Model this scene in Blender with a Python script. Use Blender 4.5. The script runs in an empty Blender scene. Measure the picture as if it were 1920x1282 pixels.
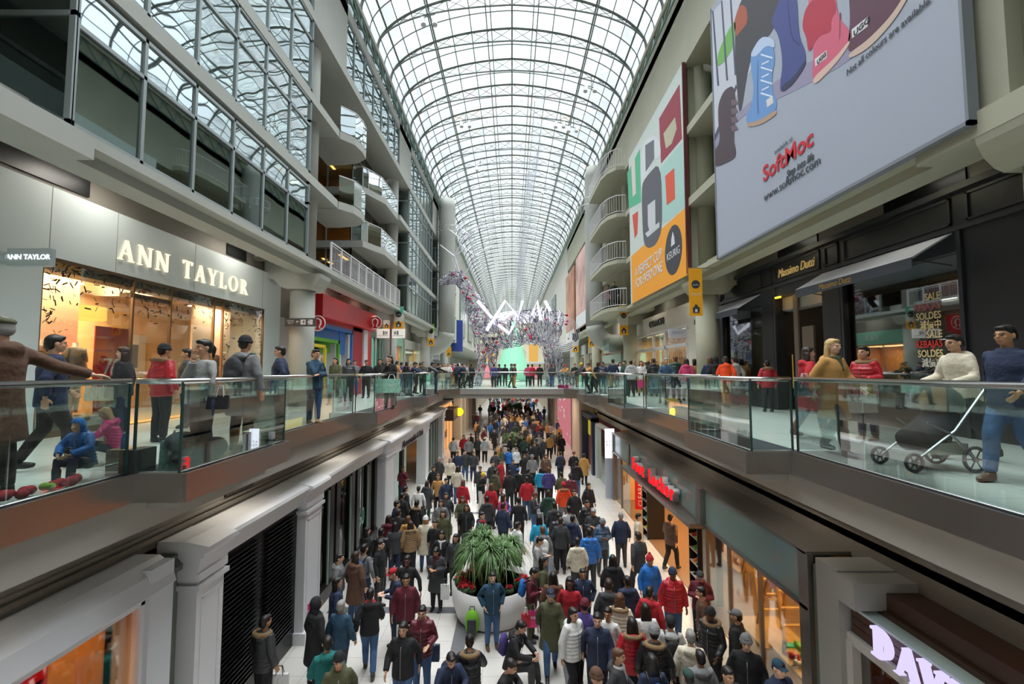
import bpy, bmesh, math, random
from mathutils import Vector, Matrix, Euler
PI = math.pi
sc = bpy.context.scene
COL = sc.collection
# ------------------------------------------------------------------ camera
EYE = 6.13          # camera height over the lower floor
U = 4.9             # upper walkway floor
FPX = 860.0
PITCH = math.atan(53.0 / FPX)
cam_d = bpy.data.cameras.new('camera')
cam_d.sensor_width = 36.0
cam_d.lens = 36.0 * FPX / 1920.0
cam_d.clip_end = 500
cam = bpy.data.objects.new('camera', cam_d)
COL.objects.link(cam)
cam.location = (0, 0, EYE)
cam.rotation_euler = (PI / 2 + PITCH, 0, 0)
sc.camera = cam
def ray(px, py):
    a, b = px - 960.0, 641.0 - py
    c, s = math.cos(PITCH), math.sin(PITCH)
    return a, FPX * c - b * s, FPX * s + b * c
def atX(px, py, X):
    a, f, u = ray(px, py); k = X / a
    return X, f * k, EYE + u * k
def atY(px, py, Y):
    a, f, u = ray(px, py); k = Y / f
    return a * k, Y, EYE + u * k
def atZ(px, py, Z):
    a, f, u = ray(px, py); k = (Z - EYE) / u
    return a * k, f * k, Z
# ------------------------------------------------------------------ world: bright overcast sky
w = bpy.data.worlds.new('overcast_sky'); sc.world = w; w.use_nodes = True
nt = w.node_tree; nt.nodes.clear()
out = nt.nodes.new('ShaderNodeOutputWorld'); bg = nt.nodes.new('ShaderNodeBackground')
tc = nt.nodes.new('ShaderNodeTexCoord'); sep = nt.nodes.new('ShaderNodeSeparateXYZ')
rmp = nt.nodes.new('ShaderNodeValToRGB'); nz = nt.nodes.new('ShaderNodeTexNoise'); mx = nt.nodes.new('ShaderNodeMixRGB')
nt.links.new(tc.outputs['Generated'], sep.inputs[0]); nt.links.new(sep.outputs['Z'], rmp.inputs[0])
e = rmp.color_ramp.elements
e[0].position = 0.0; e[0].color = (.30, .31, .33, 1)
e[1].position = 1.0; e[1].color = (2.3, 2.3, 2.3, 1)
k = e.new(.78); k.color = (1.2, 1.22, 1.25, 1)
k = e.new(.05); k.color = (.36, .355, .34, 1)
k = e.new(.45); k.color = (.37, .40, .44, 1)
k = e.new(.62); k.color = (.43, .46, .50, 1)
nz.inputs['Scale'].default_value = 3.0; nz.inputs['Detail'].default_value = 3
nt.links.new(tc.outputs['Generated'], nz.inputs['Vector'])
mx.blend_type = 'MULTIPLY'; mx.inputs[0].default_value = .25
nt.links.new(rmp.outputs[0], mx.inputs[1]); nt.links.new(nz.outputs['Fac'], mx.inputs[2])
nt.links.new(mx.outputs[0], bg.inputs[0]); bg.inputs[1].default_value = 4.6
nt.links.new(bg.outputs[0], out.inputs[0])
vs = sc.view_settings
vs.view_transform = 'Standard'; vs.look = 'None'; vs.gamma = 1; vs.use_curve_mapping = False
vs.exposure = 0.35
cy = sc.cycles
cy.max_bounces = 7; cy.diffuse_bounces = 4; cy.glossy_bounces = 3; cy.transmission_bounces = 4
cy.transparent_max_bounces = 24; cy.caustics_reflective = False; cy.caustics_refractive = False
cy.sample_clamp_indirect = 6.0; cy.use_denoising = True
cy.use_adaptive_sampling = True; cy.adaptive_threshold = 0.02
# ------------------------------------------------------------------ materials
MATS = {}
def srgb(c):
    if isinstance(c, str):
        c = c.lstrip('#'); c = [int(c[i:i + 2], 16) / 255 for i in (0, 2, 4)]
    return tuple((x / 12.92 if x <= .04045 else ((x + .055) / 1.055) ** 2.4) for x in c[:3])
def mat(name, col, rough=.6, metal=0, spec=.5, bump=0, bscale=40, var=.0, vscale=3, coat=0, emit=0, ecol=None):
    if name in MATS: return MATS[name]
    m = bpy.data.materials.new(name); m.use_nodes = True
    n = m.node_tree.nodes; l = m.node_tree.links; p = n['Principled BSDF']
    c = srgb(col)
    p.inputs['Base Color'].default_value = (*c, 1); p.inputs['Roughness'].default_value = rough
    p.inputs['Metallic'].default_value = metal; p.inputs['Specular IOR Level'].default_value = spec
    p.inputs['Coat Weight'].default_value = coat
    t = None
    if var or bump:
        t = n.new('ShaderNodeTexCoord')
    if var:
        z = n.new('ShaderNodeTexNoise'); z.inputs['Scale'].default_value = vscale; z.inputs['Detail'].default_value = 4
        l.new(t.outputs['Object'], z.inputs['Vector'])
        r = n.new('ShaderNodeMapRange'); r.inputs[1].default_value = .3; r.inputs[2].default_value = .7
        r.inputs[3].default_value = 1 - var; r.inputs[4].default_value = 1 + var
        l.new(z.outputs['Fac'], r.inputs[0])
        v = n.new('ShaderNodeVectorMath'); v.operation = 'SCALE'; v.inputs[0].default_value = c
        l.new(r.outputs[0], v.inputs['Scale']); l.new(v.outputs[0], p.inputs['Base Color'])
    if bump:
        z = n.new('ShaderNodeTexNoise'); z.inputs['Scale'].default_value = bscale
        l.new(t.outputs['Object'], z.inputs['Vector'])
        b = n.new('ShaderNodeBump'); b.inputs['Strength'].default_value = bump; b.inputs['Distance'].default_value = .02
        l.new(z.outputs['Fac'], b.inputs['Height']); l.new(b.outputs[0], p.inputs['Normal'])
    if emit:
        p.inputs['Emission Color'].default_value = (*(srgb(ecol) if ecol else c), 1)
        p.inputs['Emission Strength'].default_value = emit
    MATS[name] = m
    return m
def glassmat(name, tint, gloss, grough=.02, gcol=(.9, .95, .95), wob=0, wscale=.6):
    """thin pane: see-through with a tint, plus a mirror share that grows at grazing angles"""
    if name in MATS: return MATS[name]
    m = bpy.data.materials.new(name); m.use_nodes = True
    n = m.node_tree.nodes; l = m.node_tree.links; n.clear()
    o = n.new('ShaderNodeOutputMaterial'); mxs = n.new('ShaderNodeMixShader')
    tr = n.new('ShaderNodeBsdfTransparent'); tr.inputs[0].default_value = (*tint, 1)
    gl = n.new('ShaderNodeBsdfGlossy'); gl.inputs['Color'].default_value = (*gcol, 1); gl.inputs['Roughness'].default_value = grough
    lw = n.new('ShaderNodeLayerWeight'); lw.inputs[0].default_value = .25
    mr = n.new('ShaderNodeMapRange'); mr.inputs[3].default_value = gloss; mr.inputs[4].default_value = min(1, gloss + .55)
    l.new(lw.outputs['Fresnel'], mr.inputs[0]); l.new(mr.outputs[0], mxs.inputs[0])
    l.new(tr.outputs[0], mxs.inputs[1]); l.new(gl.outputs[0], mxs.inputs[2]); l.new(mxs.outputs[0], o.inputs[0])
    if wob:
        t = n.new('ShaderNodeTexCoord'); z = n.new('ShaderNodeTexNoise'); z.inputs['Scale'].default_value = wscale; z.inputs['Detail'].default_value = 1
        l.new(t.outputs['Object'], z.inputs['Vector'])
        b = n.new('ShaderNodeBump'); b.inputs['Strength'].default_value = wob; b.inputs['Distance'].default_value = .05
        l.new(z.outputs['Fac'], b.inputs['Height']); l.new(b.outputs[0], gl.inputs['Normal'])
    MATS[name] = m
    return m
def emat(name, col, s):
    if name in MATS: return MATS[name]
    m = bpy.data.materials.new(name); m.use_nodes = True
    n = m.node_tree.nodes; n.clear()
    o = n.new('ShaderNodeOutputMaterial'); e = n.new('ShaderNodeEmission')
    e.inputs[0].default_value = (*srgb(col), 1); e.inputs[1].default_value = s
    m.node_tree.links.new(e.outputs[0], o.inputs[0]); MATS[name] = m
    return m
def tilemat(name, col, col2, size, grout, rough=.25):
    if name in MATS: return MATS[name]
    m = bpy.data.materials.new(name); m.use_nodes = True
    n = m.node_tree.nodes; l = m.node_tree.links; p = n['Principled BSDF']
    t = n.new('ShaderNodeTexCoord'); b = n.new('ShaderNodeTexBrick')
    b.offset = 0; b.inputs['Scale'].default_value = 1; b.inputs['Mortar Size'].default_value = .006
    b.inputs['Brick Width'].default_value = size; b.inputs['Row Height'].default_value = size
    b.inputs['Color1'].default_value = (*srgb(col), 1); b.inputs['Color2'].default_value = (*srgb(col2), 1)
    b.inputs['Mortar'].default_value = (*srgb(grout), 1)
    l.new(t.outputs['Object'], b.inputs['Vector']); l.new(b.outputs['Color'], p.inputs['Base Color'])
    p.inputs['Roughness'].default_value = rough
    MATS[name] = m
    return m
# ------------------------------------------------------------------ mesh helpers
class MB:
    def __init__(s): s.v = []; s.f = []; s.m = []; s.cur = 0
    def add(s, vs_, fs):
        o = len(s.v); s.v += [tuple(p) for p in vs_]
        for f in fs: s.f.append([i + o for i in f]); s.m.append(s.cur)
        return s
    def box(s, x0, x1, y0, y1, z0, z1):
        if x0 > x1: x0, x1 = x1, x0
        if y0 > y1: y0, y1 = y1, y0
        if z0 > z1: z0, z1 = z1, z0
        return s.add([(x0, y0, z0), (x1, y0, z0), (x1, y1, z0), (x0, y1, z0), (x0, y0, z1), (x1, y0, z1), (x1, y1, z1), (x0, y1, z1)],
                     [(3, 2, 1, 0), (4, 5, 6, 7), (0, 1, 5, 4), (1, 2, 6, 5), (2, 3, 7, 6), (3, 0, 4, 7)])
    def tube(s, pts, r, n=8, caps=True, closed=False):
        P = [Vector(p) for p in pts]; R = r if isinstance(r, (list, tuple)) else [r] * len(P)
        vs_ = []; fs = []; up = None
        for i, p in enumerate(P):
            if closed: d = (P[(i + 1) % len(P)] - P[i - 1])
            else: d = (P[min(i + 1, len(P) - 1)] - P[max(i - 1, 0)])
            d = d.normalized() if d.length > 1e-9 else Vector((0, 0, 1))
            if up is None:
                up = Vector((0, 0, 1)) if abs(d.z) < .9 else Vector((0, 1, 0))
            a = (up - d * up.dot(d))
            if a.length < 1e-5: a = d.orthogonal()
            a.normalize(); b = d.cross(a); up = a
            for k in range(n):
                t = 2 * PI * k / n
                vs_.append(p + (a * math.cos(t) + b * math.sin(t)) * R[i])
        m = len(P)
        for i in range(m if closed else m - 1):
            j = (i + 1) % m
            for k in range(n):
                k2 = (k + 1) % n
                fs.append((i * n + k, i * n + k2, j * n + k2, j * n + k))
        if caps and not closed:
            fs.append(tuple(range(n - 1, -1, -1))); fs.append(tuple((m - 1) * n + k for k in range(n)))
        return s.add(vs_, fs)
    def bar(s, a, b, w, h=None):
        """square bar between two points"""
        h = h or w; a = Vector(a); b = Vector(b); d = (b - a).normalized()
        up = Vector((0, 0, 1)) if abs(d.z) < .95 else Vector((0, 1, 0))
        x = d.cross(up).normalized() * w / 2; y = x.cross(d).normalized() * h / 2
        vs_ = [a - x - y, a + x - y, a + x + y, a - x + y, b - x - y, b + x - y, b + x + y, b - x + y]
        return s.add(vs_, [(3, 2, 1, 0), (4, 5, 6, 7), (0, 1, 5, 4), (1, 2, 6, 5), (2, 3, 7, 6), (3, 0, 4, 7)])
    def prism(s, pts, lo, hi, axis='z'):
        """closed outline pts (2D) extruded along an axis; the outline is (y,z) for x, (x,z) for y, (x,y) for z"""
        def q(p, h): return {'x': (h, p[0], p[1]), 'y': (p[0], h, p[1]), 'z': (p[0], p[1], h)}[axis]
        n = len(pts); A = sum(pts[i][0] * pts[(i + 1) % n][1] - pts[(i + 1) % n][0] * pts[i][1] for i in range(n))
        if A < 0: pts = pts[::-1]
        vs_ = [q(p, lo) for p in pts] + [q(p, hi) for p in pts]
        flip = axis == 'y'
        fs = [tuple(range(n - 1, -1, -1)), tuple(range(n, 2 * n))] + [(i, (i + 1) % n, n + (i + 1) % n, n + i) for i in range(n)]
        if flip: fs = [f[::-1] for f in fs]
        return s.add(vs_, fs)
    def lathe(s, prof, cx, cy_, n=24, z0=0):
        vs_ = []; fs = []; m = len(prof)
        for r, z in prof:
            for k in range(n):
                t = 2 * PI * k / n; vs_.append((cx + r * math.cos(t), cy_ + r * math.sin(t), z0 + z))
        for i in range(m - 1):
            for k in range(n):
                k2 = (k + 1) % n; fs.append((i * n + k, i * n + k2, (i + 1) * n + k2, (i + 1) * n + k))
        fs.append(tuple(range(n - 1, -1, -1))); fs.append(tuple((m - 1) * n + k for k in range(n)))
        return s.add(vs_, fs)
    def ell(s, c, r, n=10, m=7, rot=None):
        vs_ = []; fs = []; c = Vector(c)
        for i in range(m + 1):
            ph = PI * i / m
            for k in range(n):
                t = 2 * PI * k / n
                p = Vector((r[0] * math.sin(ph) * math.cos(t), r[1] * math.sin(ph) * math.sin(t), r[2] * math.cos(ph)))
                if rot is not None: p = rot @ p
                vs_.append(c + p)
        for i in range(m):
            for k in range(n):
                k2 = (k + 1) % n; fs.append((i * n + k, (i + 1) * n + k, (i + 1) * n + k2, i * n + k2))
        return s.add(vs_, fs)
    def mesh(s, name, mats, smooth=False):
        me = bpy.data.meshes.new(name); me.from_pydata(s.v, [], s.f)
        for m_ in (mats if isinstance(mats, (list, tuple)) else [mats]): me.materials.append(m_)
        if any(s.m): me.polygons.foreach_set('material_index', s.m)
        if smooth: me.polygons.foreach_set('use_smooth', [True] * len(me.polygons))
        me.update()
        return me
    def build(s, name, mats, parent=None, smooth=False):
        o = bpy.data.objects.new(name, s.mesh(name, mats, smooth)); COL.objects.link(o)
        if parent is not None:
            o.parent = parent; o.matrix_parent_inverse = parent.matrix_basis.inverted()
        return o
def thing(name, label, cat, loc=(0, 0, 0), group=None):
    o = bpy.data.objects.new(name, None); COL.objects.link(o); o.location = loc; o.empty_display_size = .1
    o['label'] = label; o['category'] = cat
    if group: o['group'] = group
    return o
def tag(o, label, cat, group=None):
    o['label'] = label; o['category'] = cat
    if group: o['group'] = group
    return o
def struct(o): o['kind'] = 'structure'; return o
def sempty(name, loc=(0, 0, 0)):
    o = bpy.data.objects.new(name, None); COL.objects.link(o); o.location = loc; o.empty_display_size = .1
    o['kind'] = 'structure'; return o
def copy_tree(o, loc=None, rz=None, label=None, parent=None, scale=None):
    c = o.copy(); COL.objects.link(c)
    if parent is not None: c.parent = parent
    if loc is not None: c.location = loc
    if rz is not None: c.rotation_euler = (0, 0, rz)
    if scale is not None: c.scale = scale
    if label: c['label'] = label
    for ch in list(o.children): copy_tree(ch, parent=c)
    return c
FR = {'L': Matrix(((0, 0, 1), (1, 0, 0), (0, 1, 0))), 'R': Matrix(((0, 0, -1), (-1, 0, 0), (0, 1, 0))),
      'F': Matrix(((1, 0, 0), (0, 0, -1), (0, 1, 0))), 'B': Matrix(((-1, 0, 0), (0, 0, 1), (0, 1, 0))), 'Z': Matrix(((1, 0, 0), (0, 1, 0), (0, 0, 1)))}
def text(name, s_, loc, size, face, m, parent=None, ext=.01, align='CENTER', sx=1.0, shear=0, bold=0, space=1, rot=0):
    cu = bpy.data.curves.new(name, 'FONT'); cu.body = s_; cu.size = size; cu.align_x = align; cu.align_y = 'CENTER'
    cu.extrude = ext; cu.shear = shear; cu.offset = bold; cu.space_character = space; cu.resolution_u = 3
    o = bpy.data.objects.new('t', cu); COL.objects.link(o)
    dg = bpy.context.evaluated_depsgraph_get()
    me = bpy.data.meshes.new_from_object(o.evaluated_get(dg)); bpy.data.objects.remove(o); bpy.data.curves.remove(cu)
    me.name = name
    M = FR[face].to_4x4() @ Matrix.Rotation(rot, 4, 'Z') @ Matrix.Diagonal((sx, 1, 1, 1)); M.translation = Vector(loc)
    me.transform(M); me.materials.clear(); me.materials.append(m)
    o = bpy.data.objects.new(name, me); COL.objects.link(o)
    if parent is not None:
        o.parent = parent; o.matrix_parent_inverse = parent.matrix_basis.inverted()
    return o
def area(name, loc, size, power, col=(1, .8, .55), rot=(0, 0, 0), sy=None):
    l = bpy.data.lights.new(name, 'AREA'); l.energy = power; l.color = col; l.size = size
    if sy: l.shape = 'RECTANGLE'; l.size_y = sy
    o = bpy.data.objects.new(name, l); o.location = loc; o.rotation_euler = rot; COL.objects.link(o)
    return o
# shared materials
concrete = mat('painted_concrete', '#a6a8a1', .7, var=.05, vscale=.6)
concreteR = mat('warm_painted_concrete', '#a9a894', .7, var=.05, vscale=.6)
soffit_m = mat('soffit_paint', '#a9a59c', .8)
taupe = mat('taupe_bulkhead', '#858079', .7, var=.04)
taupe_d = mat('dark_taupe', '#4b4844', .7)
whitep = mat('white_paint', '#d9d9dc', .45)
whitef = mat('cool_white_fascia', '#c9d3d4', .35, var=.02, vscale=.4)
steel = mat('brushed_steel', '#b4aeaa', .28, metal=1, bump=.05, bscale=6)
rail_m = mat('rail_steel', '#d4d2d0', .22, metal=1)
frame_m = mat('window_frame', '#9aa3a3', .4, metal=.3)
roof_m = mat('roof_steel', '#6f7670', .45)
roof_g = mat('teal_roof_steel', '#5d7d75', .45)
black_m = mat('black_satin', '#17171a', .35)
dark_m = mat('dark_interior', '#1f2221', .6)
slate_m = mat('slate_edge', '#4a5055', .3, var=.1, vscale=5)
floorU = tilemat('upper_floor_tile', '#c4cbc4', '#c9cfc8', .75, '#a9b0a9', .22)
floorL = tilemat('lower_floor_tile', '#cdc9c3', '#d2cec8', .6, '#a8a49e', .22)
glass_r = glassmat('railing_glass', (.88, .95, .93), .035)
glass_roof = glassmat('roof_glass', (.93, .97, .98), .03)
glass_w = glassmat('coated_window_glass', (.30, .38, .38), .30, wob=.07, wscale=.7, gcol=(.75, .88, .87))
glass_w2 = glassmat('coated_window_glass_wavy', (.20, .25, .25), .60, wob=.28, wscale=.6, gcol=(.82, .92, .92))
glass_s = glassmat('shop_glass', (.93, .96, .95), .05)
# ================================================================== THE HALL
L3, L4, L5, L6, SPR, RDG = 9.8, 12.55, 15.3, 18.1, 21.63, 24.6
XW = 6.6           # facade plane over the walkways
YE = 150
# floors
struct(MB().box(-14, 14, 0, YE, -.3, 0).build('floor', floorL))
b = MB(); b.box(-1.35, -1.05, 0, 60, 0, .004); b.box(1.05, 1.35, 0, 60, 0, .004)
for y in range(4, 60, 8): b.box(-4.7, -1.35, y, y + .3, 0, .0035)
struct(b.build('floor_dark_stripes', mat('dark_floor_stripe', '#6e6f72', .25)))
# walkway slabs (the edge follows the projecting bays)
LB = [(5.45, 7.9), (13.05, 15.45), (20.7, 23.1)]
RB = [(6.9, 9.3), (14.6, 17.0), (22.3, 24.7)]
def edge(side):
    pts = []; bays = LB if side < 0 else RB
    xi = 4.42 if side < 0 else 4.16; xo = 3.83 if side < 0 else 3.5
    pts.append((side * xi, -1.0))
    for a, c in bays: pts += [(side * xi, a), (side * xo, a), (side * xo, c), (side * xi, c)]
    pts.append((side * xi, 27.6)); pts.append((side * 3.4, 30.0))
    return pts
for side, nm in ((-1, 'left'), (1, 'right')):
    E = edge(side)
    out_ = E + [(side * 14, 30.0), (side * 14, -1.0)]
    struct(MB().prism(out_, U - .28, U, 'z').build('floor_upper_' + nm, [floorU]))
    # stainless fascia with slim lip
    b = MB()
    for i in range(len(E) - 1):
        (x0, y0), (x1, y1) = E[i], E[i + 1]
        d = Vector((x1 - x0, y1 - y0, 0)).normalized(); nn = Vector((d.y, -d.x, 0)) * (1 if side < 0 else -1)
        a_ = Vector((x0, y0, 0)) + nn * .02 - d * .02; c_ = Vector((x1, y1, 0)) + nn * .02 + d * .02
        a_.z = c_.z = U - .135; b.bar(a_, c_, .04, .33)
    struct(b.build('trim_%d' % (1 if side < 0 else 2), steel))
    # dark slate strip along the edge
    b = MB()
    for i in range(len(E) - 1):
        (x0, y0), (x1, y1) = E[i], E[i + 1]
        if abs(x0 - x1) > .1: continue
        xin = (4.42 if side < 0 else 4.16) + .22
        b.box(x0 - side * .0, side * xin, y0, y1, U, U + .006)
    struct(b.build('floor_slate_border_' + nm, slate_m))
    # light secondary fascia below, soffit, bulkhead over the lower shops
    xi = 4.5 if side < 0 else 4.26; xb = 5.3 if side < 0 else 5.54
    b = MB(); b.cur = 0; b.box(side * xi, side * (xi + .12), -1, 30, 4.18, U - .28)
    b.cur = 0
    for a, c in (LB if side < 0 else RB): b.box(side * (xi - .45), side * xi, a + .3, c - .25, U - .46, U - .28)
    struct(b.build('ceiling_edge_' + nm, soffit_m))
    b = MB(); b.box(side * xb, side * (xb + .3), -1, 30, 3.1, U - .28)
    b.box(side * (xb - .03), side * xb, -1, 30, 3.72, 3.76); b.box(side * (xb - .05), side * xb, -1, 30, 3.62, 3.68)
    struct(b.build('wall_bulkhead_' + nm, taupe))
# vents in the lower bulkheads
for side, x, y, L in ((-1, 5.3, 8.6, .9), (-1, 5.3, 17.5, .8), (-1, 5.3, 19.2, .6), (1, 5.54, 13.4, 1.2), (1, 5.54, 6.0, 2.2), (1, 5.54, 3.4, 2.0)):
    b = MB(); b.box(side * (x - .035), side * x, y, y + L, 3.8, 4.12); b.cur = 1
    for k in range(7): b.box(side * (x - .045), side * (x - .035), y, y + L, 3.82 + k * .042, 3.835 + k * .042)
    tag(b.build('air_vent', [black_m, taupe_d]), 'dark air vent in the %s lower bulkhead, the one %s' % ('left' if side < 0 else 'right',
        {8.6: 'over the black louvred shutters', 17.5: 'over the white shop doorway', 19.2: 'just past the doorway vent', 13.4: 'above the green glass sign band', 6.0: 'above the grey pilaster', 3.4: 'over the brown slatted sign'}[y]), 'vent')
# ------------------------------------------------------------------ glass railings
RAILN = [0]
def railing(pts, label, hand=True, panes=1.25, z=U, end_posts=True):
    P_ = [Vector(p) for p in pts]; P_[0] += (P_[1] - P_[0]).normalized() * .05; P_[-1] += (P_[-2] - P_[-1]).normalized() * .05
    pts = [(p.x, p.y) for p in P_]
    t = thing('glass_railing', label, 'railing', (pts[0][0], pts[0][1], z), 'glass railings of the upper walkways')
    b = MB(); b.tube([(p[0], p[1], z + 1.1) for p in pts], .034, 10); b.build('handrail', rail_m, t, True)
    b = MB(); b.tube([(p[0], p[1], z + .035) for p in pts], .016, 6); b.build('base_rail', rail_m, t)
    for i in range(len(pts) - 1):
        a = Vector(pts[i]); c = Vector(pts[i + 1]); L = (c - a).length; n = max(1, round(L / panes)); d = (c - a) / n
        for k in range(n):
            p0 = a + d * k + d.normalized() * .008; p1 = a + d * (k + 1) - d.normalized() * .008
            g = MB(); g.bar((p0.x, p0.y, z + .56), (p1.x, p1.y, z + .56), .014, 1.04); g.build('glass_panel', glass_r, t)
    for p in pts: MB().box(p[0] - .012, p[0] + .012, p[1] - .012, p[1] + .012, z + .02, z + 1.09).build('corner_post', mat('dark_green_edge', '#2d4a46', .2), t)
    return t
nth = ['nearest', 'second', 'third', 'farthest']
for side, nm in ((-1, 'left'), (1, 'right')):
    E = edge(side); bays = LB if side < 0 else RB
    off = side * .06
    Ei = [(x + off, y) for x, y in E]
    # straight runs and bay runs
    railing([Ei[0], Ei[1]], 'glass railing with steel handrail along the %s walkway, the run closest to the viewer' % nm)
    for i in range(3):
        railing([Ei[1 + 4 * i], Ei[2 + 4 * i], Ei[3 + 4 * i], Ei[4 + 4 * i]], 'glass railing wrapping the %s projecting bay of the %s walkway' % (nth[i], nm))
        if i < 2: railing([Ei[4 + 4 * i], Ei[5 + 4 * i]], 'straight glass railing between the %s and %s bays of the %s walkway' % (nth[i], nth[i + 1], nm))
    railing([Ei[12], Ei[13], Ei[14]], 'glass railing from the last bay of the %s walkway to the footbridge' % nm)
# ------------------------------------------------------------------ footbridge
b = MB(); b.box(-14, 14, 30, 46, U - .28, U); struct(b.build('floor_bridge', floorU))
b = MB(); b.box(-3.42, 3.42, 29.94, 30, U - .33, U + .03); struct(b.build('trim_3', mat('bridge_steel', '#d2cdc9', .3, metal=.8)))
b = MB(); b.box(-5.3, 5.3, 30.05, 46, U - .6, U - .28); struct(b.build('ceiling_bridge', soffit_m))
railing([(-3.4, 30.06), (3.4, 30.06)], 'long glass railing across the front of the footbridge', panes=1.7)
# beyond the bridge the walkways go on
for side, nm in ((-1, 'left'), (1, 'right')):
    struct(MB().box(side * 4.3, side * 14, 46, YE, U - .5, U).build('floor_upper_far_' + nm, floorU))
    struct(MB().box(side * 4.4, side * 14, 46, YE, 3.3, U - .5).build('wall_bulkhead_far_' + nm, taupe))
    railing([(side * 4.3, 46), (side * 4.3, 110)], 'far glass railing of the %s walkway beyond the footbridge' % nm, panes=4)
# ------------------------------------------------------------------ left facade: slabs, columns, window bays
def beam(name, side, y0, y1, zt, h=.42, xo=XW, xi=14, m=None):
    return struct(MB().box(side * xo, side * xi, y0, y1, zt - h, zt).build(name, m or (concrete if side < 0 else concreteR)))
# L3 edge beams with a notch, and the higher shop-front ceiling behind them
for side, yn, nm, m_ in ((-1, 7.05, 'left', concrete), (1, 7.3, 'right', concreteR)):
    b = MB(); b.box(side * XW, side * 7.25, -1, yn, L3 - .36, L3); b.box(side * XW, side * 7.25, yn, 54, L3 - .17, L3); b.box(side * (XW + .28), side * 7.25, yn, 54, L3 - .36, L3 - .17)
    b.box(side * 7.25, side * 7.4, -1, 54, L3 - .36, 10.2)
    struct(b.build('trim_level3_' + nm, m_)); struct(MB().box(side * 7.4, side * 14, -1, 54, 10.15, 10.25).build('ceiling_walkway_' + nm, taupe))
# bulkhead walls above the upper shops (deeper than the slab edge)
struct(MB().box(-8.6, -9.0, -1, 54, 8.0, 10.15).build('wall_left_bulkhead', taupe))
struct(MB().box(8.55, 9.0, -1, 54, 8.0, 10.15).build('wall_right_bulkhead', mat('beige_bulkhead', '#aaa69b', .7)))
for side, nm in ((-1, 'left'), (1, 'right')):
    for zt, h, k in ((L4, .3, 4), (L5, .3, 5)):
        if side < 0:
            # recess between the first two columns: no deep slab there
            b = MB(); b.box(side * XW, side * 14, -1, 17.0, zt - h, zt); b.box(side * XW, side * 14, 26.6, 54, zt - h, zt)
            b.box(-XW, -XW - .35, 17, 26.6, zt - h, zt) if False else None
            struct(b.build('trim_level%d_%s' % (k, nm), concrete))
        else:
            struct(MB().box(side * XW, side * 14, -1, 54, zt - h, zt).build('trim_level%d_%s' % (k, nm), concreteR))
    struct(MB().box(side * XW, side * 14, -1, 54, L6 - .32, L6).build('trim_level6_' + nm, concrete if side < 0 else concreteR))
# columns
def column(x, y, side, r=.41):
    b = MB(); b.lathe([(r, 0), (r, 4.06)], x, y, 28, U); b.lathe([(r + .03, 0), (r + .03, .09)], x, y, 28, U + 1.0)
    o = b.build('trim_column', concrete if side < 0 else concreteR, None, True); struct(o)
    b = MB(); b.lathe([(r * .95, 0), (r * .95, SPR - L3)], x, y, 28, L3)
    o2 = b.build('shaft', concrete if side < 0 else concreteR, o, True)
    # flared haunch under the slab, towards the atrium
    s = side
    b = MB(); b.prism([(s * px_, pz_) for px_, pz_ in ((6.6, 9.46), (6.63, 9.32), (6.72, 9.14), (6.86, 8.99), (7.0, 8.93), (7.8, 8.93), (8.0, 9.02), (8.2, 9.25), (8.55, 9.32), (8.55, 9.46))], y - .46, y + .46, 'y')
    b.box(s * 7.25, s * 8.55, y - .46, y + .46, 9.46, 10.15)
    b.build('haunch', concrete if side < 0 else concreteR, o)
    return o
LC = [-.5, 16.1, 27.7, 39.0, 50.0]; RC = [5.9, 17.2, 28.5, 39.8, 51.0]
for y in LC[1:]: column(-7.4, y, -1)
for y in RC: column(7.35, y, 1)
# windows
WN = [0]
def winwall(side, y0, y1, z0, z1, transom, n, gl=glass_w, x=XW, back=True, gl2=None):
    WN[0] += 1
    xo, xi = side * (x + .02), side * (x + .10)
    b = MB(); W = .035
    b.box(xo, xi, y0, y1, z0, z0 + .07); b.box(xo, xi, y0, y1, z1 - .07, z1)
    if transom: b.box(xo, xi, y0, y1, transom - W, transom + W)
    for i in range(n + 1):
        y = y0 + (y1 - y0) * i / n; b.box(xo, xi, y - W, y + W, z0, z1)
    o = struct(b.build('window_%d' % WN[0], frame_m))
    for i in range(n):
        a, c = y0 + (y1 - y0) * i / n, y0 + (y1 - y0) * (i + 1) / n
        MB().box(side * (x + .06), side * (x + .07), a + W, c - W, z0 + .07, (transom or z1) - W).build('glass_pane', gl, o)
        if transom: MB().box(side * (x + .06), side * (x + .07), a + W, c - W, transom + W, z1 - .07).build('transom_pane', gl2 or gl, o)
    return o
def endglass(side, y, z0, z1, xa, xb, tr):
    WN[0] += 1
    b = MB()
    for x in (xa, xb): b.box(side * x, side * (x + .08), y - .04, y + .04, z0, z1)
    for z in (z0, tr, z1 - .08): b.box(side * xa, side * xb, y - .04, y + .04, z, z + .08)
    o = struct(b.build('window_%d' % WN[0], frame_m))
    MB().box(side * xa, side * xb, y - .01, y + .01, z0, z1).build('glass_pane', glass_w, o)
H = [(L3, L4 - .3), (L4, L5 - .3), (L5, L6 - .32)]
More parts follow.
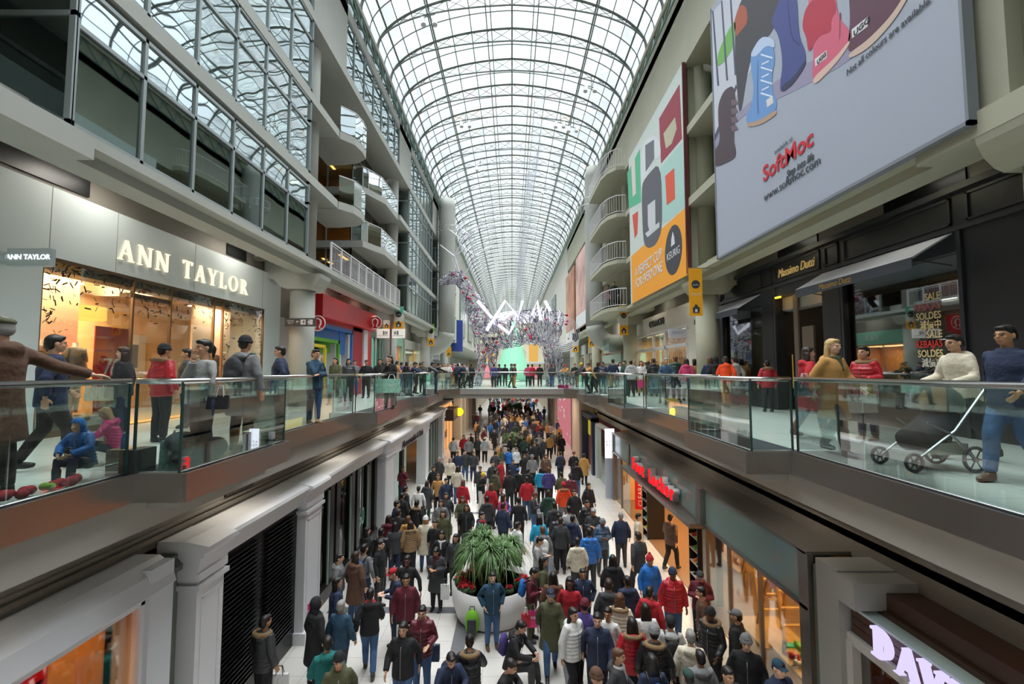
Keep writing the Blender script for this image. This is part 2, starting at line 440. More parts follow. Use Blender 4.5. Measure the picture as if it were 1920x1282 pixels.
for k, (z0, z1) in enumerate(H):
    winwall(-1, 6.66, 14.6, z0, z1 - .12 if k == 0 else z1, z0 + 1.6 if k < 2 else z0 + 1.75, 6, glass_w if k == 0 else glass_w2, gl2=glass_w2)
    endglass(-1, 6.66, z0, z1, 6.6, 8.2, z0 + 1.7); endglass(-1, 14.6, z0, z1, 6.6, 8.2, z0 + 1.7)
    winwall(-1, 1.0, 6.6, z0, z1, z0 + 1.7, 3, glass_w, x=8.2)
    winwall(-1, 29.0, 37.6, z0, z1, z0 + 1.7, 7, glass_w2); endglass(-1, 29.0, z0, z1, 6.6, 8.2, z0 + 1.7)
    winwall(-1, 40.4, 48.6, z0, z1, z0 + 1.7, 6, glass_w2); endglass(-1, 40.4, z0, z1, 6.6, 8.2, z0 + 1.7)
for y0, y1, n in ((6.66, 14.6, 6), (17.2, 26.6, 7), (29, 37.6, 7), (40.4, 48.6, 6)):
    winwall(-1, y0, y1, L6, 20.3, None, n, glass_w2)
    winwall(-1, y0, y1, 20.75, SPR - .1, None, n, glassmat('green_strip_glass', (.3, .5, .45), .4))
# interiors behind the window bays: dim office rooms
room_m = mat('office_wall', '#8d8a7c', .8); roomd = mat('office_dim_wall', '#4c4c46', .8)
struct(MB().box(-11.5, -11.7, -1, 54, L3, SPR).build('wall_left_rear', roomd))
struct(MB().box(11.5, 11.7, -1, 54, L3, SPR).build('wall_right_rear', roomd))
for y in (6.5, 15.2, 27.6, 38.5, 49.5): struct(MB().box(-8.3, -11.5, y - .1, y + .1, L3, L6).build('wall_partition', room_m))
# parapet band with round openings
for side, nm in ((-1, 'left'), (1, 'right')):
    m_ = concrete if side < 0 else concreteR
    b = MB(); b.box(side * XW, side * (XW + .5), -1, 54, 20.3, 20.75); b.box(side * (XW - .1), side * (XW + .6), -1, YE, SPR - .12, SPR + .1)
    if side > 0: b.box(side * XW, side * (XW + .4), -1, 54, L6, SPR - .1)
    struct(b.build('trim_parapet_' + nm, m_))
    if side < 0:
        for y in (16.1, 27.7, 39.0):
            b = MB(); b.box(side * XW, side * (XW + .4), y - 1.5, y + 1.5, L6, SPR - .1); b.cur = 1
            for k in range(4):
                yy = y + 1.9 + k * .75 - 2.9
                b.add([(side * (XW - .01), yy + .26 * math.cos(a * PI / 8), 21.0 + .26 * math.sin(a * PI / 8)) for a in range(16)], [tuple(range(16))])
            struct(b.build('wall_parapet_panel', [m_, dark_m]))
# right facade grid: between the billboards, wall piers with openings
for y in (18.2,): struct(MB().box(6.9, 7.6, y - .12, y + .12, L3, L6).build('wall_right_pier', concreteR))
struct(MB().box(7.7, 8.0, -1, 25.6, L3, L6).build('wall_right_infill', mat('olive_infill', '#7d8a72', .7)))
struct(MB().box(XW + .15, XW + .4, 17.0, 25.2, L3, L6).build('wall_right_behind_banner', concreteR))
struct(MB().box(XW + .15, XW + .4, 6.0, 14.5, L3, L6).build('wall_right_behind_billboard', concreteR))
for y in (3.2, 5.2): struct(MB().box(6.8, 7.4, y - .1, y + .1, L3, L6).build('wall_right_near_pier', mat('olive_pier', '#77836b', .7)))
# large ventilation ducts, both sides
for side, y, xd, r in ((-1, 40.0, 5.75, .72), (1, 33.6, 6.1, .66)):
    x = side * xd
    t = thing('ventilation_duct', 'huge white vertical duct pipe standing against the %s facade' % ('left' if side < 0 else 'right'), 'duct', (x, y, 8))
    pass
    b = MB(); b.tube([(x, y, z) for z in (9.4, 12, 16, 20.5)] + [(x, y, 21.3)], [r, r, r, r, r * .8], 24); b.build('vertical_pipe', concrete, t, True)
    b = MB(); b.tube([(x, y, 9.4)] + [(x + side * 1.3 * (1 - math.cos(a * PI / 12)), y, 9.4 - 1.3 * math.sin(a * PI / 12)) for a in range(1, 7)] + [(x + side * 2.0, y, 8.1)], r, 24); b.build('elbow', concrete, t, True)
    b = MB()
    for z in (18.2, 18.7): b.tube([(x + 1.15 * math.cos(a * PI / 8), y + 1.15 * math.sin(a * PI / 8), z) for a in range(16)], .03, 6, closed=True)
    for a in range(16): b.tube([(x + 1.15 * math.cos(a * PI / 8), y + 1.15 * math.sin(a * PI / 8), z) for z in (17.8, 18.7)], .02, 5)
    b.build('ladder_ring', rail_m, t)
# ------------------------------------------------------------------ vaulted glass roof
roof = sempty('ceiling', (0, 0, SPR))
def arch(t, drop=0):
    """t -1..1 across the hall; flattened vault with a slight point at the ridge"""
    a = abs(t); z = (RDG - SPR) * (0.90 * math.sqrt(max(0, 1 - a ** 2.1)) + .10 * (1 - a))
    return (t * 6.55, SPR + .1 + z - drop)
NP = 18
ts = [math.sin((i / NP * 2 - 1) * PI / 2 * .98) / math.sin(PI / 2 * .98) for i in range(NP + 1)]
fine = [math.sin((i / 48 * 2 - 1) * PI / 2) for i in range(49)]
def ribmesh(w, drop, name, m):
    b = MB(); b.tube([(arch(t)[0], 0, arch(t)[1] - drop) for t in fine], w, 5); return b.mesh(name, m)
b = MB(); b.tube([(arch(t)[0], 0, arch(t)[1]) for t in fine], .07, 6)
b.cur = 0
for i, t in enumerate(ts):
    if 2 <= i <= NP - 2:
        a = arch(t); d = (1 - (t / .97) ** 2) * .62 + .1
        if i < NP - 2:
            t2 = ts[i + 1]; a2 = arch(t2); d2 = (1 - (t2 / .97) ** 2) * .62 + .1
            b.bar((a[0], 0, a[1]), (a2[0], 0, a2[1] - d2), .022); b.bar((a[0], 0, a[1] - d), (a2[0], 0, a2[1]), .022)
b.tube([(arch(t)[0], 0, arch(t)[1] - (1 - (t / .97) ** 2) * .62 - .1) for t in fine if abs(t) < .97], .045, 6)
rib_me = b.mesh('rib', roof_m)
thin_me = ribmesh(.03, 0, 'glazing_bar', roof_m)
y = 23.85 - 2.45 * 8
ribs = []
while y < YE - 8:
    o = bpy.data.objects.new('rib', rib_me); COL.objects.link(o); o.location = (0, y, 0); o.parent = roof; o.matrix_parent_inverse = roof.matrix_basis.inverted(); ribs.append(y)
    for q in (1.225,):
        o = bpy.data.objects.new('glazing_bar', thin_me); COL.objects.link(o); o.location = (0, y + q, 0); o.parent = roof; o.matrix_parent_inverse = roof.matrix_basis.inverted()
    y += 2.45
for i, t in enumerate(ts):
    a = arch(t); r = .05 if i in (2, 5, 9, 13, 16) else .028
    b = MB(); b.tube([(a[0], 0, a[1]), (a[0], YE, a[1])], r, 5); 
    if i in (5, 13): b.tube([(a[0], 0, a[1] - .42), (a[0], YE, a[1] - .42)], .04, 5)
    b.build('purlin', roof_m, roof)
b = MB()
for s in (-1, 1):
    b.tube([(s * 1.3, 0, RDG - .75), (s * 1.3, YE, RDG - .75)], .03, 5)
b.build('catwalk_rail', roof_m, roof)
vs_ = []; fs = []
for j, y in enumerate((0, YE)):
    for t in ts: a = arch(t); vs_.append((a[0], y, a[1] + .08))
n = len(ts)
for i in range(n - 1): fs.append((i, i + 1, n + i + 1, n + i))
MB().add(vs_, fs).build('glazing', glass_roof, roof)
# gutters and teal lattice along the springing
for side in (-1, 1):
    b = MB(); x = side * (XW - .02)
    b.box(x, x + side * .12, 0, YE, SPR - .02, SPR + .2)
    yy = 2.0
    while yy < 75:
        b.bar((x, yy, SPR - .1), (x - side * .25, yy + .6, SPR - 1.1), .05); b.bar((x - side * .25, yy + .6, SPR - 1.1), (x, yy + 1.2, SPR - .1), .05)
        yy += 1.225
    b.tube([(x - side * .25, 0, SPR - 1.1), (x - side * .25, 75, SPR - 1.1)], .04, 5)
    struct(b.build('trim_eaves_' + ('left' if side < 0 else 'right'), roof_g))
# end wall and farther side walls
struct(MB().box(-14, 14, YE, YE + .3, 0, SPR).build('wall_end', mat('far_cream', '#d8cfb8', .7)))
for side, nm in ((-1, 'left'), (1, 'right')):
    struct(MB().box(side * (XW + .1), side * 14, 54, YE, L3 - .4, SPR).build('wall_far_' + nm, mat('far_wall_white', '#c6c4ba', .7)))
    struct(MB().box(side * 14, side * 14.3, -1, YE, 0, SPR + .5).build('wall_outer_' + nm, concrete))
    for k in range(8):
        y = 58 + k * 11
        if side < 0 or k > 0:
            b = MB(); b.box(side * (XW - .1), side * (XW + .1), y, y + 6.5, 10.6, 17.6)
            for z in (12.9, 15.3): b.box(side * (XW - .13), side * (XW - .1), y, y + 6.5, z, z + .15)
            for yy in (1.6, 3.2, 4.9): b.box(side * (XW - .13), side * (XW - .1), y + yy, y + yy + .12, 10.6, 17.6)
            WN[0] += 1
            struct(b.build('window_%d' % WN[0], mat('far_glazing', '#7f8c8c', .15)))
struct(MB().box(-14, 14, -1.4, -1.1, 0, 26).build('wall_behind', concrete))
# ================================================================== UPPER LEVEL SHOPS, LEFT
cream = mat('warm_cream_wall', '#e9c79a', .8); cream2 = mat('peach_display_panel', '#e8cdb4', .8); red_m = mat('sale_red', '#d3141f', .5)
gold_l = emat('warm_lamp_glow', '#ffd9a0', 5); white_l = emat('white_lamp_glow', '#fff3e0', 5); tube_l = emat('office_tube_glow', '#ffc36b', 6)
letter_l = emat('lit_cream_letter', '#ffe9c4', 1.15)
def quad_pts(a, b, w):  # a slanted stroke between two points, cut level
    return [(a[0] - w / 2, a[1]), (a[0] + w / 2, a[1]), (b[0] + w / 2, b[1]), (b[0] - w / 2, b[1])]
def ring(cx, cy_, rx, ry, tx, ty, a0=0, a1=360, n=20):
    P = []
    for i in range(n):
        a, c = math.radians(a0 + (a1 - a0) * i / n), math.radians(a0 + (a1 - a0) * (i + 1) / n)
        P.append([(cx + rx * math.cos(a), cy_ + ry * math.sin(a)), (cx + rx * math.cos(c), cy_ + ry * math.sin(c)),
                  (cx + (rx - tx) * math.cos(c), cy_ + (ry - ty) * math.sin(c)), (cx + (rx - tx) * math.cos(a), cy_ + (ry - ty) * math.sin(a))])
    return P
def R_(x0, x1, y0, y1): return [(x0, y0), (x1, y0), (x1, y1), (x0, y1)]
TH, tn, sf = .13, .045, .035
GL = {
 'A': (.86, [quad_pts((.1, 0), (.43, 1), tn), quad_pts((.76, 0), (.43, 1), TH), R_(.24, .66, .32, .32 + tn), R_(-.02, .24, 0, sf), R_(.6, .9, 0, sf)]),
 'N': (.9, [R_(.1, .1 + tn, 0, 1), R_(.76, .76 + tn, 0, 1), quad_pts((.74, 0), (.13, 1), TH), R_(0, .26, 0, sf), R_(0, .16, 1 - sf, 1), R_(.64, .92, 1 - sf, 1)]),
 'T': (.78, [R_(.33, .33 + TH, 0, 1), R_(.03, .76, 1 - tn, 1), R_(.24, .56, 0, sf), R_(.03, .06, .8, 1), R_(.73, .76, .8, 1)]),
 'Y': (.84, [R_(.36, .36 + TH, 0, .5), quad_pts((.42, .45), (.1, 1), TH), quad_pts((.45, .45), (.74, 1), tn), R_(.26, .6, 0, sf), R_(-.02, .26, 1 - sf, 1), R_(.62, .88, 1 - sf, 1)]),
 'L': (.72, [R_(.12, .12 + TH, 0, 1), R_(.02, .66, 0, tn), R_(.02, .36, 1 - sf, 1), R_(.63, .66, 0, .24)]),
 'O': (1.0, ring(.46, .5, .46, .52, .12, .045, n=28)),
 'R': (.84, [R_(.12, .12 + TH, 0, 1), R_(.02, .36, 0, sf), R_(.02, .2, 1 - sf, 1), quad_pts((.74, 0), (.38, .5), TH), R_(.64, .88, 0, sf)] + ring(.32, .74, .3, .26, .11, .045, -90, 90, 12)),
 'D': (.9, [R_(.12, .12 + TH + .03, 0, 1), R_(.0, .3, 0, .09), R_(.0, .3, .91, 1)] + ring(.28, .5, .5, .5, .16, .09, -90, 90, 14)),
 'V': (.86, [quad_pts((.43, 0), (.12, 1), TH + .03), quad_pts((.43, 0), (.74, 1), .08), R_(-.02, .28, .92, 1), R_(.6, .88, .92, 1)]),
 'I': (.4, [R_(.12, .28, 0, 1), R_(.0, .4, 0, .09), R_(.0, .4, .91, 1)]), ' ': (.5, []) }
GL['X'] = GL['A']
def serif(word, face, start, h, m, parent, depth=.04, gap=.12, bold=0):
    """each letter is a part; start = lower left corner of the word on the wall"""
    M = FR[face]; x = 0
    for ch in word:
        wd, polys = GL[ch]
        if polys:
            b = MB()
            for P in polys:
                n0 = len(b.v); b.prism([(p[0] * h + x, p[1] * h) for p in P], 0, depth, 'z')
            b.v = [tuple(M @ Vector(p) + Vector(start)) for p in b.v]
            b.build('letter_' + ch.lower(), m, parent)
        x += (wd + gap) * h
    return x
# --- the cream clothing shop with lit serif letters
XS = -8.4
t = thing('storefront', 'white clothing shop front with large lit serif letters above a glowing window', 'shop front', (XS, 12, U))
b = MB(); b.box(XS, XS - .25, 1.0, 16.53, 8.2, 9.48); b.box(XS, XS - .25, 1.0, 8.12, U, 8.2); b.box(XS, XS - .25, 15.5, 16.53, U, 8.2)
b.box(XS - .25, -11.4, 16.4, 16.53, U, 9.2); b.build('white_facade', whitef, t)
b = MB()
for y in (8.2, 9.6, 12.0, 16.3 - 1.0): b.box(XS + .001, XS + .004, y, y + .012, 8.2, 9.48)
b.build('panel_joints', mat('joint_grey', '#8e9798', .6), t)
serif('ANN TAYLOR', 'L', (XS + .01, 9.62, 8.5), .44, letter_l, t, .05, .29)
b = MB()
for y in (8.12, 10.12, 11.25, 12.9, 13.3, 15.46): b.box(XS - .02, XS - .08, y, y + .04, U, 8.2)
b.box(XS - .02, XS - .1, 8.12, 15.5, 8.14, 8.2); b.box(XS - .02, XS - .1, 8.12, 10.12, U, U + .12); b.box(XS - .02, XS - .1, 12.9, 15.5, U, U + .12)
b.box(XS - .05, XS - .3, 10.1, 11.3, 7.75, 7.85); b.build('window_frame', mat('bronze_frame', '#6b5a48', .35, metal=.6), t)
for a, c in ((8.16, 10.1), (10.16, 11.25), (11.3, 12.88), (13.34, 15.46)): MB().box(XS - .045, XS - .055, a, c, U + .1, 8.15).build('glass_pane', glass_s, t)
b = MB(); b.box(-11.4, -11.5, 7.9, 16.4, U, 8.25); b.box(XS - .25, -11.4, 7.9, 8.0, U, 8.25); b.build('interior_walls', cream, t)
b = MB(); b.box(XS - .25, -11.4, 7.9, 16.4, 8.2, 8.3); b.build('interior_ceiling', mat('shop_ceiling_cream', '#e8d3b0', .8), t)
b = MB(); b.box(XS - .25, -11.4, 7.9, 16.4, U + .006, U + .02); b.build('interior_floor', mat('shop_floor_tan', '#c9a77a', .4), t)
b = MB(); b.box(-9.5, -9.56, 8.0, 10.0, U + .15, 8.1); b.build('display_back_panel', cream2, t)
b = MB(); b.box(-9.5, -9.56, 13.6, 15.4, U + .15, 8.1); b.build('display_back_panel', cream2, t)
b = MB(); b.box(XS - .12, -9.5, 8.0, 10.0, U, U + .3); b.box(XS - .12, -9.5, 13.4, 15.4, U, U + .3); b.build('display_plinth', mat('plinth_grey', '#8f8a80', .6), t)
rnd = random.Random(4)
for y0, y1, edge_ in ((8.2, 10.1, 0), (10.2, 12.8, 1), (13.4, 15.4, 2)):
    b = MB()
    for k in range(150 if edge_ != 1 else 90):
        u = rnd.random(); v = rnd.random()
        if edge_ == 1: yy = y0 + u * (y1 - y0); zz = 8.13 - v * v * .9
        elif rnd.random() < .5: yy = y0 + u * (y1 - y0); zz = 8.13 - v * v * .8
        else:
            yy = (y0 + abs(rnd.gauss(0, .22))) if (edge_ == 0 or rnd.random() < .5) else y1 - abs(rnd.gauss(0, .14)); zz = 5.8 + v * 2.3
        if yy > y1 or yy < y0: continue
        a = rnd.uniform(0, PI); L = rnd.uniform(.05, .14); w_ = rnd.choice((.012, .02, .028))
        dy, dz = math.cos(a) * L, math.sin(a) * L; ny, nz_ = -math.sin(a) * w_ / 2, math.cos(a) * w_ / 2
        x = XS - .04
        b.add([(x, yy - dy / 2 - ny, zz - dz / 2 - nz_), (x, yy + dy / 2 - ny, zz + dz / 2 - nz_), (x, yy + dy / 2 + ny, zz + dz / 2 + nz_), (x, yy - dy / 2 + ny, zz - dz / 2 + nz_)], [(0, 1, 2, 3)])
    b.build('confetti_decal', black_m, t)
for y in (8.8, 10.8, 12.4, 14.6):
    for x in (-9.0, -10.3):
        b = MB(); b.lathe([(.09, 0), (.09, .02)], x, y, 12, 8.18); b.build('downlight', white_l, t)
area('shop_lamp', (-9.9, 10.6, 8.1), 2.2, 330, (1, .66, .32), sy=3)
area('shop_lamp', (-9.0, 9.0, 8.1), .8, 105, (1, .74, .45), sy=1.6); area('shop_lamp', (-9.0, 14.5, 8.1), .8, 105, (1, .74, .48), sy=1.6)
t = thing('pendant_lamp', 'yellow drum pendant lamp hanging inside the shop with lit serif letters', 'lamp', (-10.4, 10.6, 7.5))
b = MB(); b.lathe([(.55, 0), (.55, .3)], -10.4, 10.9, 24, 7.35); b.build('lamp_shade', emat('yellow_shade_glow', '#ffc45a', 1.6), t, True)
b = MB(); b.tube([(-10.4, 10.9, 7.6), (-10.4, 10.9, 8.2)], .015, 6); b.build('cord', black_m, t)
t = thing('sale_poster', 'tall red sale poster standing behind the clothing shop window, white 70 on it', 'poster', (-8.9, 9.9, U))
b = MB(); b.box(-8.88, -8.9, 9.75, 10.6, 5.75, 7.08); b.build('poster_sheet', red_m, t)
text('numerals', '70', (-8.87, 10.2, 6.2), .5, 'L', mat('white_print', '#f2efe8', .6), t, .002)
text('percent_print', '% OFF', (-8.87, 10.35, 5.9), .13, 'L', MATS['white_print'], t, .002)
b = MB(); b.box(-8.88, -8.9, 9.8, 10.5, U + .02, 5.6); b.build('lower_poster_sheet', red_m, t)
t = thing('framed_picture', 'framed photograph on the rear wall of the lit clothing shop', 'picture', (-11.35, 13.4, 6))
b = MB(); b.box(-11.38, -11.34, 13.1, 14.2, 5.9, 7.2); b.build('frame', whitep, t)
b = MB(); b.box(-11.34, -11.33, 13.4, 13.9, 6.2, 6.9); b.build('print', mat('dark_print', '#4c3526', .6), t)
t = thing('projecting_sign', 'small grey blade sign with lit serif lettering jutting from the left shop pier', 'sign', (-8.0, 7.5, 8.0))
b = MB(); b.box(-8.28, -7.58, 7.42, 7.52, 7.84, 8.13); b.build('sign_box', mat('sign_grey', '#a8b3b4', .35), t)
b = MB(); b.tube([(-8.4, 7.47, 7.98), (-8.26, 7.47, 7.98)], .1, 14); b.build('mount', MATS['sign_grey'], t)
text('lettering', 'ANN TAYLOR', (-7.93, 7.415, 7.98), .115, 'F', emat('sign_text_glow', '#f0fbff', 1.5), t, .002, bold=.002)
# recess wall with pipe between the two shops
struct(MB().box(-8.55, -8.65, 16.53, 18.0, U, 8.1).build('wall_left_recess', mat('pinkish_wall', '#b3a9a4', .7)))
# mannequins
def mannequin(loc, rz, label, top, col, head=True, name='mannequin'):
    t = thing(name, label, 'mannequin', loc)
    skin = mat('mannequin_plastic', '#e8ddcf', .4)
    b = MB(); b.tube([(0, 0, .0), (0, 0, .9)], .012, 6); b.lathe([(.16, 0), (.16, .015)], 0, 0, 16); b.build('stand', steel, t)
    b = MB(); b.tube([(0, 0, .78), (0, 0, .88), (0, .0, 1.0), (0, 0, 1.15), (0, 0, 1.28), (0, 0, 1.38), (0, 0, 1.42), (0, 0, 1.5)], [.13, .16, .13, .155, .165, .12, .055, .05], 14)
    if head: b.ell((0, 0, 1.6), (.075, .09, .115), 14, 10)
    for s in (-1, 1): b.tube([(s * .17, 0, 1.36), (s * .24, .02, 1.1), (s * .2, -.08, .88)], [.045, .036, .025], 8)
    b.tube([(-.08, 0, .8), (-.08, 0, .4), (-.08, 0, .06)], [.08, .055, .035], 8); b.tube([(.08, 0, .8), (.08, 0, .4), (.08, 0, .06)], [.08, .055, .035], 8)
    b.build('mannequin_body', skin, t, True)
    b = MB(); b.tube([(0, 0, .72), (0, 0, .9), (0, 0, 1.0), (0, 0, 1.2), (0, 0, 1.34), (0, 0, 1.4)], [.2, .19, .16, .185, .18, .1], 14, caps=False)
    for s in (-1, 1): b.tube([(s * .16, 0, 1.37), (s * .25, .02, 1.1)], [.065, .055], 8)
    b.build(top, col, t, True)
    for c in t.children: c.matrix_parent_inverse = Matrix()
    t.rotation_euler = (0, 0, rz)
    return t
mannequin((-9.0, 8.75, 5.2), PI / 2, 'headless white mannequin in a brown vest, leftmost in the shop window', 'brown_vest', mat('brown_knit', '#8b6a52', .9, bump=.4), False)
mannequin((-9.05, 9.5, 5.2), PI / 2, 'mannequin in a dark sequinned dress beside the brown vest one', 'sequin_dress', mat('dark_sequins', '#4a4038', .4, bump=.8, bscale=60), False)
mannequin((-9.0, 13.8, 5.2), PI / 2, 'mannequin in a striped top in the right shop window bay', 'striped_top', mat('striped_knit', '#6b5a52', .9, var=.5, vscale=12), False)
# --- the athletic wear shop: nested colour portals
t = thing('storefront', 'red shop front with nested blue, green and yellow portals', 'shop front', (-8.0, 21, U))
rm = mat('gloss_red_panel', '#d8202b', .3, var=.08, vscale=1); bm_ = mat('portal_blue', '#2f6fc0', .45); gm = mat('portal_green', '#5da324', .45); ym = mat('portal_yellow', '#e9cf3a', .45)
b = MB(); b.box(-7.62, -8.58, 18.35, 25.7, 8.3, 9.22); b.build('red_header', rm, t)
b = MB(); b.box(-7.9, -8.6, 24.95, 25.7, U, 8.3); b.build('red_pillar', rm, t)
b = MB(); b.box(-7.95, -8.6, 17.9, 24.5, 8.12, 8.3); b.box(-7.95, -8.2, 22.9, 24.3, U, 8.3); b.build('red_reveal', mat('portal_deep_red', '#a81c28', .5), t)
b = MB(); b.box(-7.85, -8.2, 24.3, 24.95, U, 8.28); b.box(-8.05, -8.4, 22.5, 22.75, U, 7.9); b.box(-8.2, -8.6, 21.2, 22.0, U, 7.35); b.build('white_jambs', whitep, t)
b = MB(); b.box(-7.95, -8.5, 17.9, 22.9, 7.95, 8.12); b.box(-7.95, -8.05, 22.75, 22.92, U, 8.12); b.box(-8.2, -8.6, 17.9, 22.4, 7.45, 7.95); b.box(-8.18, -8.6, 21.7, 22.4, 6.9, 7.95); b.build('blue_portal', bm_, t)
b = MB(); b.box(-8.0, -8.6, 17.9, 21.3, 7.35, 7.5); b.box(-8.0, -8.1, 21.1, 21.3, U, 7.5); b.box(-8.3, -8.6, 17.9, 20.9, 6.9, 7.35); b.build('green_portal', gm, t)
b = MB(); b.box(-8.05, -8.6, 17.9, 19.9, 7.1, 7.22); b.box(-8.05, -8.15, 19.78, 19.9, U, 7.2); b.build('yellow_portal', ym, t)
b = MB(); b.box(-8.3, -8.6, 17.9, 19.7, 6.7, 7.1); b.build('orange_lintel', mat('portal_orange', '#f0a01c', .5), t)
b = MB(); b.box(-8.2, -8.35, 19.0, 19.75, U, 6.8); b.box(-8.2, -8.35, 17.9, 19.4, 6.6, 6.72); b.box(-8.6, -8.7, 19.4, 24.6, U, 8.1); b.build('white_inner_wall', whitep, t)
b = MB(); b.box(-11.0, -11.1, 17.9, 25.0, U, 8); b.build('interior_rear', cream, t)
def logo(loc, face, r, par):
    M = FR[face]; c = Vector(loc)
    b = MB(); b.lathe([(r, 0), (r, .05)], 0, 0, 28); b.v = [tuple(M @ Vector(p) + c) for p in b.v]; b.build('logo_disc', rm, par)
    P = [(-.62, -.62), (-.28, -.62), (-.22, -.45), (-.42, -.05), (-.38, .35), (0, .62), (.38, .35), (.42, -.05), (.22, -.45), (.28, -.62), (.62, -.62)]
    b = MB()
    b.tube([(p[0] * r, p[1] * r * 1.05, .058) for p in P], [.05 * r, .07 * r, .1 * r, .13 * r, .13 * r, .08 * r, .13 * r, .13 * r, .1 * r, .07 * r, .05 * r], 6)
    b.tube([(r * .95 * math.cos(a * PI / 14), r * .95 * math.sin(a * PI / 14), .05) for a in range(28)], .02, 4, closed=True)
    b.v = [tuple(M @ Vector(p) + c) for p in b.v]; b.build('logo_mark', mat('logo_white', '#f3f0ee', .4), par)
t2 = thing('round_sign', 'round red sign with white omega-like emblem jutting beside the white column', 'sign', (-7.5, 17.6, 7.8)); logo((-7.45, 17.55, 7.93), 'F', .3, t2); b = MB(); b.tube([(-7.45, 17.58, 7.93), (-8.55, 17.58, 7.93)], .025, 6); b.build('bracket', steel, t2)
t2 = thing('round_sign', 'round red sign with white emblem at the far end of the red shop front', 'sign', (-7.5, 25, 8.6)); logo((-7.45, 24.9, 8.72), 'F', .36, t2)
area('shop_lamp', (-9.6, 20, 7.9), 1.5, 90, (1, .75, .45), sy=3)
# signs on posts
t = thing('wayfinding_sign', 'dark wayfinding sign with arrow and restroom pictograms on the white column', 'sign', (-7.3, 15.55, 7.8))
b = MB(); b.box(-7.72, -6.68, 15.52, 15.6, 7.62, 7.9); b.build('sign_board', mat('sign_charcoal', '#3b3d40', .4), t)
b = MB()
for x in (-7.1, -6.86): b.box(x - .085, x + .085, 15.51, 15.52, 7.68, 7.85)
b.build('pictogram_tiles', whitep, t)
text('arrow', '\u2190', (-7.28, 15.515, 7.77), .14, 'F', whitep, t, .002, bold=.004)
text('lettering', 'Washrooms\nTelephones\nElevator', (-7.53, 15.515, 7.77), .05, 'F', whitep, t, .001)
text('pictograms', 'iI  \u2195', (-6.98, 15.505, 7.765), .14, 'F', black_m, t, .001, bold=.004)
def postsign(px, py, Y, label):
    x, _, z = atY(px, py, Y)
    t = thing('shop_blade_sign', label, 'sign', (x, Y, z))
    for s in (-1, 1):
        b = MB(); b.box(x + s * .08, x + s * .8, Y - .05, Y + .05, z - .26, z + .26); b.build('sign_box', mat('lightbox_white', '#f4f3ea', .4, emit=.25), t)
        text('lettering', 'H', (x + s * .25, Y - .055, z + .02), .3, 'F', black_m, t, .002, bold=.012, sx=.6)
        text('lettering_second', 'B', (x + s * .4, Y - .055, z + .02), .3, 'F', black_m, t, .002, bold=.012, sx=.6)
        b = MB(); b.box(x + s * .12, x + s * .74, Y - .056, Y - .05, z - .14, z - .12); b.build('line_mark', black_m, t)
    b = MB(); b.box(x - .05, x + .05, Y - .04, Y + .04, U, z + .9); b.build('post', steel, t)
postsign(733, 625, 26.2, 'pair of white rounded box signs on a slim steel post by the walkway')
def mug(b, x, Y, z, w, h):
    b.prism([(x - w / 2, z), (x + w * .4, z), (x + w / 2, z + h), (x - w / 2, z + h)], Y - .004, Y, 'y')
ban_o = mat('banner_orange', '#eda613', .7); ban_w = mat('banner_white', '#d9d6cc', .7); ban_k = mat('banner_charcoal', '#33343a', .6); ban_t = mat('banner_teal', '#5fb89d', .7); ban_g = mat('banner_green', '#7fae3a', .7)
def banner(x0p, y0p, x1p, y1p, Y, cols, label, post=True, txt=True):
    x0, _, z1 = atY(x0p, y0p, Y); x1, _, z0 = atY(x1p, y1p, Y)
    t = thing('hanging_banner', label, 'banner', ((x0 + x1) / 2, Y, z0))
    n = len(cols); w = x1 - x0; xc = (x0 + x1) / 2
    for i, c in enumerate(cols):
        a = z1 - (z1 - z0) * i / n; c2 = z1 - (z1 - z0) * (i + 1) / n
        MB().box(x0, x1, Y - .012, Y + .012, c2, a).build('banner_panel', c, t)
    h = (z1 - z0)
    b = MB(); b.prism([(xc - w * .24, z0 + w * .22), (xc + w * .24, z0 + w * .22), (xc + w * .27, z0 + w * .62), (xc + w * .12, z0 + w * .7), (xc + w * .1, z0 + w * .85), (xc - w * .1, z0 + w * .85), (xc - w * .12, z0 + w * .7), (xc - w * .27, z0 + w * .62)], Y - .018, Y - .012, 'y')
    b.build('brewer_print', ban_k, t)
    b = MB(); mug(b, xc, Y - .018, z0 + w * .28, w * .18, w * .22); b.build('mug_print', ban_w, t)
    if h > 2.2 * w:
        zc = z1 - h * .34
        b = MB(); b.prism([(xc + w * .32 * math.cos(a * PI / 10), zc + w * .32 * math.sin(a * PI / 10)) for a in range(20)], Y - .018, Y - .012, 'y'); b.build('round_badge', ban_k, t)
        if txt: text('badge_lettering', 'KEURIG', (xc, Y - .02, zc - .02), w * .13, 'F', ban_w, t, .001)
        if txt: text('slogan', 'A PERFECT CUP\nFOR EVERYONE', (xc, Y - .014, z1 - h * .55), w * .1, 'F', ban_w, t, .001)
    b = MB(); b.tube([(x0 - .03, Y, z1 + .01), (x1 + .5 if x0 > 0 else x1 + .03, Y, z1 + .01)] if x0 > 0 else [(x0 - .5, Y, z1 + .01), (x1 + .03, Y, z1 + .01)], .015, 6); b.build('hanging_rod', steel, t)
banner(1291, 503, 1318, 592, 15.4, [ban_o], 'long orange banner with round black badge beside the black shop front')
banner(1161, 573, 1178, 628, 27.2, [ban_o, ban_w, ban_o], 'orange and white banner left of the white handbag shop')
banner(1103, 629, 1116, 650, 38, [ban_o], 'small orange banner with black brewer below the big white duct', txt=False)
banner(1073, 625, 1085, 660, 42, [ban_k, ban_w, ban_o], 'grey, white and orange banner farthest along the right walkway', txt=False)
banner(739, 575, 756, 617, 26.9, [ban_t, ban_w, ban_o], 'teal, white and orange banner above the white box signs')
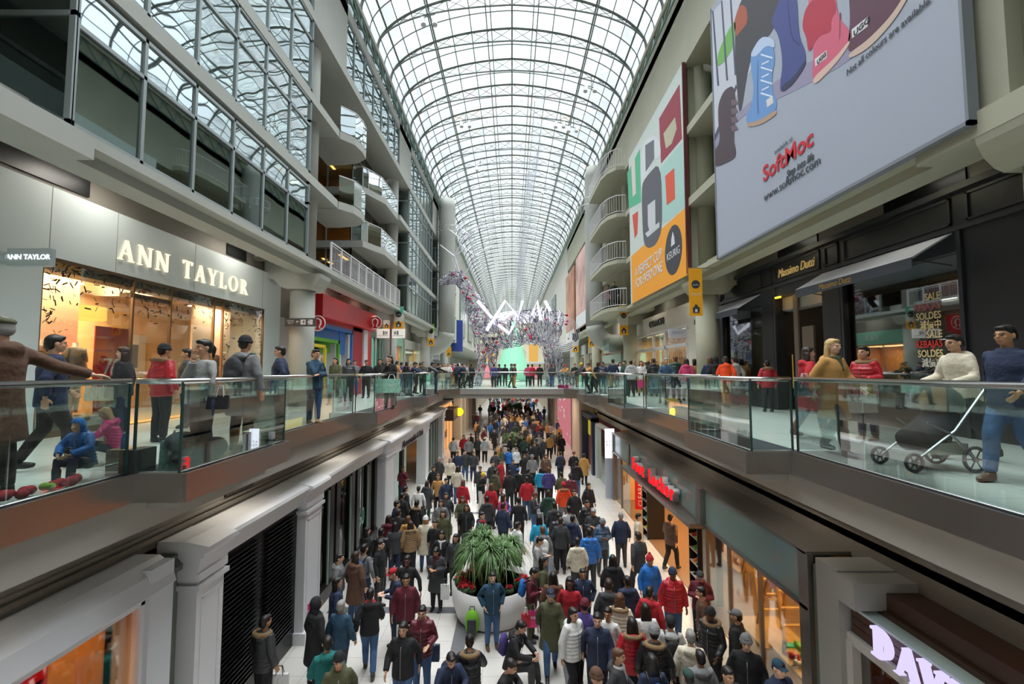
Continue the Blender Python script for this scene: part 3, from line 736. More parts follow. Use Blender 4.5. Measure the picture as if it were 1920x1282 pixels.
banner(719, 600, 731, 617, 26.6, [ban_w, ban_o], 'short orange banner partly behind the white box signs', txt=False)
banner(802, 608, 814, 648, 38.5, [ban_g, ban_w, ban_o], 'green, white and orange banner beside the left duct elbow', txt=False)
banner(837, 650, 846, 669, 41.5, [ban_o], 'small orange banner on a dark post beneath the left duct', txt=False)
# farther left shops
def shopbox(side, y0, y1, label, hm, hz0, hz1, glow, gcol, sign=None, smat=None, x=8.2, depth=2.6, mull=3, base=U, zf=None, power=60):
    s = side; t = thing('storefront', label, 'shop front', (s * x, (y0 + y1) / 2, base))
    b = MB(); b.box(s * x, s * (x + .2), y0, y1, hz0, hz1); b.build('header', hm, t)
    b = MB(); b.box(s * x, s * (x + .25), y0, y0 + .3, base, hz0); b.box(s * x, s * (x + .25), y1 - .3, y1, base, hz0); b.build('side_pilasters', hm, t)
    b = MB()
    for k in range(mull + 1):
        y = y0 + .3 + (y1 - y0 - .6) * k / mull; b.box(s * (x + .05), s * (x + .1), y - .025, y + .025, base, hz0)
    b.build('window_frame', frame_m, t)
    MB().box(s * (x + .07), s * (x + .08), y0 + .3, y1 - .3, base + .05, hz0).build('glass_pane', glass_s, t)
    b = MB(); b.box(s * (x + depth), s * (x + depth + .1), y0, y1, base, hz0); b.box(s * (x + .25), s * (x + depth), y0, y0 + .08, base, hz0); b.box(s * (x + .25), s * (x + depth), y1 - .08, y1, base, hz0)
    b.box(s * (x + .25), s * (x + depth), y0, y1, hz0, hz0 + .05); b.build('interior_walls', gcol, t)
    rr = random.Random(int(y0 * 10)); b = MB()
    for k in range(5):
        y = y0 + .6 + (y1 - y0 - 1.2) * k / 5; b.box(s * (x + depth - .35), s * (x + depth), y, y + .5, base, base + rr.uniform(.8, 1.9))
    b.build('display_shelving', mat('shelf_wood', '#a8855c', .6), t)
    if sign: text('sign_lettering', sign, (s * (x - .02), (y0 + y1) / 2, (hz0 + hz1) / 2), (hz1 - hz0) * .55, 'L' if s < 0 else 'R', smat, t, .02)
    if glow: area('shop_lamp', (s * (x + depth / 2), (y0 + y1) / 2, hz0 - .08), depth * .6, power, glow, sy=(y1 - y0) * .7)
    return t
shopbox(-1, 25.9, 28.6, 'dim glass shop front with silver letters just past the red shop', mat('grey_glass_header', '#6d756f', .3), 8.1, 9.0, (.9, .95, 1), mat('dim_grey_interior', '#6f6f68', .8), 'SHOP', whitep, power=30)
shopbox(-1, 29.0, 34.5, 'glowing orange shop front beneath a mint green sign band', mat('mint_header', '#8fcbb8', .4), 7.9, 8.8, (1, .6, .25), mat('orange_interior', '#f0b070', .8), 'H & R', whitep, power=160)
shopbox(-1, 35, 45, 'long glass shop front below the left duct elbow', mat('pale_header', '#b9bfb8', .4), 7.8, 8.5, (1, .9, .75), mat('pale_interior', '#c9c0b0', .8), power=110)
shopbox(-1, 47, 60, 'far left shop front with blue and green window banners', whitep, 8.2, 9.2, (1, .9, .8), mat('blue_banner_interior', '#5a6fa8', .8), power=110)
# ================================================================== LEFT UPPER: open gallery between the first two columns
t = thing('balustrade', 'long white steel balustrade along the open gallery above the red shop', 'balustrade', (-6.7, 21, L3))
yy = [17.0 + i * 1.0667 for i in range(10)]
b = MB(); b.tube([(-6.68, 16.7, L3 + 1.05), (-6.68, 27.0, L3 + 1.05)], .03, 8); b.tube([(-6.68, 16.7, L3 + .12), (-6.68, 27.0, L3 + .12)], .02, 6); b.tube([(-6.68, 16.7, L3 + .95), (-6.68, 27.0, L3 + .95)], .016, 6); b.build('rails', whitep, t)
for k in range(11): y = 16.7 + k * 1.03; MB().box(-6.71, -6.65, y - .025, y + .025, L3, L3 + 1.05).build('post', whitep, t)
b = MB()
for k in range(80): y = 16.8 + k * .128; b.tube([(-6.68, y, L3 + .12), (-6.68, y, L3 + .95)], .009, 4, caps=False)
b.build('balusters', whitep, t)
office_glass = glassmat('office_glass', (.55, .55, .5), .12)
def office(z, zc, label):
    t = thing('glazed_office', label, 'office', (-9.5, 23, z))
    b = MB(); Y0 = 22.6
    for x in (-8.05, -9.3, -10.6, -11.4): b.box(x - .03, x + .03, Y0 - .03, Y0 + .03, z, zc)
    for y in (Y0, 24.2, 25.8, 27.2): b.box(-8.08, -8.02, y - .03, y + .03, z, zc)
    for zz in (z, z + 1.75, zc - .06): b.box(-11.4, -8.05, Y0 - .03, Y0 + .03, zz, zz + .06); b.box(-8.08, -8.02, Y0, 27.3, zz, zz + .06)
    b.build('mullions', frame_m, t)
    MB().box(-11.4, -8.08, Y0 - .005, Y0 + .005, z, zc).build('front_glass', office_glass, t); MB().box(-8.045, -8.055, Y0, 27.3, z, zc).build('side_glass', office_glass, t)
    b = MB(); b.box(-11.5, -11.4, Y0, 27.3, z, zc); b.box(-11.5, -8.2, 27.2, 27.3, z, zc); b.build('rear_walls', mat('office_ochre', '#a8834a', .8), t)
    b = MB(); b.box(-11.4, -8.1, Y0 + .1, 27.2, zc - .08, zc); b.build('office_ceiling', mat('office_ceiling_tan', '#8f7a55', .8), t)
    for x, y in ((-9.0, 23.6), (-10.2, 24.4)): MB().bar((x, y, zc - .1), (x, y + 1.3, zc - .1), .14, .03).build('tube_light', tube_l, t)
    area('office_lamp', (-9.6, 24.8, zc - .15), 1.5, 38, (1, .62, .25))
office(L4, L5 - .3, 'glazed office with lit tube lights, lower of the two'); office(L5, L6 - .35, 'glazed office with lit tube lights under the wide soffit')
office(L3, L4 - .3, 'dark glazed room behind the white balustrade')
for z, nm in ((L4, 'lower'), (L5, 'upper')):
    struct(MB().prism([(-11.4, 22.4), (-7.4, 22.4), (-6.75, 24.0), (-6.75, 27.2), (-11.4, 27.2)], z - .32, z, 'z').build('floor_office_' + nm, concrete))
    t = thing('curved_balcony_railing', 'glass balcony railing in front of the %s glazed office' % nm, 'railing', (-7, 24, z))
    pts = [(-8.0, 22.5), (-7.5, 22.5), (-7.3, 22.8), (-6.9, 23.8), (-6.85, 26.9)]
    b = MB(); b.tube([(x, y, z + 1.05) for x, y in pts], .025, 6); b.build('handrail', whitep, t)
    for i in range(4): (x0, y0), (x1, y1) = pts[i], pts[i + 1]; MB().bar((x0, y0, z + .52), (x1, y1, z + .52), .012, .95).build('glass_panel', glassmat('balcony_glass', (.7, .78, .76), .3, wob=.3), t)
    b = MB(); [b.tube([(x, y, z), (x, y, z + 1.05)], .018, 5) for x, y in pts]; b.build('balcony_posts', whitep, t)
# small balconies right behind the first column
for z, nm in ((L4, 'lower'), (L5, 'upper')):
    pts = [(-6.6, 17.1), (-6.2, 17.6), (-6.1, 18.2), (-6.15, 18.8), (-6.6, 19.2)]
    t = thing('round_balcony', 'small rounded glass balcony beside the big column, %s one' % nm, 'balcony', (-6.5, 18, z))
    MB().prism([(-8.0, 17.0)] + pts + [(-7.4, 19.4), (-8.0, 19.4)], z - .3, z, 'z').build('balcony_slab', concrete, t)
    for i in range(4): (x0, y0), (x1, y1) = pts[i], pts[i + 1]; MB().bar((x0, y0, z + .5), (x1, y1, z + .5), .012, .95).build('glass_panel', MATS['balcony_glass'], t)
    b = MB(); b.tube([(x, y, z + 1.0) for x, y in pts], .025, 6); b.build('handrail', whitep, t)
# ================================================================== RIGHT UPPER: black shop front
XR = 8.3
blk = mat('black_shop_panel', '#26282c', .35, var=.06, vscale=1); blk2 = mat('black_moulding', '#303338', .3)
gold = mat('gold_script', '#e8c47a', .35, metal=.3, emit=.12, ecol='#f2cf86'); goldd = mat('gold_print', '#c39a4e', .5)
t = thing('storefront', 'black panelled shop front with gold script sign and two grey awnings', 'shop front', (XR, 13, U))
b = MB(); b.box(XR, XR + .3, -1, 18.9, 8.75, 9.52); b.box(XR, XR + .3, -1, 8.35, U, 8.75); b.box(XR, XR + .3, 18.0, 18.9, U, 8.75)
for y0, y1 in ((11.45, 12.1), (14.4, 15.0)): b.box(XR - .06, XR + .3, y0, y1, U, 8.75)
b.box(XR, XR + .3, 8.35, 11.45, U, 5.55); b.box(XR, XR + .3, 15.0, 18.0, U, 5.4); b.box(XR, XR + .3, 8.35, 11.45, 8.35, 8.75); b.box(XR, XR + .3, 15.0, 18.0, 8.3, 8.75)
b.box(XR, XR + .3, 12.1, 14.4, 8.4, 8.75); b.build('black_facade', blk, t)
b = MB()
b.box(XR - .12, XR, -1, 18.9, 9.44, 9.56); b.box(XR - .07, XR, -1, 18.9, 8.72, 8.8)
for y0, y1 in ((7.2, 8.2), (3, 7), (8.5, 11.3), (11.5, 12.0), (12.2, 14.3), (14.5, 14.95), (15.1, 17.9), (18.05, 18.8)):
    for (a, c, e_, f_) in ((y0, y1, 8.86, 8.9), (y0, y1, 9.34, 9.38), (y0, y0 + .04, 8.86, 9.38), (y1 - .04, y1, 8.86, 9.38)): b.box(XR - .035, XR, a, c, e_, f_)
for y in (8.35, 11.4, 12.05, 14.35, 15.0, 17.95): b.box(XR - .05, XR, y - .03, y + .05, U, 8.72)
b.build('mouldings', blk2, t)
text('script_sign', 'Massimo Dutti', (XR - .03, 13.25, 9.1), .36, 'R', gold, t, .012, shear=.25, sx=.8)
for a, c in ((8.4, 11.4), (15.05, 17.95)): MB().box(XR + .1, XR + .11, a, c, 5.4, 8.35).build('glass_pane', glassmat('dark_shop_glass', (.75, .78, .78), .16), t)
b = MB(); b.box(11.2, 11.3, 8, 18.8, U, 8.6); b.box(XR + .3, 11.2, 8.0, 8.1, U, 8.6); b.box(XR + .3, 11.2, 11.6, 11.7, U, 8.6); b.box(XR + .3, 11.2, 14.7, 14.8, U, 8.6); b.box(XR + .3, 11.2, 18.6, 18.7, U, 8.6); b.box(XR + .3, 11.2, 8, 18.7, 8.6, 8.7)
b.build('interior_walls', mat('very_dark_interior', '#2a2522', .7), t)
b = MB(); b.box(XR + .3, XR + 1.3, 8.4, 11.4, U, 5.5); b.box(XR + .3, XR + 1.3, 15.1, 17.9, U, 5.4); b.build('display_plinth', mat('plinth_dark', '#3c352e', .5), t)
b = MB(); b.box(XR + .2, XR + .26, 12.9, 13.4, U, 7.4); b.build('door_leaf', mat('door_taupe', '#6c6055', .4), t)
b = MB(); b.tube([(XR + .02, 13.6, 5.6), (XR + .02, 13.6, 6.6)], .02, 8); b.build('door_pull', goldd, t)
b = MB(); b.box(XR + .15, XR + .2, 13.5, 13.7, U, 8.4); b.build('door_stile', MATS['door_taupe'], t)
b = MB(); b.box(XR + .32, XR + .34, 8.4, 11.4, 5.5, 5.53); b.box(XR + .9, XR + .95, 8.5, 8.62, 5.5, 8.4); b.build('glowing_strip', emat('amber_strip', '#ffb45a', 1.6), t)
b = MB(); b.box(XR - .1, XR - .02, 12.3, 12.55, 8.36, 8.4); b.box(XR - .1, XR - .02, 14.0, 14.2, 8.36, 8.4); b.build('spot_lamp', emat('spot_amber', '#ffc21e', 8), t)
b = MB(); b.box(XR + 1.25, XR + 1.3, 8.3, 10.6, 5.5, 8.1); b.build('red_back_panel', mat('oxblood', '#5c1d20', .6), t)
WT = mat('window_white_vinyl', '#d8d2c4', .6); WR = mat('window_red_vinyl', '#d8392f', .6); WY = mat('window_cream_vinyl', '#e8d29a', .6)
for i, (s_, m_) in enumerate((('SALE', WY), ('REBAJAS', mat('window_faded_red', '#a85a62', .6)), ('SOLDES', WY), ('\u6e1b\u50f9\u4e2d', WY), ('SALE', WY), ('REBAJAS', WR), ('SOLDES', WY), ('\u6e1b\u50f9\u4e2d', WT))):
    text('window_lettering', s_, (XR + .09, 8.92, 7.6 - i * .19), .2, 'R', m_, t, .002, sx=.8, align='RIGHT', bold=.003)
text('window_lettering', '-50%', (XR + .09, 8.95, 6.02), .3, 'R', WT, t, .002, shear=.25, sx=.9, bold=.006)
text('window_print', '70', (XR + .8, 10.2, 6.1), .5, 'R', mat('print_grey', '#6a6f70', .6), t, .002, sx=-.9)
b = MB(); b.box(XR + .82, XR + .86, 9.9, 10.6, 5.6, 6.5); b.build('framed_sale_board', dark_m, t)
rnd = random.Random(3); b = MB()
for k in range(260):
    y = rnd.choice((rnd.uniform(9.7, 9.9), rnd.uniform(10.6, 10.85))); z = rnd.uniform(5.6, 6.6); b.box(XR + .8, XR + .82, y, y + .012, z, z + .012)
b.build('glitter_garland', emat('gold_glitter', '#d9a84e', .8), t)
area('shop_lamp', (XR + 1.6, 9.8, 8.4), 1, 12, (1, .75, .45)); area('shop_lamp', (XR + .8, 16.4, 8.2), 1, 35, (1, .85, .65)); area('shop_lamp', (XR + 1.6, 13.3, 8.4), 1, 7, (1, .75, .45))
awn_m = mat('slate_awning', '#bcc1ca', .8); awn_v = mat('slate_valance', '#4b4f58', .8)
for y0, y1, zt, lab in ((8.5, 12.05, 8.72, 'larger slate grey awning with gold script over the sale window'), (15.2, 18.8, 8.68, 'smaller slate grey awning over the window with the yellow jacket')):
    a = thing('awning', lab, 'awning', (XR, (y0 + y1) / 2, 8.3))
    b = MB(); b.prism([(XR - .01, zt), (XR - .01, zt - .03), (XR - .78, zt - .5), (XR - .8, zt - .47)], y0, y1, 'y'); b.build('canopy', awn_m, a)
    b = MB(); b.box(XR - .8, XR - .78, y0, y1, zt - .68, zt - .47)
    b.build('valance', awn_v, a)
    b = MB()
    for y in (y0 + .03, y1 - .03): b.tube([(XR - .78, y, zt - .5), (XR - .02, y, zt - .62)], .012, 6)
    b.build('arms', black_m, a)
    text('script_print', 'Massimo Dutti', (XR - .81, (y0 + y1) / 2 + .3, zt - .575), .2, 'R', goldd, a, .002, shear=.2, sx=.9)
mq = mannequin((XR + .75, 15.5, 5.4), -PI / 2 - .2, 'gold mannequin in an open yellow jacket in the black shop window', 'yellow_jacket', mat('yellow_jacket_cloth', '#e0a02a', .8), True)
mq.scale = (1.15, 1.15, 1.15); mq.children[1].data.materials[0] = mat('gold_mannequin', '#c99a55', .35)
rnd = random.Random(8); b = MB()
for k in range(420): y = rnd.uniform(15.1, 17.9); z = 8.2 - abs(rnd.gauss(0, .42)); b.bar((XR + rnd.uniform(.3, .9), y, z), (XR + rnd.uniform(.3, .9), y + rnd.uniform(-.12, .12), z + rnd.uniform(-.12, .12)), .008)
tag(b.build('glitter_canopy', mat('silver_wire', '#c9c6d4', .25, metal=.7)), 'tangle of silver wire decoration at the top of the black shop window', 'decoration')['kind'] = 'stuff'
# --- the white handbag shop
XC = 8.0
t = thing('storefront', 'white handbag shop front with dark letters and a divided lit window', 'shop front', (XC, 24, U))
wc = mat('warm_white_facade', '#d8d2c6', .5)
b = MB(); b.box(XC, XC + .3, 18.95, 30.6, 8.2, 9.2); b.box(XC, XC + .3, 18.95, 20.9, U, 8.2); b.box(XC, XC + .3, 29.3, 30.6, U, 8.2); b.box(XC, XC + .3, 20.9, 29.3, U, 5.3); b.build('white_facade', wc, t)
b = MB(); b.box(XC + .3, 9.2, 18.95, 19.1, U, 9.2); b.build('return_wall', wc, t)
b = MB()
for y in (20.9, 23.9, 26.0, 29.2): b.box(XC - .02, XC + .12, y - .06, y + .08, 5.3, 8.2)
b.box(XC - .02, XC + .12, 20.9, 29.3, 7.25, 7.4); b.box(XC - .04, XC + .1, 20.8, 29.4, 8.15, 8.25); b.build('window_frame', whitep, t)
MB().box(XC + .05, XC + .06, 20.9, 29.3, 5.3, 8.2).build('glass_pane', glass_s, t)
text('sign_lettering', 'COACH', (XC - .05, 25.2, 8.72), .5, 'R', mat('charcoal_letter', '#3a3836', .4), t, .03, bold=.01, space=1.1, sx=1.3)
b = MB(); b.box(11.0, 11.1, 19.1, 30.5, U, 8.3); b.box(XC + .3, 11, 19.1, 19.2, U, 8.3); b.box(XC + .3, 11, 30.4, 30.5, U, 8.3); b.build('interior_walls', cream, t)
b = MB(); b.box(XC + .3, 11, 19.1, 30.5, 8.25, 8.3); b.build('interior_ceiling', whitep, t)
rnd = random.Random(6); b = MB()
for k in range(26): y = 20.9 + k * .3; b.box(XC + .5, XC + .53, y, y + .04, 5.3, 7.2)
for z in (5.9, 6.4, 6.9): b.box(10.5, 11, 20, 30, z, z + .04)
b.build('display_slats', mat('brass_slat', '#b8924e', .4, metal=.5), t)
area('shop_lamp', (9.4, 25, 8.2), 1.8, 300, (1, .78, .5), sy=8)
t = thing('projecting_sign', 'small pale blade sign jutting from the white handbag shop', 'sign', (7.6, 20.6, 7.7))
b = MB(); b.box(7.05, 7.85, 20.55, 20.62, 7.6, 7.98); b.build('sign_box', mat('pale_lilac_sign', '#c9cad6', .3), t)
text('lettering', 'COACH', (7.45, 20.545, 7.82), .14, 'F', mat('sign_grey_text', '#8a8c99', .4), t, .002)
b = MB(); b.tube([(7.85, 20.58, 7.55), (7.85, 20.58, 8.02), (8.0, 20.58, 8.02)], .015, 6); b.build('bracket', steel, t)
shopbox(1, 31.2, 37.5, 'grey-green glass shop front right of the footbridge', mat('sage_header', '#8fa094', .35), 6.7, 7.3, (1, .9, .75), mat('sage_interior', '#a8b0a0', .8), x=7.4, power=60)
t = thing('glass_canopy', 'small glass canopy box above the shop entrance past the white shop', 'canopy', (6.9, 32.5, 7.2))
b = MB(); b.box(6.5, 7.35, 30.7, 32.7, 7.32, 7.45); b.build('canopy_base', steel, t)
for a in ((6.5, 6.52, 30.7, 32.7), (6.5, 7.35, 30.7, 30.72)): MB().box(*a, 7.45, 8.3).build('glass_panel', glass_r, t)
shopbox(1, 38.5, 46, 'brown and red shop front far along the right walkway', mat('tan_header', '#a8967c', .5), 7.8, 8.8, (1, .85, .6), mat('red_brown_interior', '#a05a40', .8), x=7.6, power=80)
shopbox(1, 48, 60, 'farthest right shop front before the glass end', whitep, 7.8, 8.8, (1, .9, .7), mat('cream_far_interior', '#d8c09a', .8), x=7.6, power=90)
# --- curved balconies on the right
for k, z in enumerate((L3, L4, L5, L6)):
    nm = ('lowest', 'second', 'third', 'topmost')[k]
    t = thing('curved_balcony', '%s curved white balcony left of the coffee billboard' % nm, 'balcony', (6, 29, z))
    pts = [(6.6, 26.2), (6.1, 26.3), (5.7, 26.9), (5.5, 27.8), (5.45, 30.6), (5.45, 31.8), (6.6, 31.9)]
    b = MB(); b.prism(pts + [(8.2, 31.9), (8.2, 26.2)], z - .22, z, 'z'); b.build('balcony_slab', concreteR, t)
    b = MB(); b.tube([(x, y, z + 1.05) for x, y in pts], .03, 6); b.tube([(x, y, z + .1) for x, y in pts], .02, 6); b.build('rails', whitep, t)
    b = MB()
    for i in range(len(pts) - 1):
        a, c = Vector(pts[i]), Vector(pts[i + 1]); n = max(1, int((c - a).length / .15))
        for q in range(n): p = a + (c - a) * q / n; b.tube([(p.x, p.y, z + .1), (p.x, p.y, z + 1.05)], .01, 4, caps=False)
    b.build('balusters', whitep, t)
for z in (L3, L4, L5): struct(MB().box(8.0, 8.1, 25.6, 33, z, z + 2.6).build('wall_right_balcony_rear', mat('balcony_rear', '#b9ae98', .8)))
# ================================================================== BILLBOARDS (right facade)
def decal(px, X, lift, m, par, name, ox, oy, sc_):
    """flat printed shape on the board at plane X; px are outline points measured on a plan of the artwork"""
    if len(px) > 5:
        for _ in range(2): px = [q for i in range(len(px)) for q in ((px[i][0] * .78 + px[(i + 1) % len(px)][0] * .22, px[i][1] * .78 + px[(i + 1) % len(px)][1] * .22), (px[i][0] * .22 + px[(i + 1) % len(px)][0] * .78, px[i][1] * .22 + px[(i + 1) % len(px)][1] * .78))]
    P = [atX(ox + u / sc_, oy + v / sc_, X) for u, v in px]
    if ox == 1280: P = [(x_, min(y_, 14.25), z_) for x_, y_, z_ in P]
    b = MB(); n = len(P); pts = [(p[1], p[2]) for p in P]
    b.prism(pts, X - lift - .002, X - lift, 'x'); return b.build(name, m, par)
XB = 6.5
t = thing('billboard', 'huge pale blue billboard of winter boots with red lettering', 'billboard', (XB, 10, 9.7))
b = MB(); b.box(XB, XB + .12, 6.35, 14.27, 9.68, 17.9); b.build('board', mat('billboard_pale_blue', '#a3aab8', .55, bump=.15, bscale=1.2), t)
b = MB()
for (a, c, e_, f_) in ((6.3, 14.32, 9.62, 9.68), (6.3, 6.35, 9.62, 17.9), (14.27, 14.32, 9.62, 17.9)): b.box(XB - .02, XB + .14, a, c, e_, f_)
b.build('board_edge', mat('board_edge_grey', '#7d828a', .5), t)
D4 = (1280, 0, 2.981)
def bd(px, col, lift, name, rough=.6): return decal(px, XB, lift, mat('print_' + name, col, rough), t, name, *D4)
bd([(105, 175), (335, -120), (640, -160), (430, 300), (140, 800)], '#c4c8d2', .001, 'sky_print')
bd([(160, 880), (330, 640), (520, 560), (760, 440), (930, 345), (1240, 60), (1200, 20), (920, 240), (500, 450), (140, 800)], '#9590ab', .002, 'shadow_print')
bd([(290, 190), (330, -50), (560, -60), (520, 160), (420, 260), (370, 360), (320, 680), (300, 440)], '#3d3b40', .003, 'hedge_print')
bd([(285, 130), (320, 20), (360, 40), (365, 130), (320, 180), (300, 210)], '#a8543a', .005, 'flower_print')
bd([(200, 290), (250, 180), (300, 100), (290, 250), (240, 340), (190, 380)], '#6fae52', .005, 'leaf_print')
for k, x in enumerate((165, 215, 262)): bd([(x, 60 - k * 55), (x + 8, 60 - k * 55), (x + 40, 480 - k * 30), (x + 30, 480 - k * 30)], '#4a4c66', .006, 'fence_bar_print')
bd([(140, 800), (300, 470), (305, 490), (145, 830)], '#4a4c66', .006, 'fence_rail_print')
bd([(200, 580), (235, 500), (290, 475), (300, 600), (285, 780), (302, 850), (290, 890), (180, 938), (168, 900), (175, 850), (212, 790), (200, 680)], '#4a3a42', .008, 'brown_boot_print')
bd([(380, 300), (440, 215), (500, 230), (520, 330), (500, 420), (505, 520), (530, 560), (525, 620), (440, 680), (360, 690), (355, 650), (390, 580), (400, 480), (385, 400)], '#6a96cc', .008, 'blue_boot_print')
bd([(357, 690), (440, 670), (525, 610), (528, 640), (440, 697), (370, 710)], '#b3957f', .01, 'tan_sole_print')
bd([(375, 310), (440, 200), (510, 215), (520, 270), (470, 250), (410, 320)], '#b9cbe6', .01, 'fleece_print')
bd([(560, -40), (640, -60), (650, 200), (690, 290), (690, 370), (620, 470), (552, 520), (545, 480), (562, 350), (540, 200), (500, 140), (505, 90)], '#3f4a86', .008, 'navy_boot_print')
bd([(700, -60), (850, -60), (872, 100), (937, 170), (940, 225), (860, 330), (740, 450), (725, 430), (735, 280), (715, 150)], '#d0607a', .008, 'pink_boot_print')
bd([(690, 40), (760, -30), (850, -20), (865, 60), (830, 110), (835, 180), (760, 200), (705, 305), (695, 210), (668, 150)], '#b32a42', .01, 'bow_print')
bd([(725, 440), (860, 318), (935, 222), (938, 245), (865, 350), (742, 478)], '#d6b7a8', .01, 'pink_sole_print')
bd([(930, -60), (1260, -60), (1170, 90), (1040, 225), (935, 300), (925, 250), (940, 120)], '#5a3346', .008, 'maroon_boot_print')
bd([(930, 300), (1040, 222), (1170, 88), (1262, -60), (1290, -60), (1190, 110), (1050, 265), (935, 330)], '#cbb3a3', .01, 'maroon_sole_print')
for k in range(7): bd([(440 + (k % 2) * 45, 300 + k * 36), (505 - (k % 2) * 60, 320 + k * 36), (503 - (k % 2) * 60, 328 + k * 36), (438 + (k % 2) * 45, 309 + k * 36)], '#dfe7f4', .011, 'lace_print')
for k in range(4): bd([(270, 560 + k * 48), (300, 556 + k * 48), (312, 580 + k * 48), (278, 592 + k * 48)], '#6e5a64', .0095, 'toggle_print')
bd([(555, 480), (625, 430), (690, 330), (692, 362), (622, 470), (556, 520)], '#2c3050', .0095, 'navy_sole_print'); bd([(420, 330), (426, 330), (424, 560), (430, 640), (420, 640), (416, 560)], '#4f78ad', .0105, 'seam_print')
bd([(585, 0), (590, 0), (612, 210), (660, 250), (655, 256), (606, 216)], '#2c356a', .0095, 'seam_print_navy'); bd([(880, 70), (886, 70), (884, 200), (878, 230)], '#8a2f4a', .0095, 'zip_print')
bd([(948, 165), (1040, 92), (1038, 148), (950, 215)], '#d8d4d6', .012, 'patch_print'); bd([(742, 330), (808, 280), (810, 322), (745, 372)], '#d8d4d6', .012, 'patch_print_small')
bd([(470, 560), (505, 535), (510, 575), (475, 600)], '#d8d4d6', .012, 'patch_print_tiny')
for s_, p_, sz, m_, sh, bo, sx_ in (('UGG', (1003, 150), .15, black_m, 0, .004, 1.2), ('UGG', (780, 326), .13, black_m, 0, .004, 1.0),
        ('SoftMoc', (580, 882), .56, mat('red_print_letter', '#c8202c', .5), 0, .011, 1.06), ('available at', (565, 812), .15, mat('grey_print_letter', '#6a6f78', .6), 0, 0, 1.1),
        ('Step into life', (655, 928), .24, mat('dark_print_letter', '#3a3d44', .6), .25, .003, .8), ('www.softmoc.com', (600, 1010), .28, MATS['dark_print_letter'], 0, .001, 1.02),
        ('Not all colours are available.', (1130, 225), .17, MATS['dark_print_letter'], .1, .001, .92)):
    _, Y_, Z_ = atX(1280 + p_[0] / 2.981, p_[1] / 2.981, XB); text('lettering', s_, (XB - .016, Y_, Z_), sz, 'R', m_, t, .003, shear=sh, bold=bo, sx=sx_)
# coffee billboard
t = thing('billboard', 'square coffee machine billboard, orange lower part with a round dark badge', 'billboard', (XB, 21, 9.8))
b = MB(); b.box(XB, XB + .12, 16.85, 24.9, 9.75, 17.85); b.build('board', mat('board_mint_white', '#c9d2cc', .6, var=.08, vscale=8), t)
b = MB(); b.box(XB - .02, XB + .14, 16.79, 16.85, 9.7, 17.85); b.build('board_edge', mat('board_edge_dark', '#5c2a2a', .5), t)
D3 = (1040, 260, 3.207)
def kd(px, col, lift, name): return decal(px, XB, lift, mat('print_' + name, col, .6), t, name, *D3)
kd([(460, 708), (788, 412), (802, 818), (467, 990)], '#f0a22c', .001, 'orange_print')
kd([(645, 145), (762, 5), (757, -330), (625, -180)], '#93303f', .001, 'dark_red_print') if False else None
kd([(640, 150), (766, 0), (752, -330), (628, -120)], '#93303f', .001, 'dark_red_print')
kd([(437, 205), (513, 60), (520, 380), (447, 422)], '#55b28b', .002, 'green_print')
kd([(640, 170), (766, 20), (787, 405), (650, 515)], '#a9cdc6', .002, 'mint_pattern_print')
kd([(515, 120), (540, 10), (600, -25), (635, 20), (640, 110), (590, 130), (545, 250), (520, 300)], '#d5d8da', .004, 'machine_head_print')
kd([(545, 40), (598, 5), (600, 120), (548, 200)], '#6a6c72', .006, 'machine_window_print')
kd([(522, 290), (545, 235), (640, 130), (650, 540), (610, 640), (560, 662), (532, 620)], '#5a5b62', .005, 'machine_body_print')
kd([(560, 400), (605, 365), (608, 540), (575, 570), (562, 520)], '#c9cbcf', .008, 'white_mug_print'); kd([(545, 570), (630, 500), (632, 530), (560, 592)], '#c9cbcf', .007, 'saucer_print')
kd([(665, 225), (720, 175), (725, 360), (675, 400)], '#d8573c', .006, 'orange_mug_print'); kd([(468, 460), (502, 435), (498, 570), (482, 600)], '#d0503f', .006, 'red_mug_print')
kd([(460, 140), (482, 118), (490, 330), (470, 350)], '#d8cfc4', .006, 'pen_print')
kd([(655, -30), (725, -130), (735, -60), (705, 30), (670, 60)], '#b9b49a', .006, 'teacup_print')
_, Yc, Zc = atX(1040 + 713 / 3.207, 260 + 670 / 3.207, XB)
b = MB(); b.prism([(Yc + .98 * math.cos(a * PI / 18), Zc + 1.0 * math.sin(a * PI / 18)) for a in range(36)], XB - .006, XB - .002, 'x'); b.build('round_badge', mat('print_badge', '#3d3f45', .6), t)
text('badge_lettering', 'KEURIG', (XB - .012, Yc, Zc - .15), .44, 'R', whitep, t, .003)
b = MB(); b.prism([(Yc - .22, Zc + .2), (Yc + .22, Zc + .2), (Yc + .16, Zc + .5), (Yc, Zc + .75), (Yc - .16, Zc + .5)], XB - .012, XB - .008, 'x'); b.build('badge_mark', whitep, t)
for s_, (u, v) in (('A PERFECT CUP', (558, 755)), ('FOR EVERYONE', (560, 828))):
    _, Y_, Z_ = atX(1040 + u / 3.207, 260 + v / 3.207, XB); text('slogan', s_, (XB - .012, Y_, Z_), .66, 'R', whitep, t, .003, bold=.006, sx=.92)
# far billboards
for y0, y1, z0, z1, c, lab in ((39.5, 45.5, 10.2, 17.2, '#c9a39a', 'faded pink and grey portrait billboard past the right duct'), (47, 54, 9.2, 17, '#b8846e', 'reddish brown billboard farthest along the right wall')):
    t = thing('billboard', lab, 'billboard', (6.4, y0, z0)); b = MB(); b.box(6.4, 6.6, y0, y1, z0, z1); b.build('board', mat('faded_print_' + str(int(y0)), c, .7, var=.35, vscale=.5), t)
    b = MB(); b.box(6.38, 6.4, y0, y1, z0, z0 + 1.2); b.build('caption_strip', whitep, t)
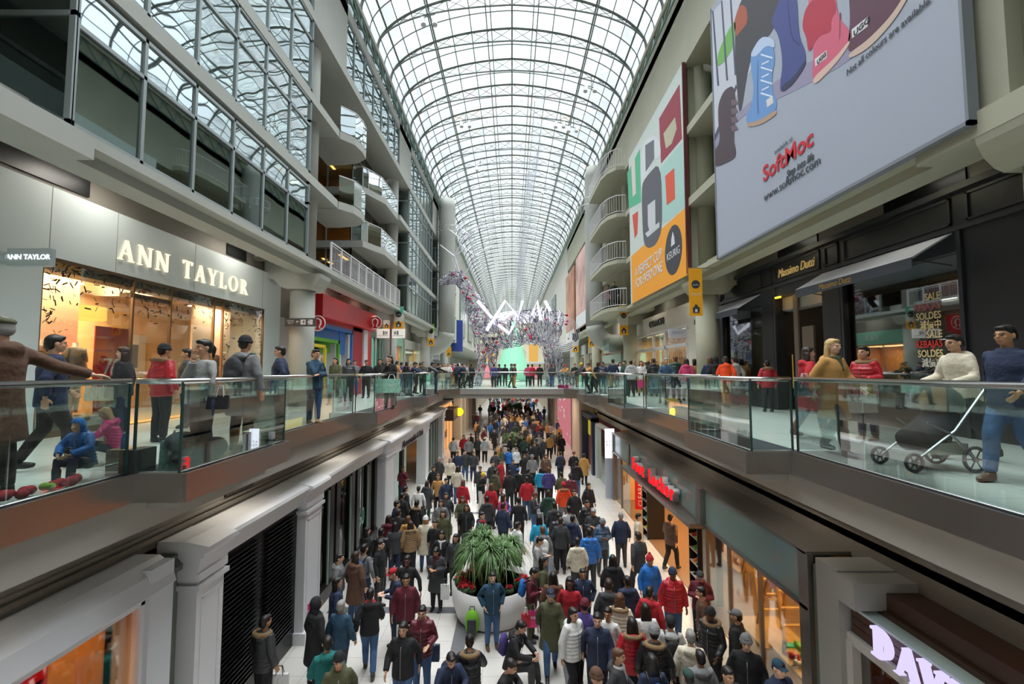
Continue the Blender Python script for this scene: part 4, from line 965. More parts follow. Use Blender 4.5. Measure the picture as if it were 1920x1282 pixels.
# wall lamps / cameras, vents over upper shops
for side, x, y in ((-1, 8.6, 7.2), (-1, 8.6, 13.6), (1, 8.55, 12.6), (1, 8.55, 8.4), (1, 8.55, 17.4)):
    b = MB(); b.box(side * (x - .04), side * x, y, y + (1.9 if y != 13.6 else 1.0), 9.62, 9.95)
    tag(b.build('air_vent', black_m), 'dark rectangular vent in the bulkhead above the %s' % {(-1, 7.2): 'blade sign of the left shop', (-1, 13.6): 'second word of lit serif letters', (1, 12.6): 'gold script door sign', (1, 8.4): 'larger grey awning', (1, 17.4): 'smaller grey awning'}[(side, y)], 'vent')
# ================================================================== LOWER LEVEL, LEFT
XL = -4.8
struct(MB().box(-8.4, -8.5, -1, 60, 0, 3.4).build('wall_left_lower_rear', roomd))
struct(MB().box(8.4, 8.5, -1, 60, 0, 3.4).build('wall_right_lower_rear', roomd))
struct(MB().box(-5.3, -8.5, -1, 60, 3.38, 3.5).build('ceiling_lower_left', soffit_m)); struct(MB().box(5.54, 8.5, -1, 60, 3.38, 3.5).build('ceiling_lower_right', soffit_m))
t = thing('storefront', 'white framed shop window with amber glow and red poster, nearest on the lower left', 'shop front', (XL, 4, 0))
b = MB(); b.prism([(-5.3, 3.55), (-4.95, 3.55), (-4.78, 3.42), (-4.7, 3.2), (-4.78, 3.14), (-5.0, 3.14), (-5.3, 3.3)], -1, 6.62, 'y')
b.box(-5.3, -4.74, 6.2, 6.62, 0, 3.5); b.box(-5.2, -4.8, -1, 6.2, 0, .5); b.build('white_frame', mat('white_frame_paint', '#cfd2d8', .35), t)
b = MB(); b.box(-4.86, -4.8, 6.14, 6.2, .5, 3.14); b.box(-4.86, -4.8, -1, 6.2, 3.08, 3.14); b.build('inner_bead', whitep, t)
MB().box(-4.92, -4.93, -1, 6.15, .5, 3.1).build('glass_pane', glassmat('amber_window_glass', (.95, .93, .9), .1), t)
b = MB(); b.box(-6.4, -6.5, -1, 6.3, 0, 3.4); b.box(-6.4, -5.2, 6.2, 6.3, 0, 3.4); b.build('interior_walls', mat('amber_wall', '#e0a860', .8), t)
b = MB(); b.box(-6.4, -5.1, -1, 6.25, .4, .5); b.build('display_floor', mat('amber_wall', '#e0a860', .8), t)
area('shop_lamp', (-5.7, 4.6, 3.3), .8, 58, (1, .62, .26), sy=3)
t = thing('sale_poster', 'bright red poster with a black numeral 7 in the amber shop window', 'poster', (-5.0, 4.6, .5))
b = MB(); b.box(-4.97, -4.99, 2.2, 5.12, 1.4, 3.06); b.build('poster_sheet', emat('lit_red_poster', '#d8161a', .75), t)
text('numeral', '7', (-4.96, 4.9, 2.62), .62, 'L', black_m, t, .002, bold=.02); text('lettering', 'HR', (-4.96, 4.45, 2.5), .3, 'L', black_m, t, .002, bold=.01)
struct(MB().box(-5.3, -4.98, 6.62, 7.05, 0, 3.4).build('wall_left_pier', mat('grey_green_pier', '#6a7069', .6)))
b = MB(); b.prism([(-5.3, 3.35), (-5.0, 3.35), (-4.9, 3.25), (-4.9, 3.18), (-5.3, 3.18)], 6.62, 7.05, 'y'); struct(b.build('trim_pier_cap', MATS['grey_green_pier']))
# white classical shop front
t = thing('storefront', 'long white classical shop front with pilasters, black louvres and dark lettering', 'shop front', (XL, 18, 0))
b = MB()
def cornice(b, y0, y1, dx=0):
    e = .012 if dx else 0
    b.prism([(-5.3, 3.56 + e), (-4.98 + dx, 3.56 + e), (-4.62 + dx, 3.5), (-4.6 + dx, 3.44), (-4.68 + dx, 3.40), (-4.7 + dx, 3.34), (-4.74 + dx, 3.32), (-4.78 + dx, 3.1), (-4.8 + dx, 3.06), (-5.3, 3.06 - e)], y0, y1, 'y')
cornice(b, 7.1, 32.3); cornice(b, 7.02, 7.75, .1); cornice(b, 10.6, 11.62, .1); cornice(b, 17.2, 26.3, .12); cornice(b, 31.2, 32.4, .1)
b.build('entablature', whitep, t)
for y0, y1 in ((7.06, 7.7), (10.68, 11.56), (17.3, 18.7), (25.3, 26.2), (31.3, 32.3)):
    b = MB(); b.box(-5.2, -4.7, y0, y1, 0, 3.1); b.box(-5.2, -4.64, y0 - .05, y1 + .05, 2.86, 2.93); b.box(-5.2, -4.62, y0 - .06, y1 + .06, 0, .25); b.box(-5.2, -4.66, y0 - .03, y1 + .03, 2.98, 3.1)
    b.box(-4.7, -4.685, y0 + .1, y0 + .13, .5, 2.7); b.box(-4.7, -4.685, y1 - .13, y1 - .1, .5, 2.7); b.box(-4.7, -4.685, y0 + .1, y1 - .1, 2.68, 2.72)
    b.build('pilaster', whitep, t)
b = MB(); b.box(-5.1, -4.68, 18.7, 25.3, 2.75, 3.1); b.build('sign_board', whitep, t)
text('sign_lettering', 'Abercrombie & Fitch', (-4.66, 22.0, 2.93), .42, 'L', mat('navy_black_letter', '#20222c', .4), t, .01, bold=.008, sx=1.28)
b = MB(); b.box(-5.15, -4.9, 7.7, 10.68, 0, 3.08); b.build('black_louvre_frame', black_m, t)
for y0, y1 in ((7.85, 9.05), (9.3, 10.5)):
    b = MB()
    for k in range(30):
        z = .45 + k * .083; b.prism([(-4.9, z), (-4.82, z + .035), (-4.82, z + .05), (-4.9, z + .015)], y0, y1, 'y')
    b.build('louvre_panel', mat('black_louvre', '#2a2a2e', .25), t)
b = MB(); b.box(-5.2, -5.05, 11.56, 17.3, 2.85, 3.06); b.box(-5.2, -4.95, 11.56, 17.3, 0, .35)
for y in (11.56, 12.9, 13.35, 14.6, 15.1, 16.3, 17.0): b.box(-5.2, -5.0, y, y + .28, .3, 3.0)
b.build('dark_window_frame', mat('dark_brown_frame', '#231f20', .3), t)
b = MB()
for y in (12.75, 14.45, 16.15): b.box(-5.02, -4.98, y, y + .06, .35, 2.85)
b.build('pale_green_jambs', mat('pale_green_jamb', '#8fa89e', .4), t)
MB().box(-5.1, -5.11, 11.6, 17.3, .35, 2.9).build('glass_pane', glassmat('dark_display_glass', (.6, .62, .6), .15), t)
b = MB(); b.box(-6.8, -6.9, 11.5, 17.3, 0, 3.3); b.box(-6.8, -5.2, 11.5, 11.6, 0, 3.3); b.build('display_rear', mat('brown_black_wall', '#2c2523', .7), t)
text('window_numeral', '60', (-5.04, 15.7, 1.2), .8, 'L', mat('pale_teal_print', '#86b5ae', .6), t, .003, sx=.7)
b = MB(); b.box(-7.6, -7.7, 18.7, 25.3, 0, 3.3); b.box(-7.6, -5.2, 18.7, 18.8, 0, 3.2); b.box(-5.3, -5.15, 21.8, 22.2, 0, 2.75); b.build('doorway_interior', MATS['brown_black_wall'], t)
b = MB(); b.box(-5.6, -5.65, 22.2, 24.6, 0, 2.7); b.build('pale_door_screen', mat('pale_green_screen', '#b9cfc4', .4, emit=.12), t)
b = MB(); b.box(-5.15, -5.0, 26.2, 31.3, 0, 3.05); b.build('end_window_panel', black_m, t)
b = MB()
for k in range(5): b.box(-5.0, -4.95, 26.5 + k * 1.0, 26.62 + k * 1.0, .2, 2.8)
b.build('end_window_bars', MATS['pale_green_jamb'], t)
area('shop_lamp', (-6.0, 14, 3.1), .8, 25, (1, .8, .55), sy=4); area('shop_lamp', (-6.4, 22.5, 3.1), 1, 20, (.85, 1, .95), sy=3)
mannequin((-5.7, 13.9, .5), PI / 2, 'headless mannequin in a tan jacket behind the dark lower display window', 'tan_jacket', mat('tan_cloth', '#b98a4e', .9), False)
mannequin((-5.7, 12.3, .5), PI / 2, 'headless mannequin in a pale shirt in the nearest dark display window', 'pale_shirt', mat('pale_cloth', '#b9b3a8', .9), False)
mannequin((-5.7, 15.4, .5), PI / 2, 'headless mannequin in a pink top beside the pale window numeral', 'pink_top', mat('pink_cloth', '#c2416a', .9), False)
# shops past the white front
t = thing('storefront', 'orange lit SALE shop front with a brown canopy under the footbridge', 'shop front', (XL, 36, 0))
b = MB(); b.box(-5.0, -4.2, 33.2, 36.4, 2.5, 3.3); b.build('brown_canopy', mat('brown_canopy_paint', '#4a3028', .5), t)
b = MB(); b.ell((-4.1, 36.0, 2.9), (.32, .32, .32), 16, 10); b.build('yellow_globe', emat('yellow_globe_glow', '#f5c81e', 1.8), t, True)
b = MB(); b.box(-5.2, -5.25, 33, 40, 0, 3.4); b.build('lit_window', emat('amber_window_glow', '#f2a866', .95), t)
b = MB(); [b.box(-5.2, -5.12, y, y + .1, 0, 3.3) for y in (33, 34.5, 36.2, 38, 39.9)]; b.build('window_bars', mat('bar_cream', '#d9c3a0', .5), t)
text('sign_lettering', 'SALE', (-5.1, 35.6, 1.2), .8, 'L', black_m, t, .01)
for k, y in enumerate((41, 44.5, 48, 52, 57)):
    struct(MB().box(-5.2, -4.55, y, y + 1.3, 0, 4.4).build('wall_left_lower_column', mat('beige_stone', '#b9ad98', .6)))
    struct(MB().box(-5.3, -5.2, y + 1.3, y + 3.6, 0, 4.4).build('wall_left_lower_panel', mat('brown_panel', '#6a5a48', .6)))
struct(MB().box(-5.5, -5.3, 60, YE, 0, 4.4).build('wall_left_lower_far', MATS['beige_stone'])); struct(MB().box(5.5, 5.3, 60, YE, 0, 4.4).build('wall_right_lower_far', MATS['beige_stone']))
# ================================================================== LOWER LEVEL, RIGHT
gband = mat('green_glass_band', '#8fa8a2', .12, spec=.8); gmet = mat('grey_metal_trim', '#8f8a85', .3, metal=.7)
amber = mat('amber_shop_wall', '#e2b27c', .7)
t = thing('storefront', 'sports shoe shop with green glass sign band and glowing red letters', 'shop front', (4.8, 14, 0))
b = MB(); b.box(4.86, 5.54, 7.9, 22.2, 2.28, 3.12); b.build('glass_sign_band', gband, t)
b = MB(); b.box(4.8, 5.54, 7.7, 22.3, 3.12, 3.17); b.box(4.8, 4.9, 7.7, 22.3, 2.22, 2.28); b.box(4.8, 4.9, 7.66, 7.92, 0, 3.15); b.box(4.72, 5.3, 11.75, 12.05, 2.2, 3.15); b.box(4.8, 4.9, 19.1, 19.35, 2.25, 3.15); b.box(4.8, 5.2, 22.1, 22.35, 0, 3.15); b.box(4.86, 5.1, 11.8, 12.0, 0, 2.25)
b.build('metal_trim', gmet, t)
b = MB(); b.box(4.5, 4.86, 11.9, 19.2, 2.12, 2.24); b.build('entrance_ledge', gmet, t)
for i, ch in enumerate('Foot Locker'):
    if ch == ' ': continue
    y = 17.75 - i * .42
    for nm, off, ex, m_, bo in (('letter_back', 4.74, .09, whitep, .035), ('letter_face', 4.63, .025, emat('red_letter_glow', '#e01c24', 1.3), .012)):
        text(nm, ch, (off, y, 2.56), .62, 'R', m_, t, ex, bold=bo, sx=.85)
b = MB(); b.box(8.2, 8.3, 7.8, 22.2, 0, 3.3); b.box(5.3, 8.2, 7.75, 7.85, 0, 3.08); b.box(5.2, 8.2, 22.1, 22.2, 0, 3.3); b.build('interior_walls', amber, t)
b = MB(); b.box(4.95, 8.2, 7.9, 22.1, .006, .02); b.build('interior_floor', mat('brown_shop_floor', '#8a6a50', .3), t)
b = MB(); b.box(5.56, 8.2, 7.9, 22.1, 3.02, 3.1); b.build('interior_ceiling', mat('shop_ceiling', '#d9b88c', .8), t)
for a, c in ((7.95, 11.8), (19.4, 22.1)): MB().box(4.9, 4.91, a, c, .1, 2.25).build('glass_pane', glass_s, t)
b = MB(); [b.box(4.86, 4.94, y, y + .05, 0, 2.25) for y in (9.3, 10.6, 20.8)]; b.build('window_bars', gmet, t)
area('shop_lamp', (6.3, 9.8, 2.98), 1.6, 150, (1, .68, .32), sy=3.2); area('shop_lamp', (6.4, 15.5, 2.98), 2, 260, (1, .68, .34), sy=6); area('shop_lamp', (5.9, 20.6, 2.98), 1, 60, (1, .75, .4), sy=2)
shoe_c = ['#d83a22', '#e8e43a', '#2fb89a', '#e8e6e0', '#2a4fa0', '#c21f2c', '#20242a', '#f08a2a', '#8fd04a']
def shoe_mesh(name, m):
    b = MB()
    b.tube([(0, -.13, .045), (0, -.08, .055), (0, 0, .06), (0, .07, .045), (0, .13, .032), (0, .155, .028)], [.03, .042, .044, .042, .036, .015], 8)
    b.tube([(0, -.09, .06), (0, -.1, .12)], [.038, .034], 8); b.box(-.04, .04, -.15, .155, 0, .022)
    return b.mesh(name, m, True)
shoes = [shoe_mesh('running_shoe', mat('shoe_' + str(i), c, .5)) for i, c in enumerate(shoe_c)]
cnt = [0]
def shoe(loc, rz, k, label, grp='running shoes on display in the shoe shop'):
    o = bpy.data.objects.new('running_shoe', shoes[k % len(shoes)]); COL.objects.link(o); o.location = loc; o.rotation_euler = (0, 0, rz); tag(o, label, 'shoe', grp); return o
names_c = ['orange red', 'lemon yellow', 'teal', 'white', 'royal blue', 'crimson', 'black', 'orange', 'lime']
# shoe tower racks at the entrance
for (x, y, lab, n0) in ((5.2, 17.3, 'farther', 0), (5.15, 12.6, 'nearer', 4)):
    t = thing('shoe_rack', 'black tower rack of bright shoes at the shoe shop entrance, %s one' % lab, 'rack', (x, y, 0))
    b = MB(); b.box(x + .3, x + .34, y - .3, y + .3, 0, 2.0); b.box(x - .3, x + .3, y - .3, y - .27, 0, 2.0); b.box(x - .3, x + .3, y + .27, y + .3, 0, 2.0); b.build('rack_frame', black_m, t)
    for k in range(5): MB().box(x - .3, x + .3, y - .27, y + .27, .3 + k * .34, .32 + k * .34).build('shelf', mat('rack_shelf_edge', '#c9c0b4', .4), t)
    b = MB(); b.box(x - .31, x - .28, y - .3, y + .3, 2.0, 2.25); b.build('header_card', black_m, t)
    text('header_lettering', 'NEW ARRIVALS', (x - .32, y, 2.12), .09, 'R', emat('red_card_text', '#ff4a2a', .8), t, .002)
    for k in range(5):
        for q in (-.13, .1): shoe((x - .12, y + q, .321 + k * .34), PI / 2 + .2, (k + n0 + (q > 0)) % 9, '%s running shoe on the %s shoe rack, shelf %s' % (names_c[(k + n0 + (q > 0)) % 9], lab, ('lowest', 'second lowest', 'middle', 'second from top', 'top')[k]))
# wooden display in the near shoe window
wood = mat('pale_wood', '#c79a5c', .5, var=.15, vscale=6)
t = thing('display_table', 'low pale wooden display table in the near shoe shop window', 'table', (5.4, 8.7, 0))
b = MB(); b.box(5.02, 5.9, 7.98, 9.3, .75, .8); b.box(5.1, 5.16, 8.05, 8.1, 0, .75); b.box(5.8, 5.86, 8.05, 8.1, 0, .75); b.box(5.1, 5.16, 9.2, 9.25, 0, .75); b.box(5.8, 5.86, 9.2, 9.25, 0, .75); b.build('table_body', wood, t)
t = thing('display_table', 'second wooden display table under the wooden ladder', 'table', (5.5, 10.2, 0))
b = MB(); b.box(5.05, 6.0, 9.6, 10.8, .5, .55); [b.box(x, x + .06, y, y + .06, 0, .5) for x in (5.1, 5.9) for y in (9.65, 10.7)]; b.build('table_body', wood, t)
k = 0
for y in (8.1, 8.35, 8.6, 8.85, 9.1):
    for x in (5.2, 5.5, 5.75): shoe((x, y, .801), .5 + .7 * k, k * 2, '%s running shoe on the low display table, %s row %s place' % (names_c[(k * 2) % 9], ('nearest', 'second', 'third', 'fourth', 'last')[int((y - 8.1) / .25 + .1)], ('aisle', 'middle', 'inner')[k % 3]), 'running shoes on the low display table'); k += 1
t = thing('cloth', 'folded mint green cloth on the low display table', 'cloth', (5.45, 9.2, .8)); b = MB(); b.box(5.3, 5.62, 9.16, 9.29, .8, .83); b.build('folded_layers', mat('mint_cloth', '#5fd0b4', .9), t)
for cx, cy_, lab in ((5.7, 10.0, 'nearer'), (5.9, 11.3, 'farther')):
    t = thing('step_ladder', 'pale wooden A-frame step ladder in the shoe shop window, %s one' % lab, 'ladder', (cx, cy_, .55))
    b = MB()
    for s in (-1, 1): b.bar((cx + s * .28, cy_ - .55, .55), (cx + s * .16, cy_, 2.15), .05); b.bar((cx + s * .28, cy_ + .5, .55), (cx + s * .16, cy_, 2.15), .05)
    b.build('rails', wood, t)
    for q in range(5): f = (q + .5) / 5.5; MB().bar((cx - .28 + .12 * f, cy_ - .55 + .55 * f, .55 + 1.6 * f), (cx + .28 - .12 * f, cy_ - .55 + .55 * f, .55 + 1.6 * f), .07, .03).build('step', wood, t)
t = thing('display_shelving', 'pale wooden ladder shelf behind the entrance of the shoe shop', 'shelf', (6.6, 14, 0))
b = MB()
for y in (13.4, 14.8): b.box(6.6, 6.66, y, y + .06, 0, 2.3)
for z in (.4, .9, 1.4, 1.9): b.box(6.4, 6.9, 13.4, 14.86, z, z + .04)
b.build('shelf_frame', wood, t)
for k in range(3): b = MB(); b.box(7.9, 8.18, 8.4 + k * 4.4, 12.2 + k * 4.4, .3, 2.4); tag(b.build('wall_shelf', wood), 'dark-shadowed wooden wall shelving at the back of the shoe shop, %s section' % ('nearest', 'middle', 'far')[k], 'shelf')
t = thing('clearance_banner', 'narrow red CLEARANCE banner at the far side of the shoe shop entrance', 'banner', (5.0, 19.0, .4))
b = MB(); b.box(5.0, 5.45, 18.98, 19.0, .5, 2.2); b.build('banner_sheet', red_m, t); text('banner_lettering', 'CLEARANCE', (5.22, 18.97, 1.35), .26, 'F', whitep, t, .002, rot=PI / 2)
# lit white panel and neighbours beyond
t = thing('lightbox_sign', 'tall glowing white light box sign just past the green glass band', 'sign', (4.7, 22.8, 0))
b = MB(); b.box(4.55, 4.95, 22.5, 22.62, 0, 3.3); b.build('side_post', gmet, t)
b = MB(); b.box(4.5, 4.95, 22.42, 22.5, 1.9, 3.3); b.build('lit_panel', emat('lit_white_panel', '#eef2ff', 1.2), t); b = MB(); b.box(4.5, 4.95, 22.42, 22.5, 0, 1.9); b.build('lower_panel', mat('pale_blue_panel', '#b9c4d6', .3), t)
text('lettering', 'SHOES\n& MORE', (4.72, 22.41, 2.6), .14, 'F', black_m, t, .002) if False else text('glyph_marks', 'K T Z\nR E A', (4.72, 22.41, 2.6), .15, 'F', black_m, t, .002)
t = thing('storefront', 'glass shop front with a white frame between light box and navy shop', 'shop front', (4.9, 24.5, 0))
b = MB(); b.box(4.8, 5.1, 23.0, 23.2, 0, 3.1); b.box(4.8, 5.1, 26.6, 26.8, 0, 3.1); b.box(4.8, 5.1, 23, 26.8, 3.0, 3.1); b.build('white_frame', whitep, t); MB().box(4.95, 4.96, 23.2, 26.6, 0, 3.0).build('glass_pane', glass_r, t)
b = MB(); b.box(6.5, 6.6, 23, 26.8, 0, 3.3); b.build('interior_rear', mat('sage_interior2', '#a9b39a', .8), t); area('shop_lamp', (5.8, 24.8, 3.1), 1, 40, (1, .95, .8), sy=2)
t = thing('storefront', 'navy framed shop front with yellow and brown window panels', 'shop front', (4.8, 29, 0))
b = MB(); b.box(4.7, 5.1, 27.2, 27.7, 0, 3.3); b.box(4.7, 5.1, 31.0, 31.4, 0, 3.3); b.box(4.7, 5.1, 27.2, 31.4, 3.1, 3.4); b.build('navy_frame', mat('navy_paint', '#1f2c46', .4), t)
b = MB(); b.box(5.1, 5.15, 27.7, 31.0, 1.9, 3.1); b.build('yellow_panel', emat('yellow_panel_glow', '#c9b23e', .6), t); b = MB(); b.box(5.1, 5.15, 27.7, 31.0, 0, 1.9); b.build('brown_panel', mat('rust_panel', '#8a4a36', .6), t)
struct(MB().box(4.6, 5.6, 31.6, 35.5, 0, 4.3).build('wall_right_lower_column', mat('beige_lit_stone', '#cbb49c', .5)))
t = thing('storefront', 'large pink shop front with white marks under the footbridge', 'shop front', (4.7, 40, 0))
b = MB(); b.box(4.7, 5.2, 36.2, 48, 0, 4.3); b.build('pink_panels', emat('pink_panel_glow', '#d9848c', .62), t)
b = MB(); rnd = random.Random(2); [b.box(4.66, 4.7, y, y + rnd.uniform(.3, .9), z, z + rnd.uniform(.1, .35)) for y, z in ((rnd.uniform(36.4, 47), rnd.uniform(.6, 3.9)) for _ in range(16))]; b.build('white_marks', whitep, t)
b = MB(); b.box(4.6, 5.2, 35.6, 36.1, 0, 4.3); b.build('dark_frame', taupe_d, t)
for y in (49, 53, 57): struct(MB().box(4.5, 5.2, y, y + 1.4, 0, 4.4).build('wall_right_lower_pier', MATS['beige_stone']))
# near right: grey pilaster and brown slatted shop
pil = mat('grey_pilaster', '#9a9893', .4)
t = thing('pilaster', 'grey stepped pilaster between the shoe shop and the brown slatted sign', 'pilaster', (4.9, 7.1, 0))
b = MB(); b.box(4.7, 5.54, 6.82, 7.3, 0, 3.24); b.build('shaft', pil, t); b = MB(); b.box(4.66, 5.54, 6.45, 6.82, 2.86, 3.22); b.build('cap_block', pil, t)
b = MB(); b.box(4.86, 5.5, 7.3, 7.62, 0, 3.0); b.prism([(4.86, 3.0), (5.5, 3.0), (5.5, 3.1), (4.95, 3.06)], 7.3, 7.62, 'y'); b.build('back_pier', MATS['grey_green_pier'], t)
t = thing('storefront', 'brown slatted tea shop sign band with big lit lilac white letters', 'shop front', (4.9, 4, 0))
b = MB()
for k, (z0, z1) in enumerate(((2.42, 2.52), (2.53, 2.63), (2.64, 2.76))): b.box(4.86, 5.4, -1, 6.8, z0, z1)
b.box(5.1, 5.54, -1, 6.8, 2.86, 3.1); b.box(5.04, 5.5, -1, 6.8, 2.8, 2.87); b.build('brown_slats', mat('brown_slat', '#4e342a', .35), t)
b = MB(); b.box(4.82, 5.1, -1, 6.8, 2.765, 2.80); b.build('pale_shelf_strip', mat('pale_strip', '#b9cbcc', .3), t)
b = MB(); b.box(4.8, 4.95, -1, 6.84, 2.26, 2.40); b.box(4.78, 4.9, 6.7, 6.84, 0, 2.3); b.build('pale_lintel', mat('pale_lintel_paint', '#b9b6ae', .4), t)
b = MB(); b.box(6.2, 6.3, -1, 6.8, 0, 3.3); b.box(5.0, 6.2, 6.7, 6.78, 0, 2.3); b.build('interior_walls', mat('copper_wall', '#8a5426', .45), t)
MB().box(4.9, 4.91, -1, 6.7, 0, 2.26).build('glass_pane', glassmat('dark_display_glass', (.6, .62, .6), .15), t)
serif('DAVID', 'R', (4.83, 6.3, 2.40), .36, emat('lilac_letter_glow', '#d4c8f4', .95), t, .09, .1)
area('shop_lamp', (5.7, 4.8, 2.5), .5, 26, (1, .55, .2), sy=3); struct(MB().box(4.95, 6.2, -1, 6.7, 2.56, 2.6).build('ceiling_tea_shop', taupe_d))
# added lamps under the walkway edge and the level above, to brighten the walkways
lampn = 0
for side in (-1, 1):
    for y in (3.5, 8.5, 13.5, 18.5, 23.5, 27.5):
        x = side * 5.0 if side < 0 else 5.1
        t = thing('added_lamp', 'added round lamp under the %s walkway edge, %s' % ('left' if side < 0 else 'right', {3.5: 'nearest', 8.5: 'second nearest', 13.5: 'third', 18.5: 'fourth', 23.5: 'fifth', 27.5: 'closest to the footbridge'}[y]), 'lamp', (x, y, 4.58), 'added lamps under the walkways')
        b = MB(); b.lathe([(.12, 0), (.12, .04)], x, y, 14, 4.57); b.build('lamp_disc', white_l, t)
        area('added_walkway_lamp', (x - side * .1, y, 4.5), .8, 8, (1, .9, .75))  # added light for the dark lower shop fronts and floor
    for y in (4.5, 9, 13.5, 20, 25, 32, 36):
        x = side * 7.6
        t = thing('added_lamp', 'added round lamp in the soffit over the %s upper walkway, %s' % ('left' if side < 0 else 'right', {4.5: 'nearest', 9: 'second nearest', 13.5: 'third', 20: 'fourth', 25: 'fifth', 32: 'sixth', 36: 'farthest'}[y]), 'lamp', (x, y, 10.12), 'added lamps over the upper walkways')
        b = MB(); b.lathe([(.12, 0), (.12, .04)], x, y, 14, 10.11); b.build('lamp_disc', white_l, t)
        area('added_walkway_lamp', (x, y, 10.05), .9, 34, (1, .94, .84))  # added light so the upper walkway reads bright
for k, y in enumerate((34, 40, 44)):
    for x in (-3, 0, 3): area('bridge_lamp', (x, y, 4.25), 1, 60, (1, .92, .8))
# ================================================================== PLANTERS
leafm = mat('grass_leaf', '#54743f', .5, var=.4, vscale=4); leafd = mat('dark_leaf', '#2c4a26', .6, var=.3)
def leaf_mesh(seed, n, R, h0, lift, m, name='leaves', w=.028):
    r = random.Random(seed); b = MB()
    for k in range(n):
        a = r.uniform(0, 2 * PI); L = R * r.uniform(.6, 1.1); el = r.uniform(-.1, 1.25)
        d = Vector((math.cos(a), math.sin(a), 0)); side = Vector((-d.y, d.x, 0)) * w * .5
        prev = Vector((0, 0, h0)); P = []
        for q in range(6):
            f = q / 5; x = L * math.cos(el) * f; z = h0 + L * math.sin(el) * f - lift * f * f * L * (1.1 - .3 * el)
            P.append(d * x + Vector((0, 0, z)))
        vs_ = []
        for q, p in enumerate(P):
            ww = (1, 1.1, 1, .8, .5, .08)[q]; vs_ += [p - side * ww, p + side * ww]
        b.add(vs_, [(2 * q, 2 * q + 1, 2 * q + 3, 2 * q + 2) for q in range(5)])
    return b.mesh(name, m)
crown = [leaf_mesh(s, 150, .62, 0, .9, leafm) for s in (1, 2, 3)]
def planter(x, y, r, h, label, plabel, crowns, top, seed):
    t = thing('round_planter', label, 'planter', (x, y, 0))
    b = MB(); b.lathe([(r * .78, 0), (r * .86, .05), (r * .98, h * .5), (r, h), (r * .93, h), (r * .9, h - .12)], x, y, 48); b.build('bowl', mat('planter_white', '#d4d2cf', .4), t, True)
    b = MB(); b.lathe([(r * .9, 0), (r * .9, .02)], x, y, 32, h - .14); b.build('soil', mat('soil', '#3a2c24', .95, bump=.6), t)
    p = thing('potted_plant', plabel, 'plant', (x, y, h - .12)); rr = random.Random(seed)
    for k in range(crowns):
        a = 2 * PI * k / crowns + rr.uniform(-.3, .3); d = r * (.55 if k % 3 else .15); cx, cy_ = x + d * math.cos(a), y + d * math.sin(a); z = top - rr.uniform(0, .35)
        b = MB(); b.tube([(x + (cx - x) * .5, y + (cy_ - y) * .5, h - .12), (cx, cy_, z)], [.03, .022], 6); b.build('stem', mat('stem_tan', '#8a7a4e', .8), p)
        o = bpy.data.objects.new('leaf_crown', crown[k % 3]); COL.objects.link(o); o.parent = p; o.matrix_parent_inverse = p.matrix_basis.inverted(); o.location = (cx, cy_, z); o.rotation_euler = (0, 0, rr.uniform(0, 6))
    return t
planter(-.5, 11.95, 1.02, .85, 'large white round planter bowl in the middle of the lower hall', 'spiky grass-like green plant spraying out of the large white planter', 13, 1.85, 1)
planter(0.1, 33, 1.0, .8, 'round white planter under the near edge of the footbridge', 'dense dark green plant in the planter beneath the footbridge', 9, 1.6, 2)
planter(0.4, 58, 1.3, .8, 'round planter farthest down the lower hall', 'broad green plant in the planter farthest down the lower hall', 9, 2.0, 3)
# poinsettias
pm = mat('poinsettia_red', '#c8162a', .5); rnd = random.Random(9)
fb = MB()
for k in range(11):
    a = 2 * PI * k / 11; n0 = len(fb.v)
    L = .1 if k % 2 else .075; d = Vector((math.cos(a), math.sin(a), 0)); s = Vector((-d.y, d.x, 0)) * .028
    fb.add([(0, 0, .02), d * L * .5 + s + Vector((0, 0, .035)), d * L + Vector((0, 0, .005)), d * L * .5 - s + Vector((0, 0, .035))], [(0, 3, 2, 1)])
fme = fb.mesh('bracts', pm)
b2 = MB(); b2.ell((0, 0, -.06), (.11, .11, .06), 8, 5); gme = b2.mesh('foliage', leafd); 
for k in range(30):
    a = PI * (.62 + .95 * k / 30) + rnd.uniform(-.05, .05) if k < 22 else rnd.uniform(-.9, .2); d = .88 * rnd.uniform(.72, 1)
    t = thing('poinsettia', 'red poinsettia bloom massed around the rim of the large white planter', 'flower', (-.5 + d * math.cos(a), 11.95 + d * math.sin(a), .86 + rnd.uniform(0, .1)), 'poinsettias in the large planter')
    for nm, me in (('bracts', fme), ('foliage', gme)):
        o = bpy.data.objects.new(nm, me); COL.objects.link(o); o.parent = t
    t.rotation_euler = (rnd.uniform(-.3, .3), rnd.uniform(-.3, .3), rnd.uniform(0, 6)); t.scale = (1.2,) * 3
